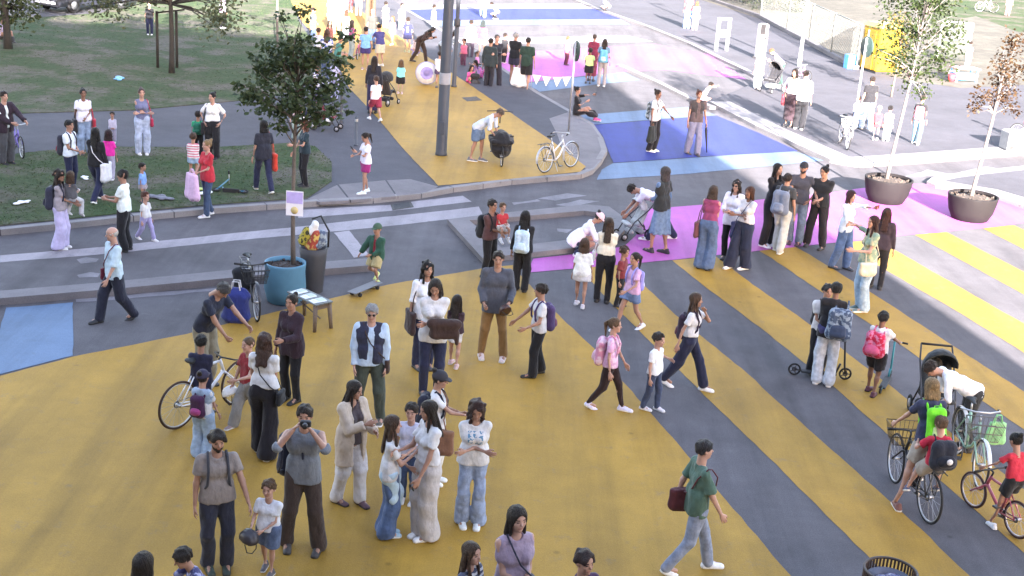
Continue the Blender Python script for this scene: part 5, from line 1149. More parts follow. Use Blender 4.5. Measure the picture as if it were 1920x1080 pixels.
def scooter(label, pf, pr, col, z=0.0, hb=.85, group=None, at=None, wr=.095, flat=False, grip=(.02, .02, .02)):
    F, B = (P(*pf, z), P(*pr, z)) if at is None else at; d = F-B; rz = math.atan2(d.y, d.x); L = min(1.0, max(.55, d.length)); root = empty('kick_scooter', (0, 0, 0), 0, label, 'scooter', group)
    M = frame_m((F+B)/2, rz); 
    if flat: M = M @ Matrix.Translation((0, 0, .05)) @ Matrix.Rotation(R(82), 4, 'X')
    root.matrix_world = M; m = plain(col, .4, .3)
    MB().box((-.02, 0, wr*.8), (L-.24, .11, .03), bev=.01).build('deck', plain((.03, .03, .032), .7), root)
    b = MB(); b.tube([(L/2-.16, 0, wr*.9), (L/2-.1, 0, wr*2.6)], .018, 7); b.build('neck', m, root); b = MB(); b.tube([(-L/2+.12, 0, wr*.9), (-L/2, 0, wr)], .016, 7); b.build('rear_fork', m, root)
    b = MB(); b.tube([(L/2, 0, wr), (L/2-.03, 0, wr*2.3), (L/2-.12, 0, hb)], .017, 8); b.build('stem', m, root); b = MB(); b.tube([(L/2-.12, -.21, hb), (L/2-.12, .21, hb)], .011, 7); hbn = b.build('handlebar', STEEL, root)
    for sy in (-1, 1): b = MB(); b.tube([(L/2-.12, sy*.21, hb), (L/2-.12, sy*.12, hb)], .017, 7); b.build('grip', plain(grip, .8), hbn)
    for x in (-L/2, L/2):
        b = MB(); b.torus((x, 0, wr), (0, 1, 0), wr-.016, .016, 26, 6); w = b.build('wheel', RUBBER, root); b = MB(); b.torus((x, 0, wr), (0, 1, 0), wr*.3, .012, 12, 5)
        for i in range(5): t = i*1.2566; b.tube([(x, 0, wr), (x+math.cos(t)*(wr-.02), 0, wr+math.sin(t)*(wr-.02))], .008, 5)
        b.build('rim', plain((.05, .05, .055), .5), w)
    r = Person(); r.root = root; r.M = M; r.bar = [Vector((L/2-.12, -.17, hb)), Vector((L/2-.12, .17, hb))]; r.rz = rz; r.L = L; r.mid = (F+B)/2; r.wr = wr; return r
def stroller(label, x, y, a, col, z=0.0, col2=(.03, .03, .035), s=1.0, group=None, bag=None):
    g = P(x, y, z); c = -Vector((g.x, g.y, 0)).normalized(); rr_ = Vector((g.y, -g.x, 0)).normalized(); f = c*math.cos(R(a))+rr_*math.sin(R(a)); root = empty('stroller', g, math.atan2(-f.x, f.y), label, 'stroller', group)
    m = plain((.05, .05, .055), .45, .4)
    for sx in (-1, 1):
        b = MB(); b.tube([(sx*.24*s, .36*s, .10), (sx*.24*s, .1, .5*s), (sx*.24*s, -.28*s, .82*s), (sx*.22*s, -.45*s, 1.02*s)], .014, 7); b.build('side_frame', m, root)
        b = MB(); b.tube([(sx*.24*s, -.35*s, .12), (sx*.24*s, .02, .56*s)], .013, 7); b.build('rear_leg', m, root)
    b = MB(); b.tube([(-.22*s, -.45*s, 1.02*s), (.22*s, -.45*s, 1.02*s)], .018, 7); b.build('handle', RUBBER, root)
    for (x_, y_, r_) in ((-.24, .38, .085), (.24, .38, .085), (-.26, -.35, .13), (.26, -.35, .13)):
        b = MB(); b.torus((x_*s, y_*s, r_), (1, 0, 0), r_-.02, .02, 22, 6); w = b.build('wheel', RUBBER, root); b = MB(); b.tube([(x_*s-.02, y_*s, r_), (x_*s+.02, y_*s, r_)], r_*.5, 10); b.build('hub', plain((.3, .3, .32), .5), w)
    soft('seat', [((-.15*s, .22*s, .42*s), (.15*s, .22*s, .42*s), .08*s, .08*s, (0, 0, 1), .6), ((-.15*s, -.08*s, .42*s), (.15*s, -.08*s, .42*s), .09*s, .09*s), ((-.15*s, -.1*s, .42*s), (-.15*s, -.26*s, .8*s), .08*s, .06*s), ((.15*s, -.1*s, .42*s), (.15*s, -.26*s, .8*s), .08*s, .06*s), ((0, -.13*s, .42*s), (0, -.28*s, .8*s), .10*s, .08*s)], cloth(col), .026, root, fold=.004)
    hd_ = MB(); vs, fs = [], []
    for i in range(7):
        t = R(-15+22*i)
        for j in range(9): u = R(180*j/8); vs.append((.24*s*math.cos(u), -.16*s-.30*s*math.cos(t)*math.sin(u)*.9+.12*s, .80*s+.26*s*math.sin(t)*math.sin(u)*1.0+.03))
    for i in range(6):
        for j in range(8): fs.append((i*9+j, i*9+j+1, i*9+j+10, i*9+j+9))
    o = MB().add(vs, fs, None, True).build('hood', cloth(col2), root); md = o.modifiers.new('thickness', 'SOLIDIFY'); md.thickness = .012
    soft('basket', [((-.17*s, -.18*s, .2*s), (.17*s, -.18*s, .2*s), .07*s, .07*s), ((-.15*s, .12*s, .2*s), (.15*s, .12*s, .2*s), .06*s, .06*s)], cloth(bag or (.02, .02, .022)), .03, root); return root
# ------------------------------------------------------------------ the crowd
Wt = (.58, .57, .58); Of = (.5, .48, .45); Nv = (.022, .026, .06); Bk = (.016, .016, .019); Dg = (.06, .062, .07); Gy = (.22, .23, .25); Jn = (.10, .15, .27); Jl = (.24, .31, .42); Jd = (.05, .075, .15); Lb = (.36, .48, .62)
Pk = (.62, .30, .42); Rd = (.42, .025, .03); Kh = (.30, .25, .16); Tan = (.22, .13, .06); Cr = (.58, .54, .48); Gn = (.05, .12, .08); Pu = (.16, .10, .20)
den = lambda c: (c, 'denim')
def bt(kind, c): return (kind, c, 'denim')
# --- the front group on the yellow square
p = person('bearded man in a taupe t-shirt and dark trousers reaching towards the small boy', 408, 1068, 806, a=8, sex='m', hair=('messy', 'dark'), beard=True, top=('tee', (.235, .20, .185)), bot=('straight', (.03, .032, .05)), shoes=(.035, .05, .04), arms=((.20, .16, .46), 'down'), look=(-5, 8), skin=1)
backpack(p, 'dark grey backpack on the taupe shirted man', (.05, .05, .06))
p = person('small boy in a white t-shirt and denim shorts holding a dark helmet', 503, 1072, 900, a=-22, sex='m', hair=('short', 'light'), top=('tee', (.66, .67, .72)), bot=bt('bermuda', (.09, .12, .2)), shoes=(.10, .09, .10), arms=('waist', (.10, .2, .56)), hands=('grip', 'grip'), legs='step', skin=0)
held(p, 1, 'bike_helmet', 'dark bicycle helmet held by the small boy in denim shorts', 'helmet', helmet_b((.035, .03, .035)), (-.02, .08, -.06), (0, 0, 60))
p = person('child in a navy patterned shirt bending forward at the lower left edge', 385, 1215, 1013, a=-75, h=1.22, sex='m', hair=('short', 'dark'), top=('loose', (.05, .05, .13), 'print', (.30, .30, .45)), bot=('bermuda', Nv), shoes=Dg, lean=24, arms=((.1, .34, .62), (.1, .38, .55)), skin=1)
person('woman with brown hair tied back seen from behind at the lower edge', 275, 1335, 1038, a=150, hair=('bob', 'dark'), top=('tee', Bk), bot=('slim', Dg), skin=1)
person('passer by in purple sleeves cut off by the lower left corner', -16, 1262, 1000, a=70, hair=('short', 'dark'), top=('long', (.14, .08, .2)), bot=('slim', Dg), arms=('waist', 'waist'), skin=1)
p = person('man in a grey shirt raising a camera to his eyes, dark brown trousers', 567, 1030, 760, a=-6, sex='m', hair=('short', 'dark'), beard=True, top=('half', (.16, .17, .19)), bot=('straight', (.05, .035, .03)), shoes=(.05, .045, .045), arms=('face', 'face'), hands=('grip', 'grip'), legs='wide', skin=1)
ph = held(p, 1, 'camera', 'small dark camera held to the eyes of the grey shirted man', 'camera', lambda r: (MB().box((0, 0, 0), (.12, .05, .075), bev=.01).build('camera_body', BLACK, r), MB().lathe([(.028, .02), (.032, .05), (.03, .085), (.001, .08)], 16, Matrix.Rotation(R(-90), 4, 'X')).build('lens', plain((.03, .03, .035), .2), r)), (-.05, .04, .02))
backpack(p, 'black rucksack hanging behind the man with the camera', (.022, .024, .04), 1.25).location += p.W.to_3x3()@Vector((.12, -.03, -.08))
p = person('woman with long dark hair in a beige open cardigan and white trousers', 655, 944, 713, a=42, hair=('long', 'dark'), top=('tee', (.07, .055, .06)), over=('cardigan', (.50, .41, .33)), bot=('straight', (.60, .58, .60)), shoes=(.10, .05, .065), arms=('hold', 'phone'), look=(-20, 12), legs='step', skin=1)
p = person('long haired girl with a pale blue shirt tied round her wide jeans', 726, 1003, 779, a=92, hair=('long', 'brown'), top=('tee', Wt), bot=bt('wide', (.07, .11, .22)), shoes=(.35, .5, .6), apron=(.42, .55, .66), arms=('waist', 'phone'), legs='close', skin=0)
person('boy in a pale lilac t-shirt standing behind the girl in wide jeans', 764, 940, 756, a=-12, sex='m', hair=('short', 'dark'), top=('tee', (.50, .50, .62)), bot=bt('slim', Jd), shoes=Wt, skin=0, arms=('waist', 'down'))
p = person('woman in a white t-shirt and very wide cream trousers holding sunglasses', 795, 1008, 751, a=-62, hair=('long', 'dark'), top=('tee', Wt, 'plain', None, 'tuck'), bot=('wide', (.46, .43, .43)), shoes=(.8, .8, .8), arms=('fwd', 'hold'), look=(10, 10), legs='close', skin=1)
held(p, 0, 'sunglasses', 'dark sunglasses in the hand of the woman in cream trousers', 'sunglasses', lambda r: (MB().box((-.035, 0, 0), (.055, .008, .04), bev=.006).build('lens', BLACK, r), MB().box((.035, 0, 0), (.055, .008, .04), bev=.006).build('lens', BLACK, r), MB().box((0, 0, .008), (.02, .006, .006)).build('bridge', BLACK, r)), (0, .04, -.02))
p = person('woman in a white t-shirt with dark cap and black backpack facing right', 812, 905, 695, a=78, hair=('cap', (.03, .028, .035)), top=('tee', Wt), bot=('straight', (.62, .60, .58)), shoes=(.78, .78, .78), arms=('hold', (.04, .27, .66)), look=(0, 10), skin=1)
backpack(p, 'black backpack on the woman wearing the dark cap', (.02, .021, .035)); crossbag(p, 'tan leather handbag beside the woman in the dark cap', (.20, .10, .06), side=1, size=1.1, kind='tote', back=.12)
p = person('woman with long curly hair, printed white t-shirt and flared light jeans', 880, 984, 749, a=4, hair=('curly', (.045, .018, .014)), top=('tee', Wt, 'chest', (.10, .22, .34)), bot=bt('flare', (.25, .31, .45)), shoes=(.66, .68, .68), arms=('fold', 'fold'), look=(0, 22), skin=1, shoekind='sneaker')
p = person('stout grey haired man in sunglasses, pale blue shirt and dark vest', 690, 790, 570, a=0, sex='m', hair=('short', 'grey'), glasses=True, beard=False, top=('long', (.40, .50, .64)), over=('vest', (.028, .03, .055)), bot=('straight', (.05, .062, .052)), shoes=(.10, .085, .07), arms=('pocket', 'pocket'), legs='wide', fat=1.22, look=(0, 8), skin=0)
crossbag(p, 'small dark brown pouch at the hip of the stout grey haired man', (.045, .028, .024), side=-1, size=.9, cross=True)
p = person('woman in a white top hugging a dark brown jacket to her chest', 806, 742, 515, a=6, hair=('long', 'dark'), top=('loose', Wt), bot=('slim', Nv), shoes=Dg, arms=('fold', 'fold'), look=(12, 26), skin=1)
held(p, 1, 'brown_jacket', 'dark brown jacket folded over the arms of the woman in white', 'jacket', lambda r: soft('jacket', boxy(.15, .02, -.13, .03, .055)+[((-.19, .01, .03), (.19, .01, .04), .07, .07), ((-.17, .02, -.1), (-.19, .02, -.26), .05, .03)], cloth((.045, .026, .022)), .014, r, fold=.006), (.10, .02, .0))
p = person('dark haired woman in a white shirt standing behind the jacket holder', 792, 690, 490, a=20, hair=('wavy', 'black'), top=('half', (.66, .68, .74)), bot=('slim', Nv), shoes=Dg, arms=('waist', 'down'), skin=1)
crossbag(p, 'dark brown shoulder bag of the woman behind the jacket holder', (.04, .025, .025), side=1, size=1.2, kind='tote', cross=False)
p = person('small girl in a dark top and white skirt facing away', 850, 686, 553, a=165, hair=('long', 'dark'), top=('tee', (.05, .03, .04)), bot=('miniskirt', Wt), shoes=(.6, .42, .42), arms=('fwd', 'waist'), legs='step', skin=0)
p = person('man in a charcoal jacket and tan trousers with a helmet under his arm', 922, 672, 471, a=0, sex='m', hair=('short', 'dark'), top=('jacket', (.075, .08, .10)), over=None, bot=('slim', (.23, .135, .055)), shoes=(.62, .50, .48), arms=((.12, .14, .58), (.10, .10, .55)), hands=('grip', 'grip'), legs='wide', look=(0, 4), skin=1)
held(p, 0, 'bike_helmet', 'dark brown helmet carried by the man in the charcoal jacket', 'helmet', helmet_b((.06, .03, .025)), (.0, .09, -.05), (70, 0, 30))
p = person('boy in a white t-shirt and black wide trousers stretching one arm out', 1003, 704, 532, a=-72, sex='m', hair=('short', 'dark'), top=('tee', Wt), bot=('straight', Bk), shoes=(.02, .02, .022), arms=((.10, .17, .56), (.17, .22, .53)), legs='step', look=(25, 0), skin=1)
backpack(p, 'purple and navy school backpack on the boy in black trousers', (.07, .045, .12), .95, (.15, .06, .11))
# --- group round the white racing bike
bk = bike('white racing bicycle with dark tyres held by the man in navy', (450, 758), (333, 804), (.74, .74, .76), .345, (.05, .028, .02), 'race', lean=0, drop=True)
p = person('man in a navy polo shirt leaning over the white racing bicycle', 384, 722, 558, a=48, h=1.78, sex='m', hair=('short', (.07, .065, .065)), top=('tee', (.022, .026, .045)), bot=('straight', (.22, .20, .15)), shoes=Dg, lean=26, arms=((.10, .40, .56), (.02, .24, .50)), hands=('grip', 'grip'), look=(0, 25), skin=1)
person('boy in a dark navy top standing close to the man with the bicycle', 378, 790, 630, a=165, h=1.28, sex='m', hair=('short', 'black'), top=('tee', (.025, .025, .05)), bot=('slim', Nv), shoes=Dg, arms=('waist', 'waist'), skin=1)
p = person('girl in light denim dungarees and dark hat seen from behind', 381, 856, 694, a=150, hair=('cap', (.03, .025, .05)), top=('tee', Wt), over=('vest', (.30, .38, .50), 'denim'), bot=bt('baggy', (.28, .37, .50)), shoes=(.45, .5, .6), arms=('waist', 'fwd'), skin=0)
backpack(p, 'dark purple small backpack on the girl in dungarees', (.05, .018, .05), .75, (.30, .05, .16))
p = person('fair haired boy in a dark red t-shirt and grey trousers', 466, 797, 628, a=-55, sex='m', hair=('buzz', 'light'), top=('tee', (.22, .02, .025)), bot=('straight', (.22, .21, .20)), shoes=(.25, .18, .18), arms=((.12, .24, .60), (.13, .10, .44)), legs='walk2', skin=0)
held(p, 1, 'bike_helmet', 'white helmet with dark rim carried by the boy in dark red', 'helmet', helmet_b((.66, .64, .62)), (.02, .02, -.10), (0, 20, 0))
p = person('brown haired woman in a white t-shirt and black wide trousers seen from behind', 494, 852, 625, a=158, hair=('wavy', (.06, .028, .02)), top=('tee', Wt, 'plain', None, 'tuck'), bot=('wide', (.018, .016, .02)), shoes=(.72, .72, .74), arms=('fwd', 'waist'), legs='step', skin=1)
crossbag(p, 'small black crossbody bag on the woman in black wide trousers', Bk, side=1, size=.8, cross=True)
p = person('woman in a dark burgundy jacket behind the woman in black trousers', 545, 752, 611, a=-35, hair=('bun', 'dark'), h=1.64, top=('jacket', (.035, .02, .028)), over=None, bot=('slim', Bk), shoes=Bk, arms=('hold', 'down'), skin=1)
# --- lower edge
p = person('woman in a mauve sleeveless top with shoulder length dark hair at the lower edge', 947, 1258, 950, a=28, fat=1.2, hair=('bob', 'dark'), top=('tank', (.30, .23, .30)), bot=('slim', (.05, .04, .08)), arms=('waist', 'waist'), skin=0)
crossbag(p, 'dark strap bag of the woman in the mauve top', (.03, .03, .05), side=-1, size=.9)
person('brown haired girl in a striped white top at the lower edge', 868, 1262, 1017, a=55, hair=('long', 'brown'), top=('tee', (.66, .66, .68), 'stripe', (.08, .09, .14)), bot=bt('slim', Jd), skin=0)
person('woman with short curly dark hair in a purple top at the lower edge', 1068, 1325, 1032, a=40, hair=('messy', (.03, .012, .012)), top=('loose', (.06, .03, .07)), bot=('slim', Nv), skin=1)
p = person('man in a green hooded t-shirt walking away with grey trousers', 1290, 1072, 820, a=112, sex='m', hair=('short', (.03, .027, .03)), top=('loose', (.075, .13, .10)), bot=bt('slim', (.22, .25, .33)), shoes=(.74, .75, .78), arms=('back', 'fwd'), legs='walk', skin=0)
r_ = crossbag(p, 'maroon and green sling bag on the back of the walking man', (.09, .025, .03), side=-1, size=1.3, cross=True, back=-.13, z=.06); r_.location += p.W.to_3x3()@Vector((.10, .03, 0))
# --- walkers along the zebra
p = person('girl with pink backpack and black leggings walking right', 1136, 768, 592, a=82, hair=('pony', 'light'), top=('tee', (.60, .34, .52), 'tie', (.68, .50, .62)), bot=('leggings', (.028, .016, .016)), shoes=(.62, .58, .74), arms=('fwd', 'down'), legs='walk', skin=0)
backpack(p, 'pink and white school backpack on the girl in black leggings', (.56, .24, .36), .95, (.62, .40, .50), pat=('tie', (.66, .48, .56)))
p = person('small boy in a white t-shirt and navy jeans holding a woman\'s hand', 1220, 768, 624, a=62, sex='m', hair=('short', 'dark'), top=('tee', (.72, .74, .78)), bot=bt('slim', (.045, .06, .11)), shoes=(.66, .62, .66), arms=((.22, .06, .62), 'down'), legs='step', skin=0)
p = person('woman striding right in navy trousers, one hand at her mouth', 1284, 728, 549, a=80, hair=('long', 'brown'), top=('tee', Wt, 'plain', None, 'tuck'), bot=('straight', (.022, .024, .05)), shoes=(.76, .74, .74), arms=('chin', (.17, -.10, .47)), legs='walk', look=(-10, 0), skin=1, feet=((-.04, .20, 0), (.04, -.20, .03)))
backpack(p, 'small dark backpack on the woman striding in navy trousers', (.045, .03, .05), .8, (.12, .05, .06))
p = person('girl in a lilac t-shirt and denim shorts stepping forward', 1178, 618, 470, a=-50, hair=('pony', 'dark'), top=('tee', (.56, .34, .52)), bot=bt('shorts', (.12, .17, .30)), shoes=(.66, .68, .78), arms=((.12, .20, .55), 'down'), legs='walk2', skin=1)
backpack(p, 'blue and lilac small backpack on the girl in denim shorts', (.28, .26, .60), .7, (.5, .5, .7))
person('girl in a long white t-shirt standing with her back turned', 1086, 574, 447, a=172, hair=('bob', 'brown'), top=('loose', (.76, .77, .76)), bot=('shorts', (.6, .58, .6)), shoes=(.6, .55, .58), arms=('down', 'down'), legs='step', skin=1)
p = person('woman with long brown hair in a cream top and black trousers', 1128, 566, 408, a=176, hair=('long', (.05, .03, .022)), top=('tee', (.64, .60, .50), 'plain', None, 'tuck'), bot=('slim', Bk), shoes=Bk, arms=('waist', 'waist'), skin=0)
crossbag(p, 'pale grey bum bag at the waist of the woman in the cream top', (.50, .46, .50), side=-1, size=.8, cross=False, z=.05)
p = person('child in dark red and black next to the woman in cream', 1160, 574, 462, a=70, sex='m', hair=('messy', 'brown'), top=('tee', (.16, .03, .035)), bot=('slim', Bk), shoes=Dg, skin=1)
person('crouching woman in a white blouse and pale pink cap', 1083, 478, None, a=92, h=1.62, hair=('cap', (.66, .46, .50)), top=('blouse', (.70, .66, .74)), bot=('slim', Nv), shoes=(.66, .6, .7), lean=42, hip=(0, -.05, .21), feet=((-.07, .02, 0), (.07, .0, 0)), arms=((.08, .30, .26), (.08, .34, .30)), skin=1)
p = person('woman with long black hair in black carrying a pale blue backpack', 975, 545, 395, a=168, hair=('long', 'black'), top=('long', Bk), bot=('straight', Bk), shoes=Bk, arms=('down', 'waist'), skin=1)
backpack(p, 'pale blue patterned backpack on the woman in black', (.42, .55, .70), .95, (.50, .62, .74), pat=('print', (.52, .64, .76)))
p = person('man carrying a small child in red, black rucksack on his back', 914, 520, 374, a=52, sex='m', hair=('short', 'dark'), top=('tee', (.10, .05, .05)), bot=('slim', Bk), shoes=Bk, arms=((.0, .18, .60), (-.02, .16, .62)), hands=('flat', 'flat'), skin=1)
backpack(p, 'black rucksack on the man carrying the child in red', (.02, .022, .025), 1.1)
c_ = p.W @ Vector((-.02, .24, 0)); person('toddler in a red t-shirt carried by the man with the black rucksack', 0, 0, a=30, h=.86, at=Vector((c_.x, c_.y, .70)), sex='m', hair=('short', 'light'), top=('tee', (.42, .04, .045)), bot=('shorts', (.5, .5, .52)), shoes=(.6, .6, .62), hip=(0, 0, .46), feet=((-.1, .18, .16), (.1, .18, .16)), arms=('hold', 'hold'), skin=0)
p = person('boy in a red and green hooded top and khaki shorts riding a board', 704, 536, 419, a=-35, sex='m', hair=('cap', (.05, .09, .055)), top=('tee', (.24, .03, .045)), over=('jacket', (.03, .085, .06)), bot=('bermuda', (.42, .35, .18)), shoes=(.55, .62, .22), arms=('waist', 'side'), feet=((-.04, .02, .05), (.07, -.13, .12)), skin=1)
F_, B_ = P(655, 560), P(712, 536); dd = F_-B_; r_ = empty('skateboard', (F_+B_)/2, math.atan2(dd.y, dd.x), 'grey skateboard with dark wheels under the boy in red and green', 'skateboard')
MB().box((0, 0, .095), (min(.85, dd.length), .2, .014), bev=.006).build('deck', plain((.16, .16, .17), .7), r_)
for sx in (-.27, .27):
    b = MB(); b.tube([(sx, -.09, .045), (sx, .09, .045)], .012, 6); b.build('truck', STEEL, r_)
    for sy in (-1, 1): b = MB(); b.tube([(sx, sy*.07, .036), (sx, sy*.11, .036)], .036, 12); b.build('wheel', RUBBER, r_)
# --- left side
p = person('white haired man in a pale blue short sleeved shirt walking left', 217, 602, 422, a=-66, sex='m', hair=('bald', 'white'), top=('half', (.46, .58, .66)), bot=('straight', (.022, .024, .04)), shoes=(.025, .025, .03), arms=('fwd', 'down'), legs='walk2', look=(20, 6), skin=0, fat=1.06)
crossbag(p, 'dark red shoulder bag worn by the white haired man', (.12, .02, .035), side=1, size=.95, cross=True)
p = person('woman in lilac wide trousers hugging a child on her hip', 116, 466, 318, a=70, hair=('wavy', 'dark'), top=('tee', (.30, .27, .30)), bot=('wide', (.48, .44, .66)), shoes=Wt, arms=((.0, .18, .62), (-.02, .18, .58)), skin=1)
backpack(p, 'navy backpack with dangling straps on the woman in lilac trousers', (.03, .032, .055), 1.05)
c_ = p.W @ Vector((.0, .22, 0)); person('child with brown hair carried by the woman in lilac trousers', 0, 0, a=150, h=1.0, at=Vector((c_.x, c_.y, .55)), hair=('bob', 'brown'), top=('tee', (.09, .09, .10)), bot=('slim', (.42, .42, .44)), shoes=(.6, .6, .6), hip=(0, 0, .48), feet=((-.14, .12, .12), (.14, .12, .12)), arms=('hold', 'hold'), skin=0)
p = person('man in a white t-shirt and black trousers standing on the cycle lane', 235, 470, 319, a=-110, sex='m', hair=('messy', 'black'), top=('tee', (.66, .72, .72)), bot=('straight', Bk), shoes=Bk, arms=('hold', 'hold'), skin=1)
person('small child in white with lilac trousers skipping on the cycle lane', 274, 450, 357, a=50, hair=('short', 'red'), top=('tee', Wt), bot=('slim', (.33, .30, .50)), shoes=(.66, .64, .68), legs='walk', skin=0)
person('boy in a light blue t-shirt on the lawn by the kerb', 268, 381, 305, a=70, z=ZP, sex='m', hair=('short', 'dark'), top=('tee', (.20, .34, .66)), bot=('shorts', (.30, .26, .28)), shoes=Dg, skin=1)
p = person('girl in a red jacket with a pink bag crossing the kerb', 390, 405, 262, a=-60, hair=('bun', 'blond'), top=('loose', (.42, .03, .045)), bot=bt('slim', (.045, .07, .13)), shoes=(.5, .5, .55), arms=('waist', 'fwd'), legs='step', skin=0)
held(p, 0, 'cloth_bag', 'pink cloth bag swinging from the girl in red', 'bag', bag_b((.62, .42, .60), 1.3, .34), (-.05, .05, .12))
person('toddler in a pink and white striped top and blue shorts on the lawn', 363, 340, 249, a=165, z=ZP, hair=('short', 'brown'), top=('tee', (.62, .60, .62), 'stripe', (.50, .16, .22)), bot=('shorts', (.26, .36, .50)), shoes=(.6, .6, .6), arms=('fwd', 'waist'), skin=1)
p = person('boy in a bright green top with his back turned', 372, 292, 208, a=172, z=ZP, sex='m', hair=('short', 'dark'), top=('tee', (.03, .28, .14)), bot=('slim', Bk), shoes=Dg, skin=1); backpack(p, 'small dark green backpack on the boy in bright green', (.02, .12, .08), .75)
p = person('woman in a loose white top, hands on hips, black trousers', 399, 298, 173, a=-12, z=ZP, hair=('bun', 'black'), top=('loose', (.70, .70, .72), 'plain', None, 'tuck'), bot=('straight', Bk), shoes=Bk, arms=('hip', 'hip'), look=(30, 0), skin=0)
crossbag(p, 'black shoulder bag of the woman with hands on hips', Bk, side=1, size=1.0, cross=False, kind='tote')
p = person('woman in a grey blue vest top and light jeans, arms crossed', 268, 290, 165, a=8, z=ZP, hair=('bun', (.08, .05, .045)), top=('tank', (.14, .15, .25)), bot=bt('straight', (.36, .42, .56)), shoes=Wt, arms=('fold', 'fold'), skin=0)
crossbag(p, 'red and navy bag on the woman in the grey blue vest', (.36, .03, .07), side=-1, size=.9, cross=False)
person('small child in grey white standing on the footway', 212, 268, 209, a=0, z=ZP, hair=('short', 'dark'), top=('tee', (.42, .40, .50)), bot=('slim', (.28, .27, .36)), shoes=(.4, .4, .4), arms=('waist', 'waist'), skin=1)
p = person('girl in a bright pink t-shirt with dark hair', 206, 338, 243, a=160, z=ZP, hair=('bob', (.03, .012, .016)), top=('tee', (.60, .03, .30)), bot=('slim', (.34, .33, .44)), shoes=(.6, .6, .62), skin=1)
p = person('woman with long black hair in black with a white bag', 183, 378, 236, a=150, z=ZP, hair=('long', 'black'), top=('long', Bk), bot=('slim', Nv), shoes=(.6, .6, .62), arms=('fwd', 'down'), legs='walk', skin=1)
crossbag(p, 'white cloth bag at the hip of the woman in black', (.62, .62, .66), side=1, size=1.35, cross=True, kind='tote')
p = person('boy in a white t-shirt with a dark and red rucksack on the lawn', 134, 358, 225, a=55, z=ZP, sex='m', hair=('short', 'black'), top=('tee', (.66, .72, .80)), bot=('slim', Nv), shoes=(.55, .55, .6), arms=('waist', 'waist'), skin=1)
backpack(p, 'dark and red rucksack on the boy in white on the lawn', (.035, .035, .05), 1.05, (.20, .02, .04))
p = person('woman in a white t-shirt and jeans carrying two bags on the footway', 160, 290, 166, a=10, z=ZP, hair=('bun', 'black'), glasses=False, top=('tee', (.66, .66, .78)), bot=bt('straight', (.20, .27, .40)), shoes=Dg, arms=('waist', 'down'), skin=2)
crossbag(p, 'red bag on the shoulder of the woman in jeans on the footway', (.34, .03, .05), side=-1, size=1.1, cross=False, kind='tote'); crossbag(p, 'dark bag hanging right of the woman in jeans on the footway', Bk, side=1, size=1.1, cross=False, kind='tote')
person('man in a dark open jacket over a white shirt at the left edge', 14, 308, 171, a=35, z=ZP, sex='m', hair=('short', 'dark'), top=('tee', (.62, .68, .7)), over=('jacket', (.03, .02, .03)), bot=('straight', Dg), shoes=Bk, arms=('reach', 'waist'), skin=0)
bike('purple child bicycle with wheel towards us held at the left edge', (44, 300), (22, 280), (.16, .12, .40), .27, z=ZP); bike('bicycle half cut off by the left edge on the lawn', (-2, 386), (-42, 352), (.1, .1, .12), .33, z=ZP)
p = person('woman in black with a bright red bag left of the sapling', 494, 360, 222, a=-158, z=ZP, hair=('bob', 'black'), top=('loose', (.022, .024, .035)), bot=('slim', Nv), shoes=(.28, .25, .2), legs='walk', skin=1, fat=1.12)
crossbag(p, 'bright red hanging bag of the woman in black by the sapling', (.50, .05, .03), side=1, size=1.35, cross=False, kind='tote')
p = person('woman in dark teal and black standing behind the sapling trunk', 570, 350, 224, a=-70, z=ZP, hair=('bob', 'red'), top=('tee', (.02, .035, .045)), bot=('slim', Bk), shoes=Bk, arms=('hold', 'fwd'), skin=0)
p = person('girl in a white t-shirt and magenta skirt looking at a phone', 684, 362, 248, a=-62, z=ZP, hair=('pony', 'dark'), top=('tee', (.70, .68, .78)), bot=('miniskirt', (.30, .03, .16)), shoes=(.6, .7, .78), arms=('phone', 'hold'), legs='step', look=(0, 20), skin=1)
held(p, 0, 'phone', 'dark phone in the hands of the girl in the magenta skirt', 'phone', phone_b, (0, .03, .03), (-35, 0, 0))
# --- round the cargo bike
r = bike('black cargo bicycle with a large black front box on the yellow path', (942, 317), (925, 281), (.02, .02, .022), .27, z=ZP, wb=1.7, style='mtb')
soft('cargo_box', boxy(.22, .17, .42, .60, .09, r.x1-.40)+[((r.x1-.66, sy*.27, .66), (r.x1-.14, sy*.27, .62), .055, .055) for sy in (-1, 1)]+[((r.x1-.06, -.24, .62), (r.x1-.06, .24, .62), .055, .055)], cloth((.016, .016, .018)), .03, r.root, fold=.012)
b = MB(); b.tube([(r.x1-.9, 0, .95), (r.x1-.95, 0, 1.25)], .016, 7); b.tube([(r.x1-1.0, -.34, 1.24), (r.x1-.95, 0, 1.27), (r.x1-1.0, .34, 1.24)], .013, 7); b.build('steering_post', BLACK, r.root)
p = person('grey haired man bending over the cargo bicycle in blue shorts', 893, 302, None, a=68, z=ZP, h=1.74, sex='m', hair=('short', (.10, .075, .06)), top=('half', (.48, .54, .66)), bot=bt('bermuda', (.10, .15, .24)), shoes=(.12, .12, .13), lean=52, arms=((.08, .30, .40), (.04, .30, .42)), skin=1, legs='step')
bike('silver and white city bicycle leaning on the sign pole', (1084, 311), (1009, 327), (.55, .55, .56), .335, (.05, .05, .05), lean=-7, z=ZP, rack=True, guards=(.45, .45, .47))
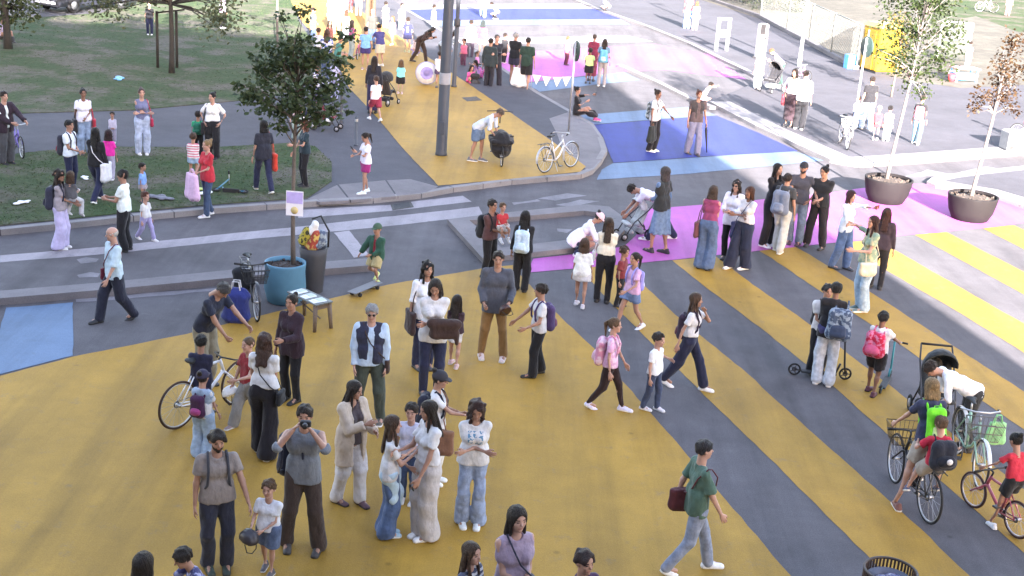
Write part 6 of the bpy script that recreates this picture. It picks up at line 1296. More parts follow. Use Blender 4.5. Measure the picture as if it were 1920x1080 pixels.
# --- seated on the kerb, and the pair on the blue band
p = person('woman in black sitting on the kerb holding up a phone', 1083, 216, None, a=78, z=ZP, h=1.64, hair=('bun', 'black'), top=('loose', Bk), bot=('wide', (.02, .018, .02)), shoes=(.45, .05, .22), hip=(0, -.02, .07), feet=((-.05, .36, -.06), (.06, .38, -.06)), lean=-4, arms=((.04, .26, .42), 'phone'), skin=1)
held(p, 0, 'phone', 'phone held up by the woman sitting on the kerb', 'phone', phone_b, (0, .03, .03))
p = person('woman in a white t-shirt and black trousers with pale patterned backpack', 1222, 284, 168, a=62, hair=('bun', 'dark'), top=('tee', Wt), bot=('straight', Bk), shoes=(.68, .72, .6), arms=((.10, .24, .58), 'down'), skin=2)
backpack(p, 'grey and white patterned backpack on the woman on the blue band', (.30, .34, .36), .95, (.5, .54, .55), pat=('print', (.05, .06, .06)))
held(p, 1, 'dark_bag', 'large dark bag held low by the woman on the blue band', 'bag', bag_b((.02, .024, .022), 1.2, .3), (0, .02, .1))
p = person('man in a dark grey vest and grey trousers with a long dark umbrella', 1298, 290, 169, a=25, sex='m', hair=('bun', 'red'), top=('tee', (.09, .07, .075)), over=('vest', (.045, .042, .045)), bot=('straight', (.17, .18, .27)), shoes=Dg, arms=((.16, .05, .46), 'down'), hands=('grip', 'relax'), legs='step', skin=1)
held(p, 0, 'umbrella', 'long dark folded umbrella in the hand of the man in a vest', 'umbrella', lambda r: (MB().tube([(0, 0, .08), (0, .02, -.1), (0, .1, -.72)], [.012, .045, .012], 8).build('canopy', BLACK, r), MB().tube([(0, 0, .08), (0, 0, .16)], .012, 6).build('handle', plain((.2, .12, .06)), r)), (0, 0, 0), (12, 0, 0))
person('child in pink kneeling on the kerb behind the man in a vest', 1318, 196, None, a=70, z=ZR, h=1.25, hair=('short', 'dark'), top=('tee', (.60, .50, .5)), bot=('shorts', (.5, .25, .3)), shoes=Dg, hip=(0, -.05, .2), lean=30, feet=((-.07, .0, 0), (.07, .02, 0)), arms=('reach', 'reach'), skin=0)
# --- bending pair by the island
stroller('silver pushchair tipped back beside the kerb island', 1186, 446, -60, (.42, .44, .46), 0, (.55, .57, .60), .82, bag=(.3, .3, .32))
person('man in a white shirt bending low over the silver pushchair', 1236, 450, None, a=-82, h=1.76, sex='m', hair=('short', 'dark'), top=('tee', (.70, .66, .76)), bot=('straight', Nv), shoes=(.72, .74, .76), lean=72, arms=((.08, .46, .28), (.10, .44, .32)), legs='walk', skin=1)
p = person('woman in a dark knitted vest and mid blue skirt seen from behind', 1232, 474, 313, a=-125, hair=('bob', (.06, .05, .05)), top=('long', (.10, .16, .28)), over=('tee', (.025, .028, .03)), bot=('skirt', (.14, .21, .33), 'denim'), shoes=(.025, .02, .03), arms=('waist', 'down'), legs='step', skin=1)
# --- the group at the end of the zebra
p = person('woman in a maroon top and wide jeans with her back turned', 1320, 504, 348, a=160, hair=('bob', (.06, .04, .03)), top=('tank', (.24, .05, .12)), bot=bt('wide', (.08, .12, .21)), shoes=Bk, arms=('hold', 'waist'), skin=0)
crossbag(p, 'dark maroon handbag of the woman in wide jeans', (.13, .05, .06), side=-1, size=1.1, cross=False, kind='tote')
p = person('woman in sunglasses and a loose white blouse, black trousers', 1364, 487, 338, a=-22, hair=('wavy', 'dark'), glasses=True, top=('blouse', (.68, .67, .74)), bot=('slim', Bk), shoes=Dg, arms=('hold', 'hold'), skin=0)
p = person('woman with folded arms in a white t-shirt and navy wide trousers', 1388, 504, 350, a=-42, hair=('bob', (.07, .028, .016)), top=('tee', Wt, 'plain', None, 'tuck'), bot=('wide', (.022, .028, .055)), shoes=(.74, .73, .74), arms=('fold', 'fold'), feet=((-.04, -.02, 0), (.08, .12, 0)), skin=2)
crossbag(p, 'navy shoulder bag of the woman with folded arms', (.03, .04, .11), side=1, size=1.2, cross=True, kind='tote')
p = person('woman with long black hair and black top talking on the magenta band', 1438, 462, 301, a=50, hair=('long', 'black'), top=('half', Bk), bot=('straight', Bk), shoes=(.66, .66, .68), arms=('hold', 'waist'), skin=1)
p = person('man with a grey backpack and khaki trousers seen from behind', 1458, 472, 326, a=155, sex='m', hair=('short', 'dark'), top=('tee', (.05, .055, .06)), bot=('straight', (.44, .46, .44)), shoes=(.5, .5, .45), arms=('down', 'down'), legs='step', skin=1)
backpack(p, 'grey blue rucksack on the man in khaki trousers', (.15, .18, .24), 1.2, (.19, .22, .28))
p = person('bearded man in a navy t-shirt and dark cap, one hand on hip', 1487, 458, 298, a=-5, sex='m', hair=('cap', (.02, .02, .025)), beard=True, top=('tee', (.055, .058, .075)), bot=bt('straight', (.14, .18, .25)), shoes=(.07, .03, .05), arms=('hip', 'hold'), legs='stand', skin=1)
p = person('man all in black with tied hair, hands clasped before him', 1526, 464, 311, a=-15, sex='m', hair=('bun', 'black'), top=('tee', (.018, .02, .024)), bot=('straight', (.02, .018, .022)), shoes=(.03, .028, .03), arms=((.0, .13, .60), (.0, .15, .59)), legs='wide', look=(20, 10), skin=1, fat=1.06)
p = person('woman photographing with outstretched arm, pale denim shirt tied at her waist', 1574, 504, 357, a=62, hair=('bob', (.045, .015, .02)), top=('half', (.52, .60, .70), 'tie', (.66, .72, .78)), bot=bt('straight', (.08, .13, .25)), shoes=(.05, .06, .08), arms=((.06, .30, .84), 'waist'), legs='step', skin=0)
held(p, 0, 'phone', 'dark red phone held out by the woman in the pale denim shirt', 'phone', lambda r: (MB().box((0, 0, 0), (.15, .012, .08), bev=.004).build('case', plain((.15, .03, .04), .5), r), MB().box((0, -.008, 0), (.138, .003, .07)).build('screen', BLACK, r)), (0, .02, .03))
p = person('woman in a green tie dyed top and light jeans raising one arm', 1612, 582, 390, a=-58, hair=('long', (.045, .018, .014)), top=('tee', (.22, .30, .22), 'tie', (.44, .42, .26)), bot=bt('straight', (.30, .40, .50)), shoes=(.10, .16, .16), arms=('hold', (.16, .18, .86)), legs='stand', skin=0)
crossbag(p, 'cream belt bag at the front of the woman in tie dye', (.54, .50, .38), side=-1, size=1.2, cross=True, back=.12, z=-.0)
person('woman in dark clothes half hidden behind the tie dyed top', 1640, 540, 400, a=175, h=1.66, hair=('long', (.05, .02, .016)), top=('long', (.04, .03, .04)), bot=('slim', Bk), shoes=Bk, skin=1)
# --- scooters
sc = scooter('black kick scooter with large wheels under the two school friends', (1583, 712), (1488, 703), (.03, .03, .035), hb=.98, wr=.105)
p = person('boy in a white shirt and dark trousers standing on the scooter', 1528, 702, 520, a=20, h=1.56, sex='m', hair=('messy', 'black'), top=('tee', Wt), bot=('slim', Bk), shoes=Bk, arms=('hold', 'waist'), skin=1)
backpack(p, 'black school backpack worn by the boy on the scooter', (.018, .018, .022), .95)
p = person('teenager in a black top and pale jeans beside the scooter, back turned', 1541, 720, 530, a=178, sex='f', hair=('short', 'black'), top=('loose', (.018, .018, .022)), bot=bt('straight', (.46, .50, .56)), shoes=(.72, .71, .76), arms=('waist', 'fwd'), legs='stand', apron=(.055, .055, .14), skin=2)
q = backpack(p, 'navy patterned backpack on the teenager in pale jeans', (.05, .075, .13), 1.2, (.035, .05, .09), pat=('print', (.22, .28, .36))); q.location += p.W.to_3x3()@Vector((.13, 0, -.02))
sc2 = scooter('small kick scooter with teal detail in front of the boy with red backpack', (1668, 708), (1650, 738), (.02, .15, .2), hb=.68, wr=.075)
p = person('boy in black shorts with a big red backpack seen from behind', 1632, 738, 584, a=160, sex='m', hair=('short', 'black'), top=('tee', (.66, .66, .68)), bot=('bermuda', (.02, .018, .02)), shoes=(.10, .03, .05), arms=('waist', 'bar'), legs='step', skin=2)
backpack(p, 'large red school backpack with pink pattern', (.50, .02, .06), 1.15, (.55, .10, .2), pat=('print', (.58, .18, .30)))
# --- cyclists at the lower right
bk = bike('black city bicycle with wire front basket ridden by woman and child', (1660, 894), (1743, 987), (.025, .025, .028), .345, (.02, .02, .022), 'mtb', basket=(.10, .075, .05), rack=True, steer=-8, group=None)
def rider(bk, h, back=0.0, **kw):
    """pelvis over the saddle, a frame of the rider looking the way the cycle goes"""
    s = bk.M @ Vector((bk.st.x-.03-back, 0, 0)); a = None
    c = -Vector((s.x, s.y, 0)).normalized(); rr_ = Vector((s.y, -s.x, 0)).normalized(); f = Vector((math.cos(bk.rz), math.sin(bk.rz), 0)); a = math.degrees(math.atan2(f.dot(rr_), f.dot(c)))
    yaw = math.atan2(-f.x, f.y); at = Vector((s.x, s.y, bk.M.translation.z)); return at, a, yaw
at, a, yaw = rider(bk, 1.66); h = 1.64; bs = bars(bk, at, yaw, h)
p = person('blond woman astride the black bicycle in navy top and beige shorts', 0, 0, a=a, h=h, at=at, hair=('bob', 'blond'), top=('tee', (.035, .04, .08)), bot=('bermuda', (.36, .32, .28)), shoes=(.16, .07, .06), hip=(0, 0, (bk.st.z+.10)/h), lean=16, feet=((-.17, .06, 0), (.08, .22, .17)), arms=((-bs[0].x, bs[0].y, bs[0].z+.012), (bs[1].x, bs[1].y, bs[1].z+.012)), hands=('grip', 'grip'), skin=0)
q = backpack(p, 'bright green drawstring bag on the back of the blond cyclist', (.16, .62, .03), .85, (.5, .66, .30))
s_ = bk.M @ Vector((bk.x0-.0, 0, 0)); at2 = Vector((s_.x, s_.y, 0))
p2 = person('child in a red t-shirt sitting behind the blond cyclist', 0, 0, a=a, h=1.22, at=at2, sex='m', hair=('short', 'light'), top=('tee', (.42, .025, .05)), bot=('bermuda', (.32, .28, .24)), shoes=(.07, .08, .14), hip=(0, 0, .84/1.22), lean=6, feet=((-.17, .20, .26), (.17, .20, .26)), arms=((.14, .18, .88), (.14, .18, .88)), skin=0)
backpack(p2, 'large dark backpack with round white emblem on the child in red', (.022, .024, .034), 1.25)
d_ = .05*p2.h+.02; o = MB().lathe([(.001, 0), (.04, 0), (.04, .004), (.001, .004)], 18).build('round_badge', plain((.55, .55, .56), .6, var=.3, scale=40)); tag(o, 'round white badge on the dark backpack of the child in red', 'badge'); o.matrix_world = torso_m(p2, (0, 0, p2.zh)) @ Matrix.Translation((0, -d_-.255, .12)) @ Matrix.Rotation(R(90), 4, 'X')
bk6 = bike('green and white city bicycle with pale mudguards behind the cyclists', (1838, 926), (1786, 838), (.25, .42, .33), .345, (.025, .025, .027), 'city', guards=(.66, .68, .68), rack=False, basket=(.12, .11, .10))
q = bk6.M @ bk6.bar[1]; r_ = empty('plastic_bag', q+Vector((.02, -.02, -.06)), 0, 'pale green plastic bag hanging from the city bicycle handlebar', 'bag'); bag_b((.26, .55, .26), .75, .34)(r_)
person('man in a white polo shirt bent over the bicycle and pushchair', 1806, 842, None, a=-72, h=1.74, sex='m', hair=('short', 'dark'), top=('half', (.72, .74, .80)), bot=('straight', (.03, .032, .035)), shoes=Bk, lean=66, arms=((.10, .36, .40), (.08, .30, .34)), legs='stand', skin=1)
stroller('dark hooded pushchair with rounded top behind the bent man', 1746, 790, 15, (.03, .035, .04), 0, (.028, .034, .038), 1.05)
bk7 = bike('pink child bicycle at the lower right edge', (1811, 944), (1910, 1013), (.42, .10, .14), .245, (.06, .03, .028), 'mtb', rimc=(.5, .45, .46))
at, a, yaw = rider(bk7, 1.15); h = 1.16; bs = bars(bk7, at, yaw, h)
person('girl in a red t-shirt and black shorts riding the pink bicycle', 0, 0, a=a, h=h, at=at, hair=('bun', 'black'), top=('tee', (.44, .03, .05)), bot=('bermuda', (.02, .02, .022)), shoes=(.62, .64, .68), hip=(0, 0, (bk7.st.z+.08)/h), lean=14, feet=((-.11, .12, .0), (.10, .2, .10)), arms=((-bs[0].x, bs[0].y, bs[0].z+.012), (bs[1].x, bs[1].y, bs[1].z+.012)), hands=('grip', 'grip'), skin=1)
# --- on the yellow path
p = person('adult in black with long dark hair on the path, back turned', 699, 212, 105, a=165, z=ZP, hair=('long', 'dark'), top=('long', (.022, .022, .03)), bot=('longskirt', (.025, .022, .06)), shoes=Bk, skin=1)
person('child in a white t-shirt and dark red shorts walking on the path', 703, 226, 140, a=-150, z=ZP, hair=('short', 'brown'), top=('tee', (.68, .68, .76)), bot=('bermuda', (.24, .03, .06)), shoes=(.6, .62, .66), legs='walk', skin=0)
stroller('dark pushchair on the path beside the child in dark red shorts', 724, 196, 150, (.035, .03, .03), ZP, (.03, .03, .032), .95)
person('small child in a turquoise top and black leggings on the path', 750, 176, 112, a=172, z=ZP, hair=('bob', 'light'), top=('tee', (.20, .62, .62)), bot=('bermuda', Bk), shoes=(.5, .35, .35), skin=0)
person('person in a light blue t-shirt and navy shorts on the path', 684, 131, 50, a=175, z=ZP, sex='m', hair=('short', 'dark'), top=('tee', (.16, .34, .62)), bot=('shorts', (.04, .03, .12)), shoes=(.3, .2, .2), skin=1)
person('man in a navy t-shirt and khaki shorts leaning on the path', 712, 124, 45, a=-150, z=ZP, sex='m', hair=('short', 'dark'), top=('tee', (.05, .05, .16)), bot=('bermuda', (.46, .42, .34)), shoes=(.5, .5, .45), lean=12, arms=('reach', 'waist'), skin=1)
person('man in a dark t-shirt and flat hat before the brown trunk', 697, 92, 17, a=-20, z=ZP, sex='m', hair=('cap', (.12, .11, .10)), top=('tee', (.05, .05, .045)), bot=bt('slim', Jd), shoes=Bk, skin=1)
person('girl with long dark hair and pink bicycle on the path', 658, 108, 40, a=120, z=ZP, h=1.4, hair=('long', 'dark'), top=('tee', (.35, .10, .22)), bot=('slim', (.3, .36, .36)), shoes=(.2, .1, .2), arms=('reach', 'reach'), skin=1)
bike('small pink child bicycle on the sunny path', (668, 114), (676, 104), (.5, .1, .25), .22, z=ZP)
p = person('boy in a navy football shirt with white number one on the sunny path', 763, 98, 32, a=178, z=ZP, sex='m', hair=('short', 'dark'), top=('tee', (.025, .028, .10)), bot=('shorts', (.02, .02, .05)), shoes=(.4, .4, .2), skin=1)
o = MB().box((0, -.105, 1.0*0+.20), (.05, .012, .20)).build('shirt_number', plain((.6, .6, .62), .7), p.root); o.matrix_local = p.root.matrix_world.inverted() @ torso_m(p, (0, 0, p.zh)) if False else Matrix.Translation(p.T((0, 0, p.zh))*p.h); MB().box((-.035, -.105, .27), (.04, .012, .035)).build('shirt_number_flag', plain((.6, .6, .62), .7), o)
person('woman in dark brown bending forward on the path', 786, 118, None, a=60, z=ZP, h=1.68, hair=('long', 'black'), top=('long', (.035, .022, .02)), bot=('slim', (.04, .028, .024)), shoes=(.06, .05, .04), lean=48, legs='walk', arms=('reach', 'reach'), skin=1)
person('child crouching in white and violet on the path', 777, 104, None, a=40, z=ZP, h=1.2, hair=('long', 'light'), top=('tee', (.62, .55, .58)), bot=('slim', (.3, .25, .5)), shoes=Wt, hip=(0, -.05, .22), lean=35, feet=((-.07, 0, 0), (.07, .02, 0)), arms=('reach', 'reach'), skin=0)
g = P(799, 160, ZP); r_ = empty('drum', g, R(5), 'big white drum with ringed face standing on the path', 'drum')
M = Matrix.Translation((0, 0, .42)) @ Matrix.Rotation(R(82), 4, 'X'); b = MB(); b.lathe([(.36, -.14), (.38, -.12), (.38, .12), (.36, .14)], 32, M, cap=False); b.build('shell', plain((.30, .30, .55), .5), r_)
for (r0, r1, z_, c_, n_) in ((0.001, .36, .125, Wt, 'head'), (.20, .215, .13, (.25, .22, .5), 'ring'), (.10, .112, .13, (.25, .22, .5), 'ring')): MB().lathe([(r0, z_), (r1, z_), (r1, z_+.006), (r0, z_+.006)], 32, M).build(n_, plain(c_, .55), r_)
person('child in white standing behind the ringed drum', 822, 165, 96, a=170, z=ZP, sex='m', hair=('short', 'dark'), top=('loose', Wt), bot=('shorts', (.08, .06, .12)), shoes=Dg, arms=('hold', 'hold'), skin=1)
person('grey blue clad person bending between the two poles', 826, 128, None, a=80, z=ZP, h=1.65, hair=('long', 'dark'), top=('long', (.30, .36, .42)), bot=('slim', Dg), shoes=Dg, lean=45, arms=('reach', 'reach'), skin=1)
p = person('person in a white blouse and dark trousers beyond the signal pole', 880, 112, 50, a=170, hair=('short', 'dark'), top=('blouse', (.66, .66, .74)), bot=('slim', (.05, .04, .06)), shoes=Bk, h=1.55, skin=1)
person('girl in a red top and white shorts beyond the signal pole', 902, 110, 50, a=165, hair=('bob', (.03, .04, .04)), top=('tee', (.50, .05, .10)), bot=('shorts', (.6, .6, .62)), shoes=(.5, .4, .42), h=1.5, skin=1)
p = person('broad man in dark jacket and trousers, arms folded by the magenta paint', 926, 166, 50, a=20, sex='m', hair=('short', (.10, .09, .09)), top=('long', (.022, .024, .034)), bot=('straight', (.022, .022, .034)), shoes=Bk, arms=('fold', 'fold'), legs='wide', skin=0, fat=1.08)
person('person in a dark jacket standing close in front of the folded arms man', 915, 167, 72, a=160, sex='m', hair=('short', 'dark'), top=('jacket', (.025, .035, .04)), bot=('slim', (.022, .022, .03)), shoes=Bk, skin=1)
person('grey haired man in a black t-shirt near the magenta paint', 961, 160, 58, a=150, sex='m', hair=('short', 'grey'), top=('tee', Bk), bot=('shorts', (.04, .035, .06)), shoes=Bk, arms=('waist', 'down'), skin=1)
p = person('man in a dark green t-shirt and black shorts seen from behind', 984, 172, 66, a=165, sex='m', hair=('short', 'dark'), top=('loose', (.02, .04, .032)), bot=('bermuda', Bk), shoes=(.08, .16, .05), legs='step', skin=1, fat=1.1)
held(p, 0, 'white_bag', 'white carrier bag held by the man in dark green', 'bag', bag_b((.70, .71, .72), 1.5, .34), (.0, .02, .06))
person('child in pink sitting low by the dark pole on the magenta paint', 880, 160, None, a=30, h=1.15, hair=('bob', 'dark'), top=('tee', (.60, .10, .30)), bot=('slim', (.45, .04, .12)), shoes=(.3, .05, .1), hip=(0, 0, .14), lean=10, feet=((-.08, .2, 0), (.08, .2, 0)), arms=('reach', 'waist'), skin=0)
person('child in violet crouching by the folded arms man', 899, 152, None, a=-60, h=1.15, hair=('long', 'dark'), top=('tee', (.50, .25, .6)), bot=('slim', (.3, .1, .35)), shoes=(.4, .2, .4), hip=(0, -.04, .22), lean=30, feet=((-.08, .02, 0), (.08, .02, 0)), arms=('reach', 'reach'), skin=0)
g = P(890, 162); r_ = empty('dark_rucksack', g, 0, 'dark rucksack standing on the ground by the signal pole', 'backpack'); soft('pack', [((-.08, 0, .12), (.08, 0, .12), .12, .12), ((-.07, 0, .36), (.07, 0, .36), .1, .1)], cloth((.03, .03, .035)), .03, r_); soft('pocket', [((-.05, -.1, .12), (.05, -.1, .12), .06, .06), ((-.04, -.1, .2), (.04, -.1, .2), .05, .05)], cloth(Dg), .03, r_)
# bunting
pa, pb = P(995, 172)+Vector((0, 0, .62)), P(1072, 176)+Vector((0, 0, .62)); r_ = empty('bunting', pa, 0, 'string of white and yellow pennants near the magenta paint', 'bunting'); b = MB(); b.tube([(pb-pa)*u-Vector((0, 0, .25*u*(1-u)*4*.3)) for u in (0, .25, .5, .75, 1)], .008, 4); b.build('string', WHITE, r_)
for u in (.12, .36, .62, .84): c_ = (pb-pa)*u-Vector((0, 0, .25*u*(1-u)*1.2)); d_ = (pb-pa).normalized(); o = MB().add([c_-d_*.15, c_+d_*.15, c_-Vector((0, -.02, .34)), c_-d_*.15+Vector((0, .01, 0)), c_+d_*.15+Vector((0, .01, 0)), c_-Vector((0, -.03, .34))], [(0, 1, 2), (5, 4, 3), (0, 2, 5, 3), (1, 4, 5, 2), (0, 3, 4, 1)]).build('pennant', plain((.74, .73, .55) if u > .5 else (.75, .75, .75), .7), r_)
for x in (0, 1): b = MB(); q = (pb-pa)*x; b.tube([q-Vector((0, 0, pa.z)), q+Vector((0, 0, .03))], .015, 5); b.build('stake', STEEL, r_)
# --- sunlit far side
person('woman in a long maroon dress with a pink bag on the far road', 1108, 152, 36, a=160, hair=('bun', 'dark'), top=('tee', (.20, .03, .06)), bot=('dress', (.20, .04, .07)), shoes=Dg, h=1.72, skin=2)
g = P(1121, 110); 
p = person('child in a light green t-shirt and black shorts', 1102, 157, 90, a=175, sex='m', hair=('short', 'dark'), top=('tee', (.42, .60, .25)), bot=('bermuda', Bk), shoes=Dg, skin=2)
p = person('child with long dark hair in teal and grey', 1127, 162, 73, a=178, hair=('long', 'dark'), top=('tee', (.10, .18, .26)), bot=('slim', (.26, .25, .27)), shoes=(.5, .55, .6), skin=1)
backpack(p, 'teal school backpack on the child with long dark hair', (.10, .30, .45), .9, (.3, .5, .6))
person('toddler in a pink coat on the magenta paint', 1061, 122, 68, a=120, hair=('short', 'light'), top=('blouse', (.60, .16, .20)), bot=('slim', (.10, .03, .05)), shoes=Dg, skin=0)
person('woman in a red top and blue jeans far on the sunny pavement', 1287, 53, -14, a=165, z=ZR, hair=('bun', 'dark'), top=('tee', (.50, .06, .07)), bot=bt('straight', (.14, .25, .48)), shoes=Wt, skin=1)
person('girl in pale pink next to the woman in blue jeans', 1302, 56, 2, a=170, z=ZR, hair=('bob', 'light'), top=('tee', (.66, .42, .45)), bot=('slim', (.62, .50, .52)), shoes=(.6, .3, .35), skin=0)
person('crouching person in white at the far kerb', 1137, 24, None, a=-80, h=1.6, hair=('short', 'dark'), top=('loose', (.64, .72, .64)), bot=('slim', Bk), shoes=Bk, hip=(0, -.05, .22), lean=40, feet=((-.08, .02, 0), (.08, .0, 0)), arms=('reach', 'reach'), skin=1)
person('person in blue jeans cut off by the upper edge', 905, 33, -30, a=0, h=1.72, sex='m', hair=('short', 'dark'), top=('tee', (.40, .40, .5)), bot=bt('straight', (.15, .22, .45)), shoes=Dg, legs='walk', skin=1)
p = person('person in white and black bent down on the far blue band', 930, 36, None, a=-60, h=1.3, hair=('short', 'dark'), top=('tee', (.66, .66, .64), 'print', (.02, .02, .02)), bot=('slim', Bk), shoes=Wt, hip=(0, -.05, .25), lean=40, feet=((-.08, .02, 0), (.08, .0, 0)), arms=('reach', 'reach'), skin=1)
p = person('child in a red waistcoat and white trousers beside the pram', 1419, 166, 98, a=-10, z=ZR, hair=('cap', (.72, .72, .72)), top=('tee', (.66, .62, .64)), over=('vest', (.52, .08, .10)), bot=('straight', (.70, .70, .72)), shoes=Wt, skin=1)
stroller('black pram with white blanket on the sunny pavement', 1446, 172, -30, (.02, .02, .024), ZR, (.03, .03, .033), 1.05, bag=(.5, .5, .5))
person('person in violet bending behind the black pram', 1462, 160, None, a=-90, z=ZR, h=1.55, hair=('short', 'light'), top=('tee', (.30, .20, .5)), bot=('slim', (.02, .05, .04)), shoes=Dg, lean=45, arms=('reach', 'reach'), skin=0)
p = person('woman in a white blouse and long black skirt with a maroon bag', 1477, 238, 121, a=-30, z=ZR, hair=('bob', 'dark'), top=('blouse', (.70, .68, .62), 'plain', None, 'tuck'), bot=('dress', (.035, .022, .028)), shoes=Bk, arms=('down', 'hip'), skin=1)
crossbag(p, 'maroon handbag of the woman in the long black skirt', (.24, .05, .07), side=1, size=1.2, cross=False, kind='tote')
person('person in a white shirt and black wide trousers facing the white blouse', 1497, 242, 118, a=165, z=ZR, sex='m', hair=('short', 'dark'), top=('half', (.74, .74, .72)), bot=('straight', Bk), shoes=(.7, .7, .72), skin=1)
bike('small pink bicycle standing near the pale lamp post', (1513, 153), (1492, 148), (.48, .22, .34), .22, z=ZR)
bike('white and black bicycle parked by the tall white sign pole', (1597, 291), (1566, 258), (.6, .6, .62), .33, z=ZR, basket=(.5, .5, .5))
person('man in a black t-shirt and pale jeans by the white sign pole', 1622, 243, 150, a=-150, z=ZR, sex='m', hair=('short', 'dark'), top=('tee', Bk), bot=bt('straight', (.36, .48, .62)), shoes=Wt, h=1.72, legs='step', skin=1)
person('child in white by the white sign pole', 1602, 240, 180, a=160, z=ZR, hair=('short', 'brown'), top=('tee', (.72, .70, .66)), bot=('slim', (.2, .25, .36)), shoes=Dg, skin=1)
person('child in a red dress with white hat', 1640, 262, 198, a=0, z=ZR, hair=('cap', (.68, .55, .55)), top=('tee', (.52, .04, .05)), bot=('miniskirt', (.50, .04, .05)), shoes=Wt, arms=('waist', 'waist'), skin=0)
person('child in white standing right of the red dress', 1660, 264, 198, a=175, z=ZR, hair=('short', 'black'), top=('tee', (.72, .70, .62)), bot=('slim', (.64, .68, .66)), shoes=Wt, skin=1)
p = person('person in a black top and teal jeans under the green tree', 1716, 270, 178, a=170, z=ZR, hair=('short', 'dark'), top=('tee', Bk), bot=bt('slim', (.10, .20, .27)), shoes=(.7, .7, .7), legs='step', skin=1)
backpack(p, 'bright pink backpack under the green tree', (.60, .16, .22), .95, (.66, .26, .30))
person('child in pink cut off by the right edge', 1917, 262, 205, a=-80, z=ZR, hair=('short', 'brown'), top=('tee', (.62, .36, .36)), bot=('shorts', (.6, .5, .5)), shoes=Wt, skin=0)
bike('bicycle cut off by the right edge on the sunny pavement', (1905, 262), (1945, 270), (.2, .2, .22), .27, z=ZR)
person('person in black and blue behind the yellow booth tree', 1812, 128, 88, a=160, z=ZR, hair=('short', 'dark'), top=('tee', (.66, .66, .7)), bot=('slim', (.3, .33, .4)), shoes=Dg, h=1.2, skin=1)
person('person in pale pink on the far lawn', 1888, 30, -10, a=20, z=ZR, hair=('short', 'brown'), top=('tee', (.66, .5, .52)), bot=('slim', (.5, .2, .22)), shoes=Dg, h=1.6, skin=0)
bike('white bicycle lying by the far lawn edge', (1835, 22), (1862, 24), (.7, .7, .7), .33, z=ZR)
# --- back of the path and lawn
for (x, y, t, a, hs, tc, bc, lb) in ((622, 62, -2, 10, 'dark', (.72, .71, .70), (.70, .68, .64), 'person all in white with red bag on the bright path'), (640, 60, 4, 170, 'brown', (.70, .68, .66), (.68, .66, .62), 'second white clad person on the bright path'), (655, 22, -45, 20, 'dark', (.45, .05, .06), (.3, .05, .06), 'person in red cut off by the upper edge on the path'), (672, 30, -40, 170, 'light', (.70, .66, .64), (.66, .6, .6), 'person in pale clothes cut off by the upper edge on the path'), (722, 56, 14, 150, 'dark', (.70, .68, .70), (.62, .6, .64), 'child in white left of the far blue band'), (752, 60, 15, 30, 'dark', (.70, .72, .74), (.25, .32, .5), 'child in white and blue on the far blue band'), (812, 62, 8, 120, 'dark', (.66, .70, .70), (.34, .42, .5), 'child in white and grey near the thick lamp post')):
    person(lb, x, y, t, a=a, z=ZP if x < 700 else 0, hair=('short', hs), top=('loose', tc), bot=('slim', bc), shoes=(.5, .45, .42), h=1.65 if y < 50 or x < 700 else 1.25, skin=1)
person('person in dark clothes standing under the staked tree', 281, 66, 30, a=0, z=ZP, hair=('short', 'black'), top=('tee', Bk), bot=('slim', Nv), shoes=Wt, h=1.3, skin=1)
person('person in a white top and black leggings at the lawn\'s upper edge', 418, 54, -12, a=60, z=ZP, hair=('short', 'dark'), top=('loose', (.66, .5, .7)), bot=('leggings', Bk), shoes=Wt, skin=1)
person('person in pale violet sitting by the upper left tree', 6, 78, None, a=40, z=ZP, h=1.5, hair=('short', 'dark'), top=('tee', (.45, .40, .6)), bot=('slim', Dg), shoes=Dg, hip=(0, 0, .12), lean=0, feet=((-.06, .3, 0), (.06, .3, 0)), arms=('waist', 'waist'), skin=1)
p = person('adult in a white and navy top pushing the pushchair behind the dark tree', 592, 226, 92, a=70, z=ZP, h=1.68, hair=('short', 'brown'), top=('long', (.62, .62, .72), 'print', (.05, .05, .15)), bot=('slim', Nv), shoes=(.6, .6, .62), arms=('push', 'push'), legs='walk', skin=1)
stroller('low dark pushchair with red lining behind the dark leaved tree', 612, 243, 75, (.12, .02, .035), ZP, (.02, .02, .025), .9)
person('person in blue and white stripes behind the dark tree crown', 611, 150, 60, a=165, z=ZP, h=1.68, hair=('wavy', 'brown'), top=('tee', (.6, .62, .7), 'print', (.05, .08, .3)), bot=bt('slim', Jd), shoes=Dg, skin=1)
person('person in green sitting by the path edge behind the tree', 632, 122, None, a=120, z=ZP, h=1.5, hair=('short', 'brown'), top=('tee', (.06, .20, .17)), bot=('slim', (.1, .15, .1)), shoes=Dg, hip=(0, 0, .22), lean=10, feet=((-.07, .2, 0), (.07, .2, 0)), arms=('waist', 'waist'), skin=1)
person('person in pale violet between the dark tree and the path', 627, 186, 128, a=150, z=ZP, h=1.3, hair=('cap', (.35, .35, .5)), top=('tee', (.45, .45, .62)), bot=('slim', (.35, .35, .55)), shoes=Dg, skin=1)
person('person in pale pink and green behind the sapling trunk', 556, 262, 190, a=10, z=ZP, h=1.25, hair=('short', 'light'), top=('tee', (.5, .38, .42)), bot=('slim', (.28, .36, .34)), shoes=Dg, skin=0)

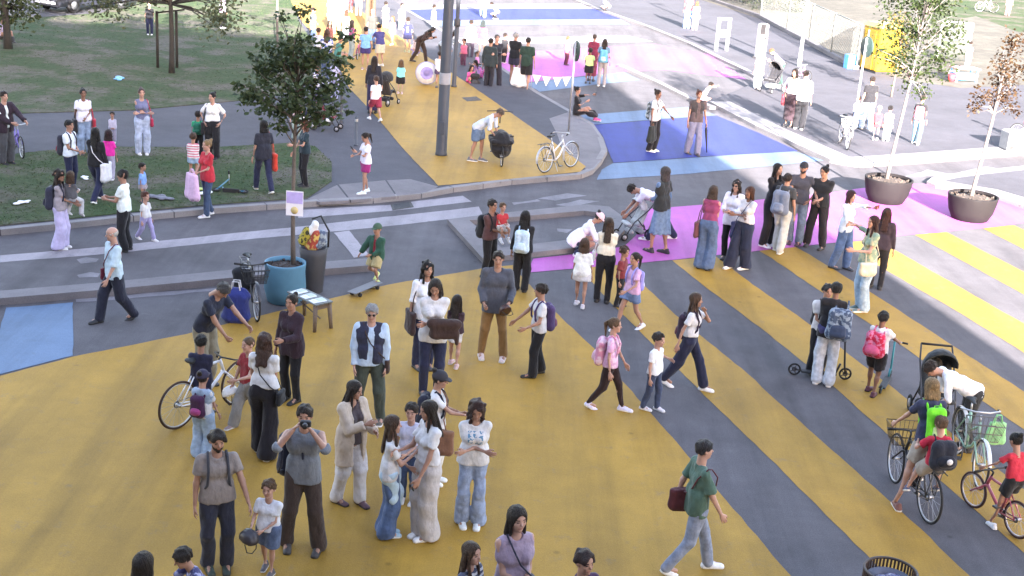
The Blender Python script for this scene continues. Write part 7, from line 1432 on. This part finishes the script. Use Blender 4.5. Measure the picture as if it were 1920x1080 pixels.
# more of the crowd at the far end of the path and by the tree
for (x, y, t, a, hs, hc, tk, tc, bk_, bc, sx, lb) in (
        (596, 124, 52, 150, 'short', 'brown', 'tee', (.50, .52, .6), 'slim', Nv, 'm', 'person in pale blue grey behind the dark tree top'),
        (617, 100, 38, 20, 'long', 'dark', 'loose', (.30, .12, .10), 'slim', Jd, 'f', 'woman in rust red at the left side of the bright path'),
        (648, 78, 18, 160, 'bob', 'brown', 'tee', (.5, .42, .2), 'slim', (.3, .3, .34), 'f', 'woman in ochre on the bright path near the thick trunk'),
        (586, 80, 14, 60, 'short', 'dark', 'tee', (.05, .06, .08), 'slim', Jd, 'm', 'man in dark clothes at the upper left edge of the path'),
        (735, 84, 30, -40, 'bob', 'light', 'tee', (.52, .30, .36), 'shorts', (.3, .34, .5), 'f', 'girl in rose near the boy with the numbered shirt'),
        (842, 118, 58, 100, 'long', 'brown', 'tee', (.45, .50, .58), 'slim', (.2, .22, .3), 'f', 'woman in pale grey blue right of the thick lamp post'),
        (868, 128, 72, -30, 'short', 'dark', 'tee', (.50, .12, .20), 'slim', (.10, .04, .07), 'f', 'child in raspberry red between signal pole and white blouse'),
        (893, 140, 96, 60, 'pony', 'brown', 'tee', (.55, .20, .40), 'slim', (.34, .14, .30), 'f', 'small girl in pink beside the dark rucksack'),
        (944, 118, 62, 140, 'short', 'dark', 'tee', (.03, .03, .035), 'slim', Bk, 'm', 'man in black further back between the two standing pairs')):
    person(lb, x, y, t, a=a, z=ZP if x < 760 else 0, sex=sx, hair=(hs, hc), top=(tk, tc), bot=(bk_, bc), shoes=(.3, .28, .28), legs=('stand', 'step')[x % 2], arms=('waist', 'down') if x % 3 else ('down', 'hold'), skin=1)
bike('small magenta child bicycle standing by the dark rucksack', (909, 160), (897, 150), (.55, .08, .30), .22)
# --- small things lying about
scooter('blue kick scooter lying on the lawn', (404, 362), (456, 366), (.02, .14, .22), ZP, .75, flat=True)
def litter(label, x, y, w, col, seed, name='paper_litter', z=ZP+.03, cat='litter'):
    g = P(x, y, z); o = empty(name, g, seed, label, cat, 'litter on the lawn'); soft('scrap', [((-w*.5, 0, .02), (w*.5, .03, .02), w*.22, w*.16, (0, 0, 1), .3), ((-.02, w*.2, .03), (w*.2, -w*.2, .02), w*.18, w*.12, (0, 0, 1), .4)], cloth(col), .018, o, fold=.006)
litter('white crumpled paper on the lawn left of the lilac trousers', 43, 381, .32, (.72, .72, .74), 1); litter('white crumpled paper near the legs of the woman in black', 160, 334, .28, (.7, .7, .72), 2); litter('yellow green wrapper on the lawn by the striped toddler', 373, 355, .40, (.40, .50, .15), 3); litter('white wrapper beside the yellow green wrapper', 376, 364, .42, (.7, .72, .72), 4); litter('pale blue cloth lying on the upper lawn', 222, 148, .5, (.18, .42, .66), 5, 'blue_cloth', cat='cloth'); litter('grey cloth lying on the lawn near the kerb', 300, 372, .5, (.15, .15, .18), 6, 'grey_cloth', cat='cloth')
b_ = P(443, 603); r_ = empty('blue_tote', b_, 0, 'big royal blue bag standing beside the parked black bicycle', 'bag'); soft('sack', boxy(.11, .05, .10, .46, .09), cloth((.025, .035, .16)), .02, r_, fold=.012)
for s in (-1, 1): b = MB(); b.tube([(-.09, s*.05, .46), (-.05, s*.05, .72), (.05, s*.05, .72), (.09, s*.05, .46)], .012, 5); b.build('handle', plain((.5, .5, .52), .6), r_)
bike('black bicycle with front basket parked beside the blue planter', (482, 604), (458, 560), (.03, .03, .033), .335, (.022, .022, .024), 'mtb', guards=(.05, .05, .055), basket=(.03, .03, .033), rack=True)
r_ = empty('bike_bag', P(455, 560)+Vector((.12, -.50, .46)), 0, 'black box bag strapped in front of the parked bicycle', 'bag'); soft('bag', boxy(.10, .03, .0, .2, .07), cloth((.02, .022, .026)), .022, r_, fold=.004); MB().box((.04, -.02, .285), (.16, .08, .012)).build('label_card', plain((.5, .5, .52)), r_)
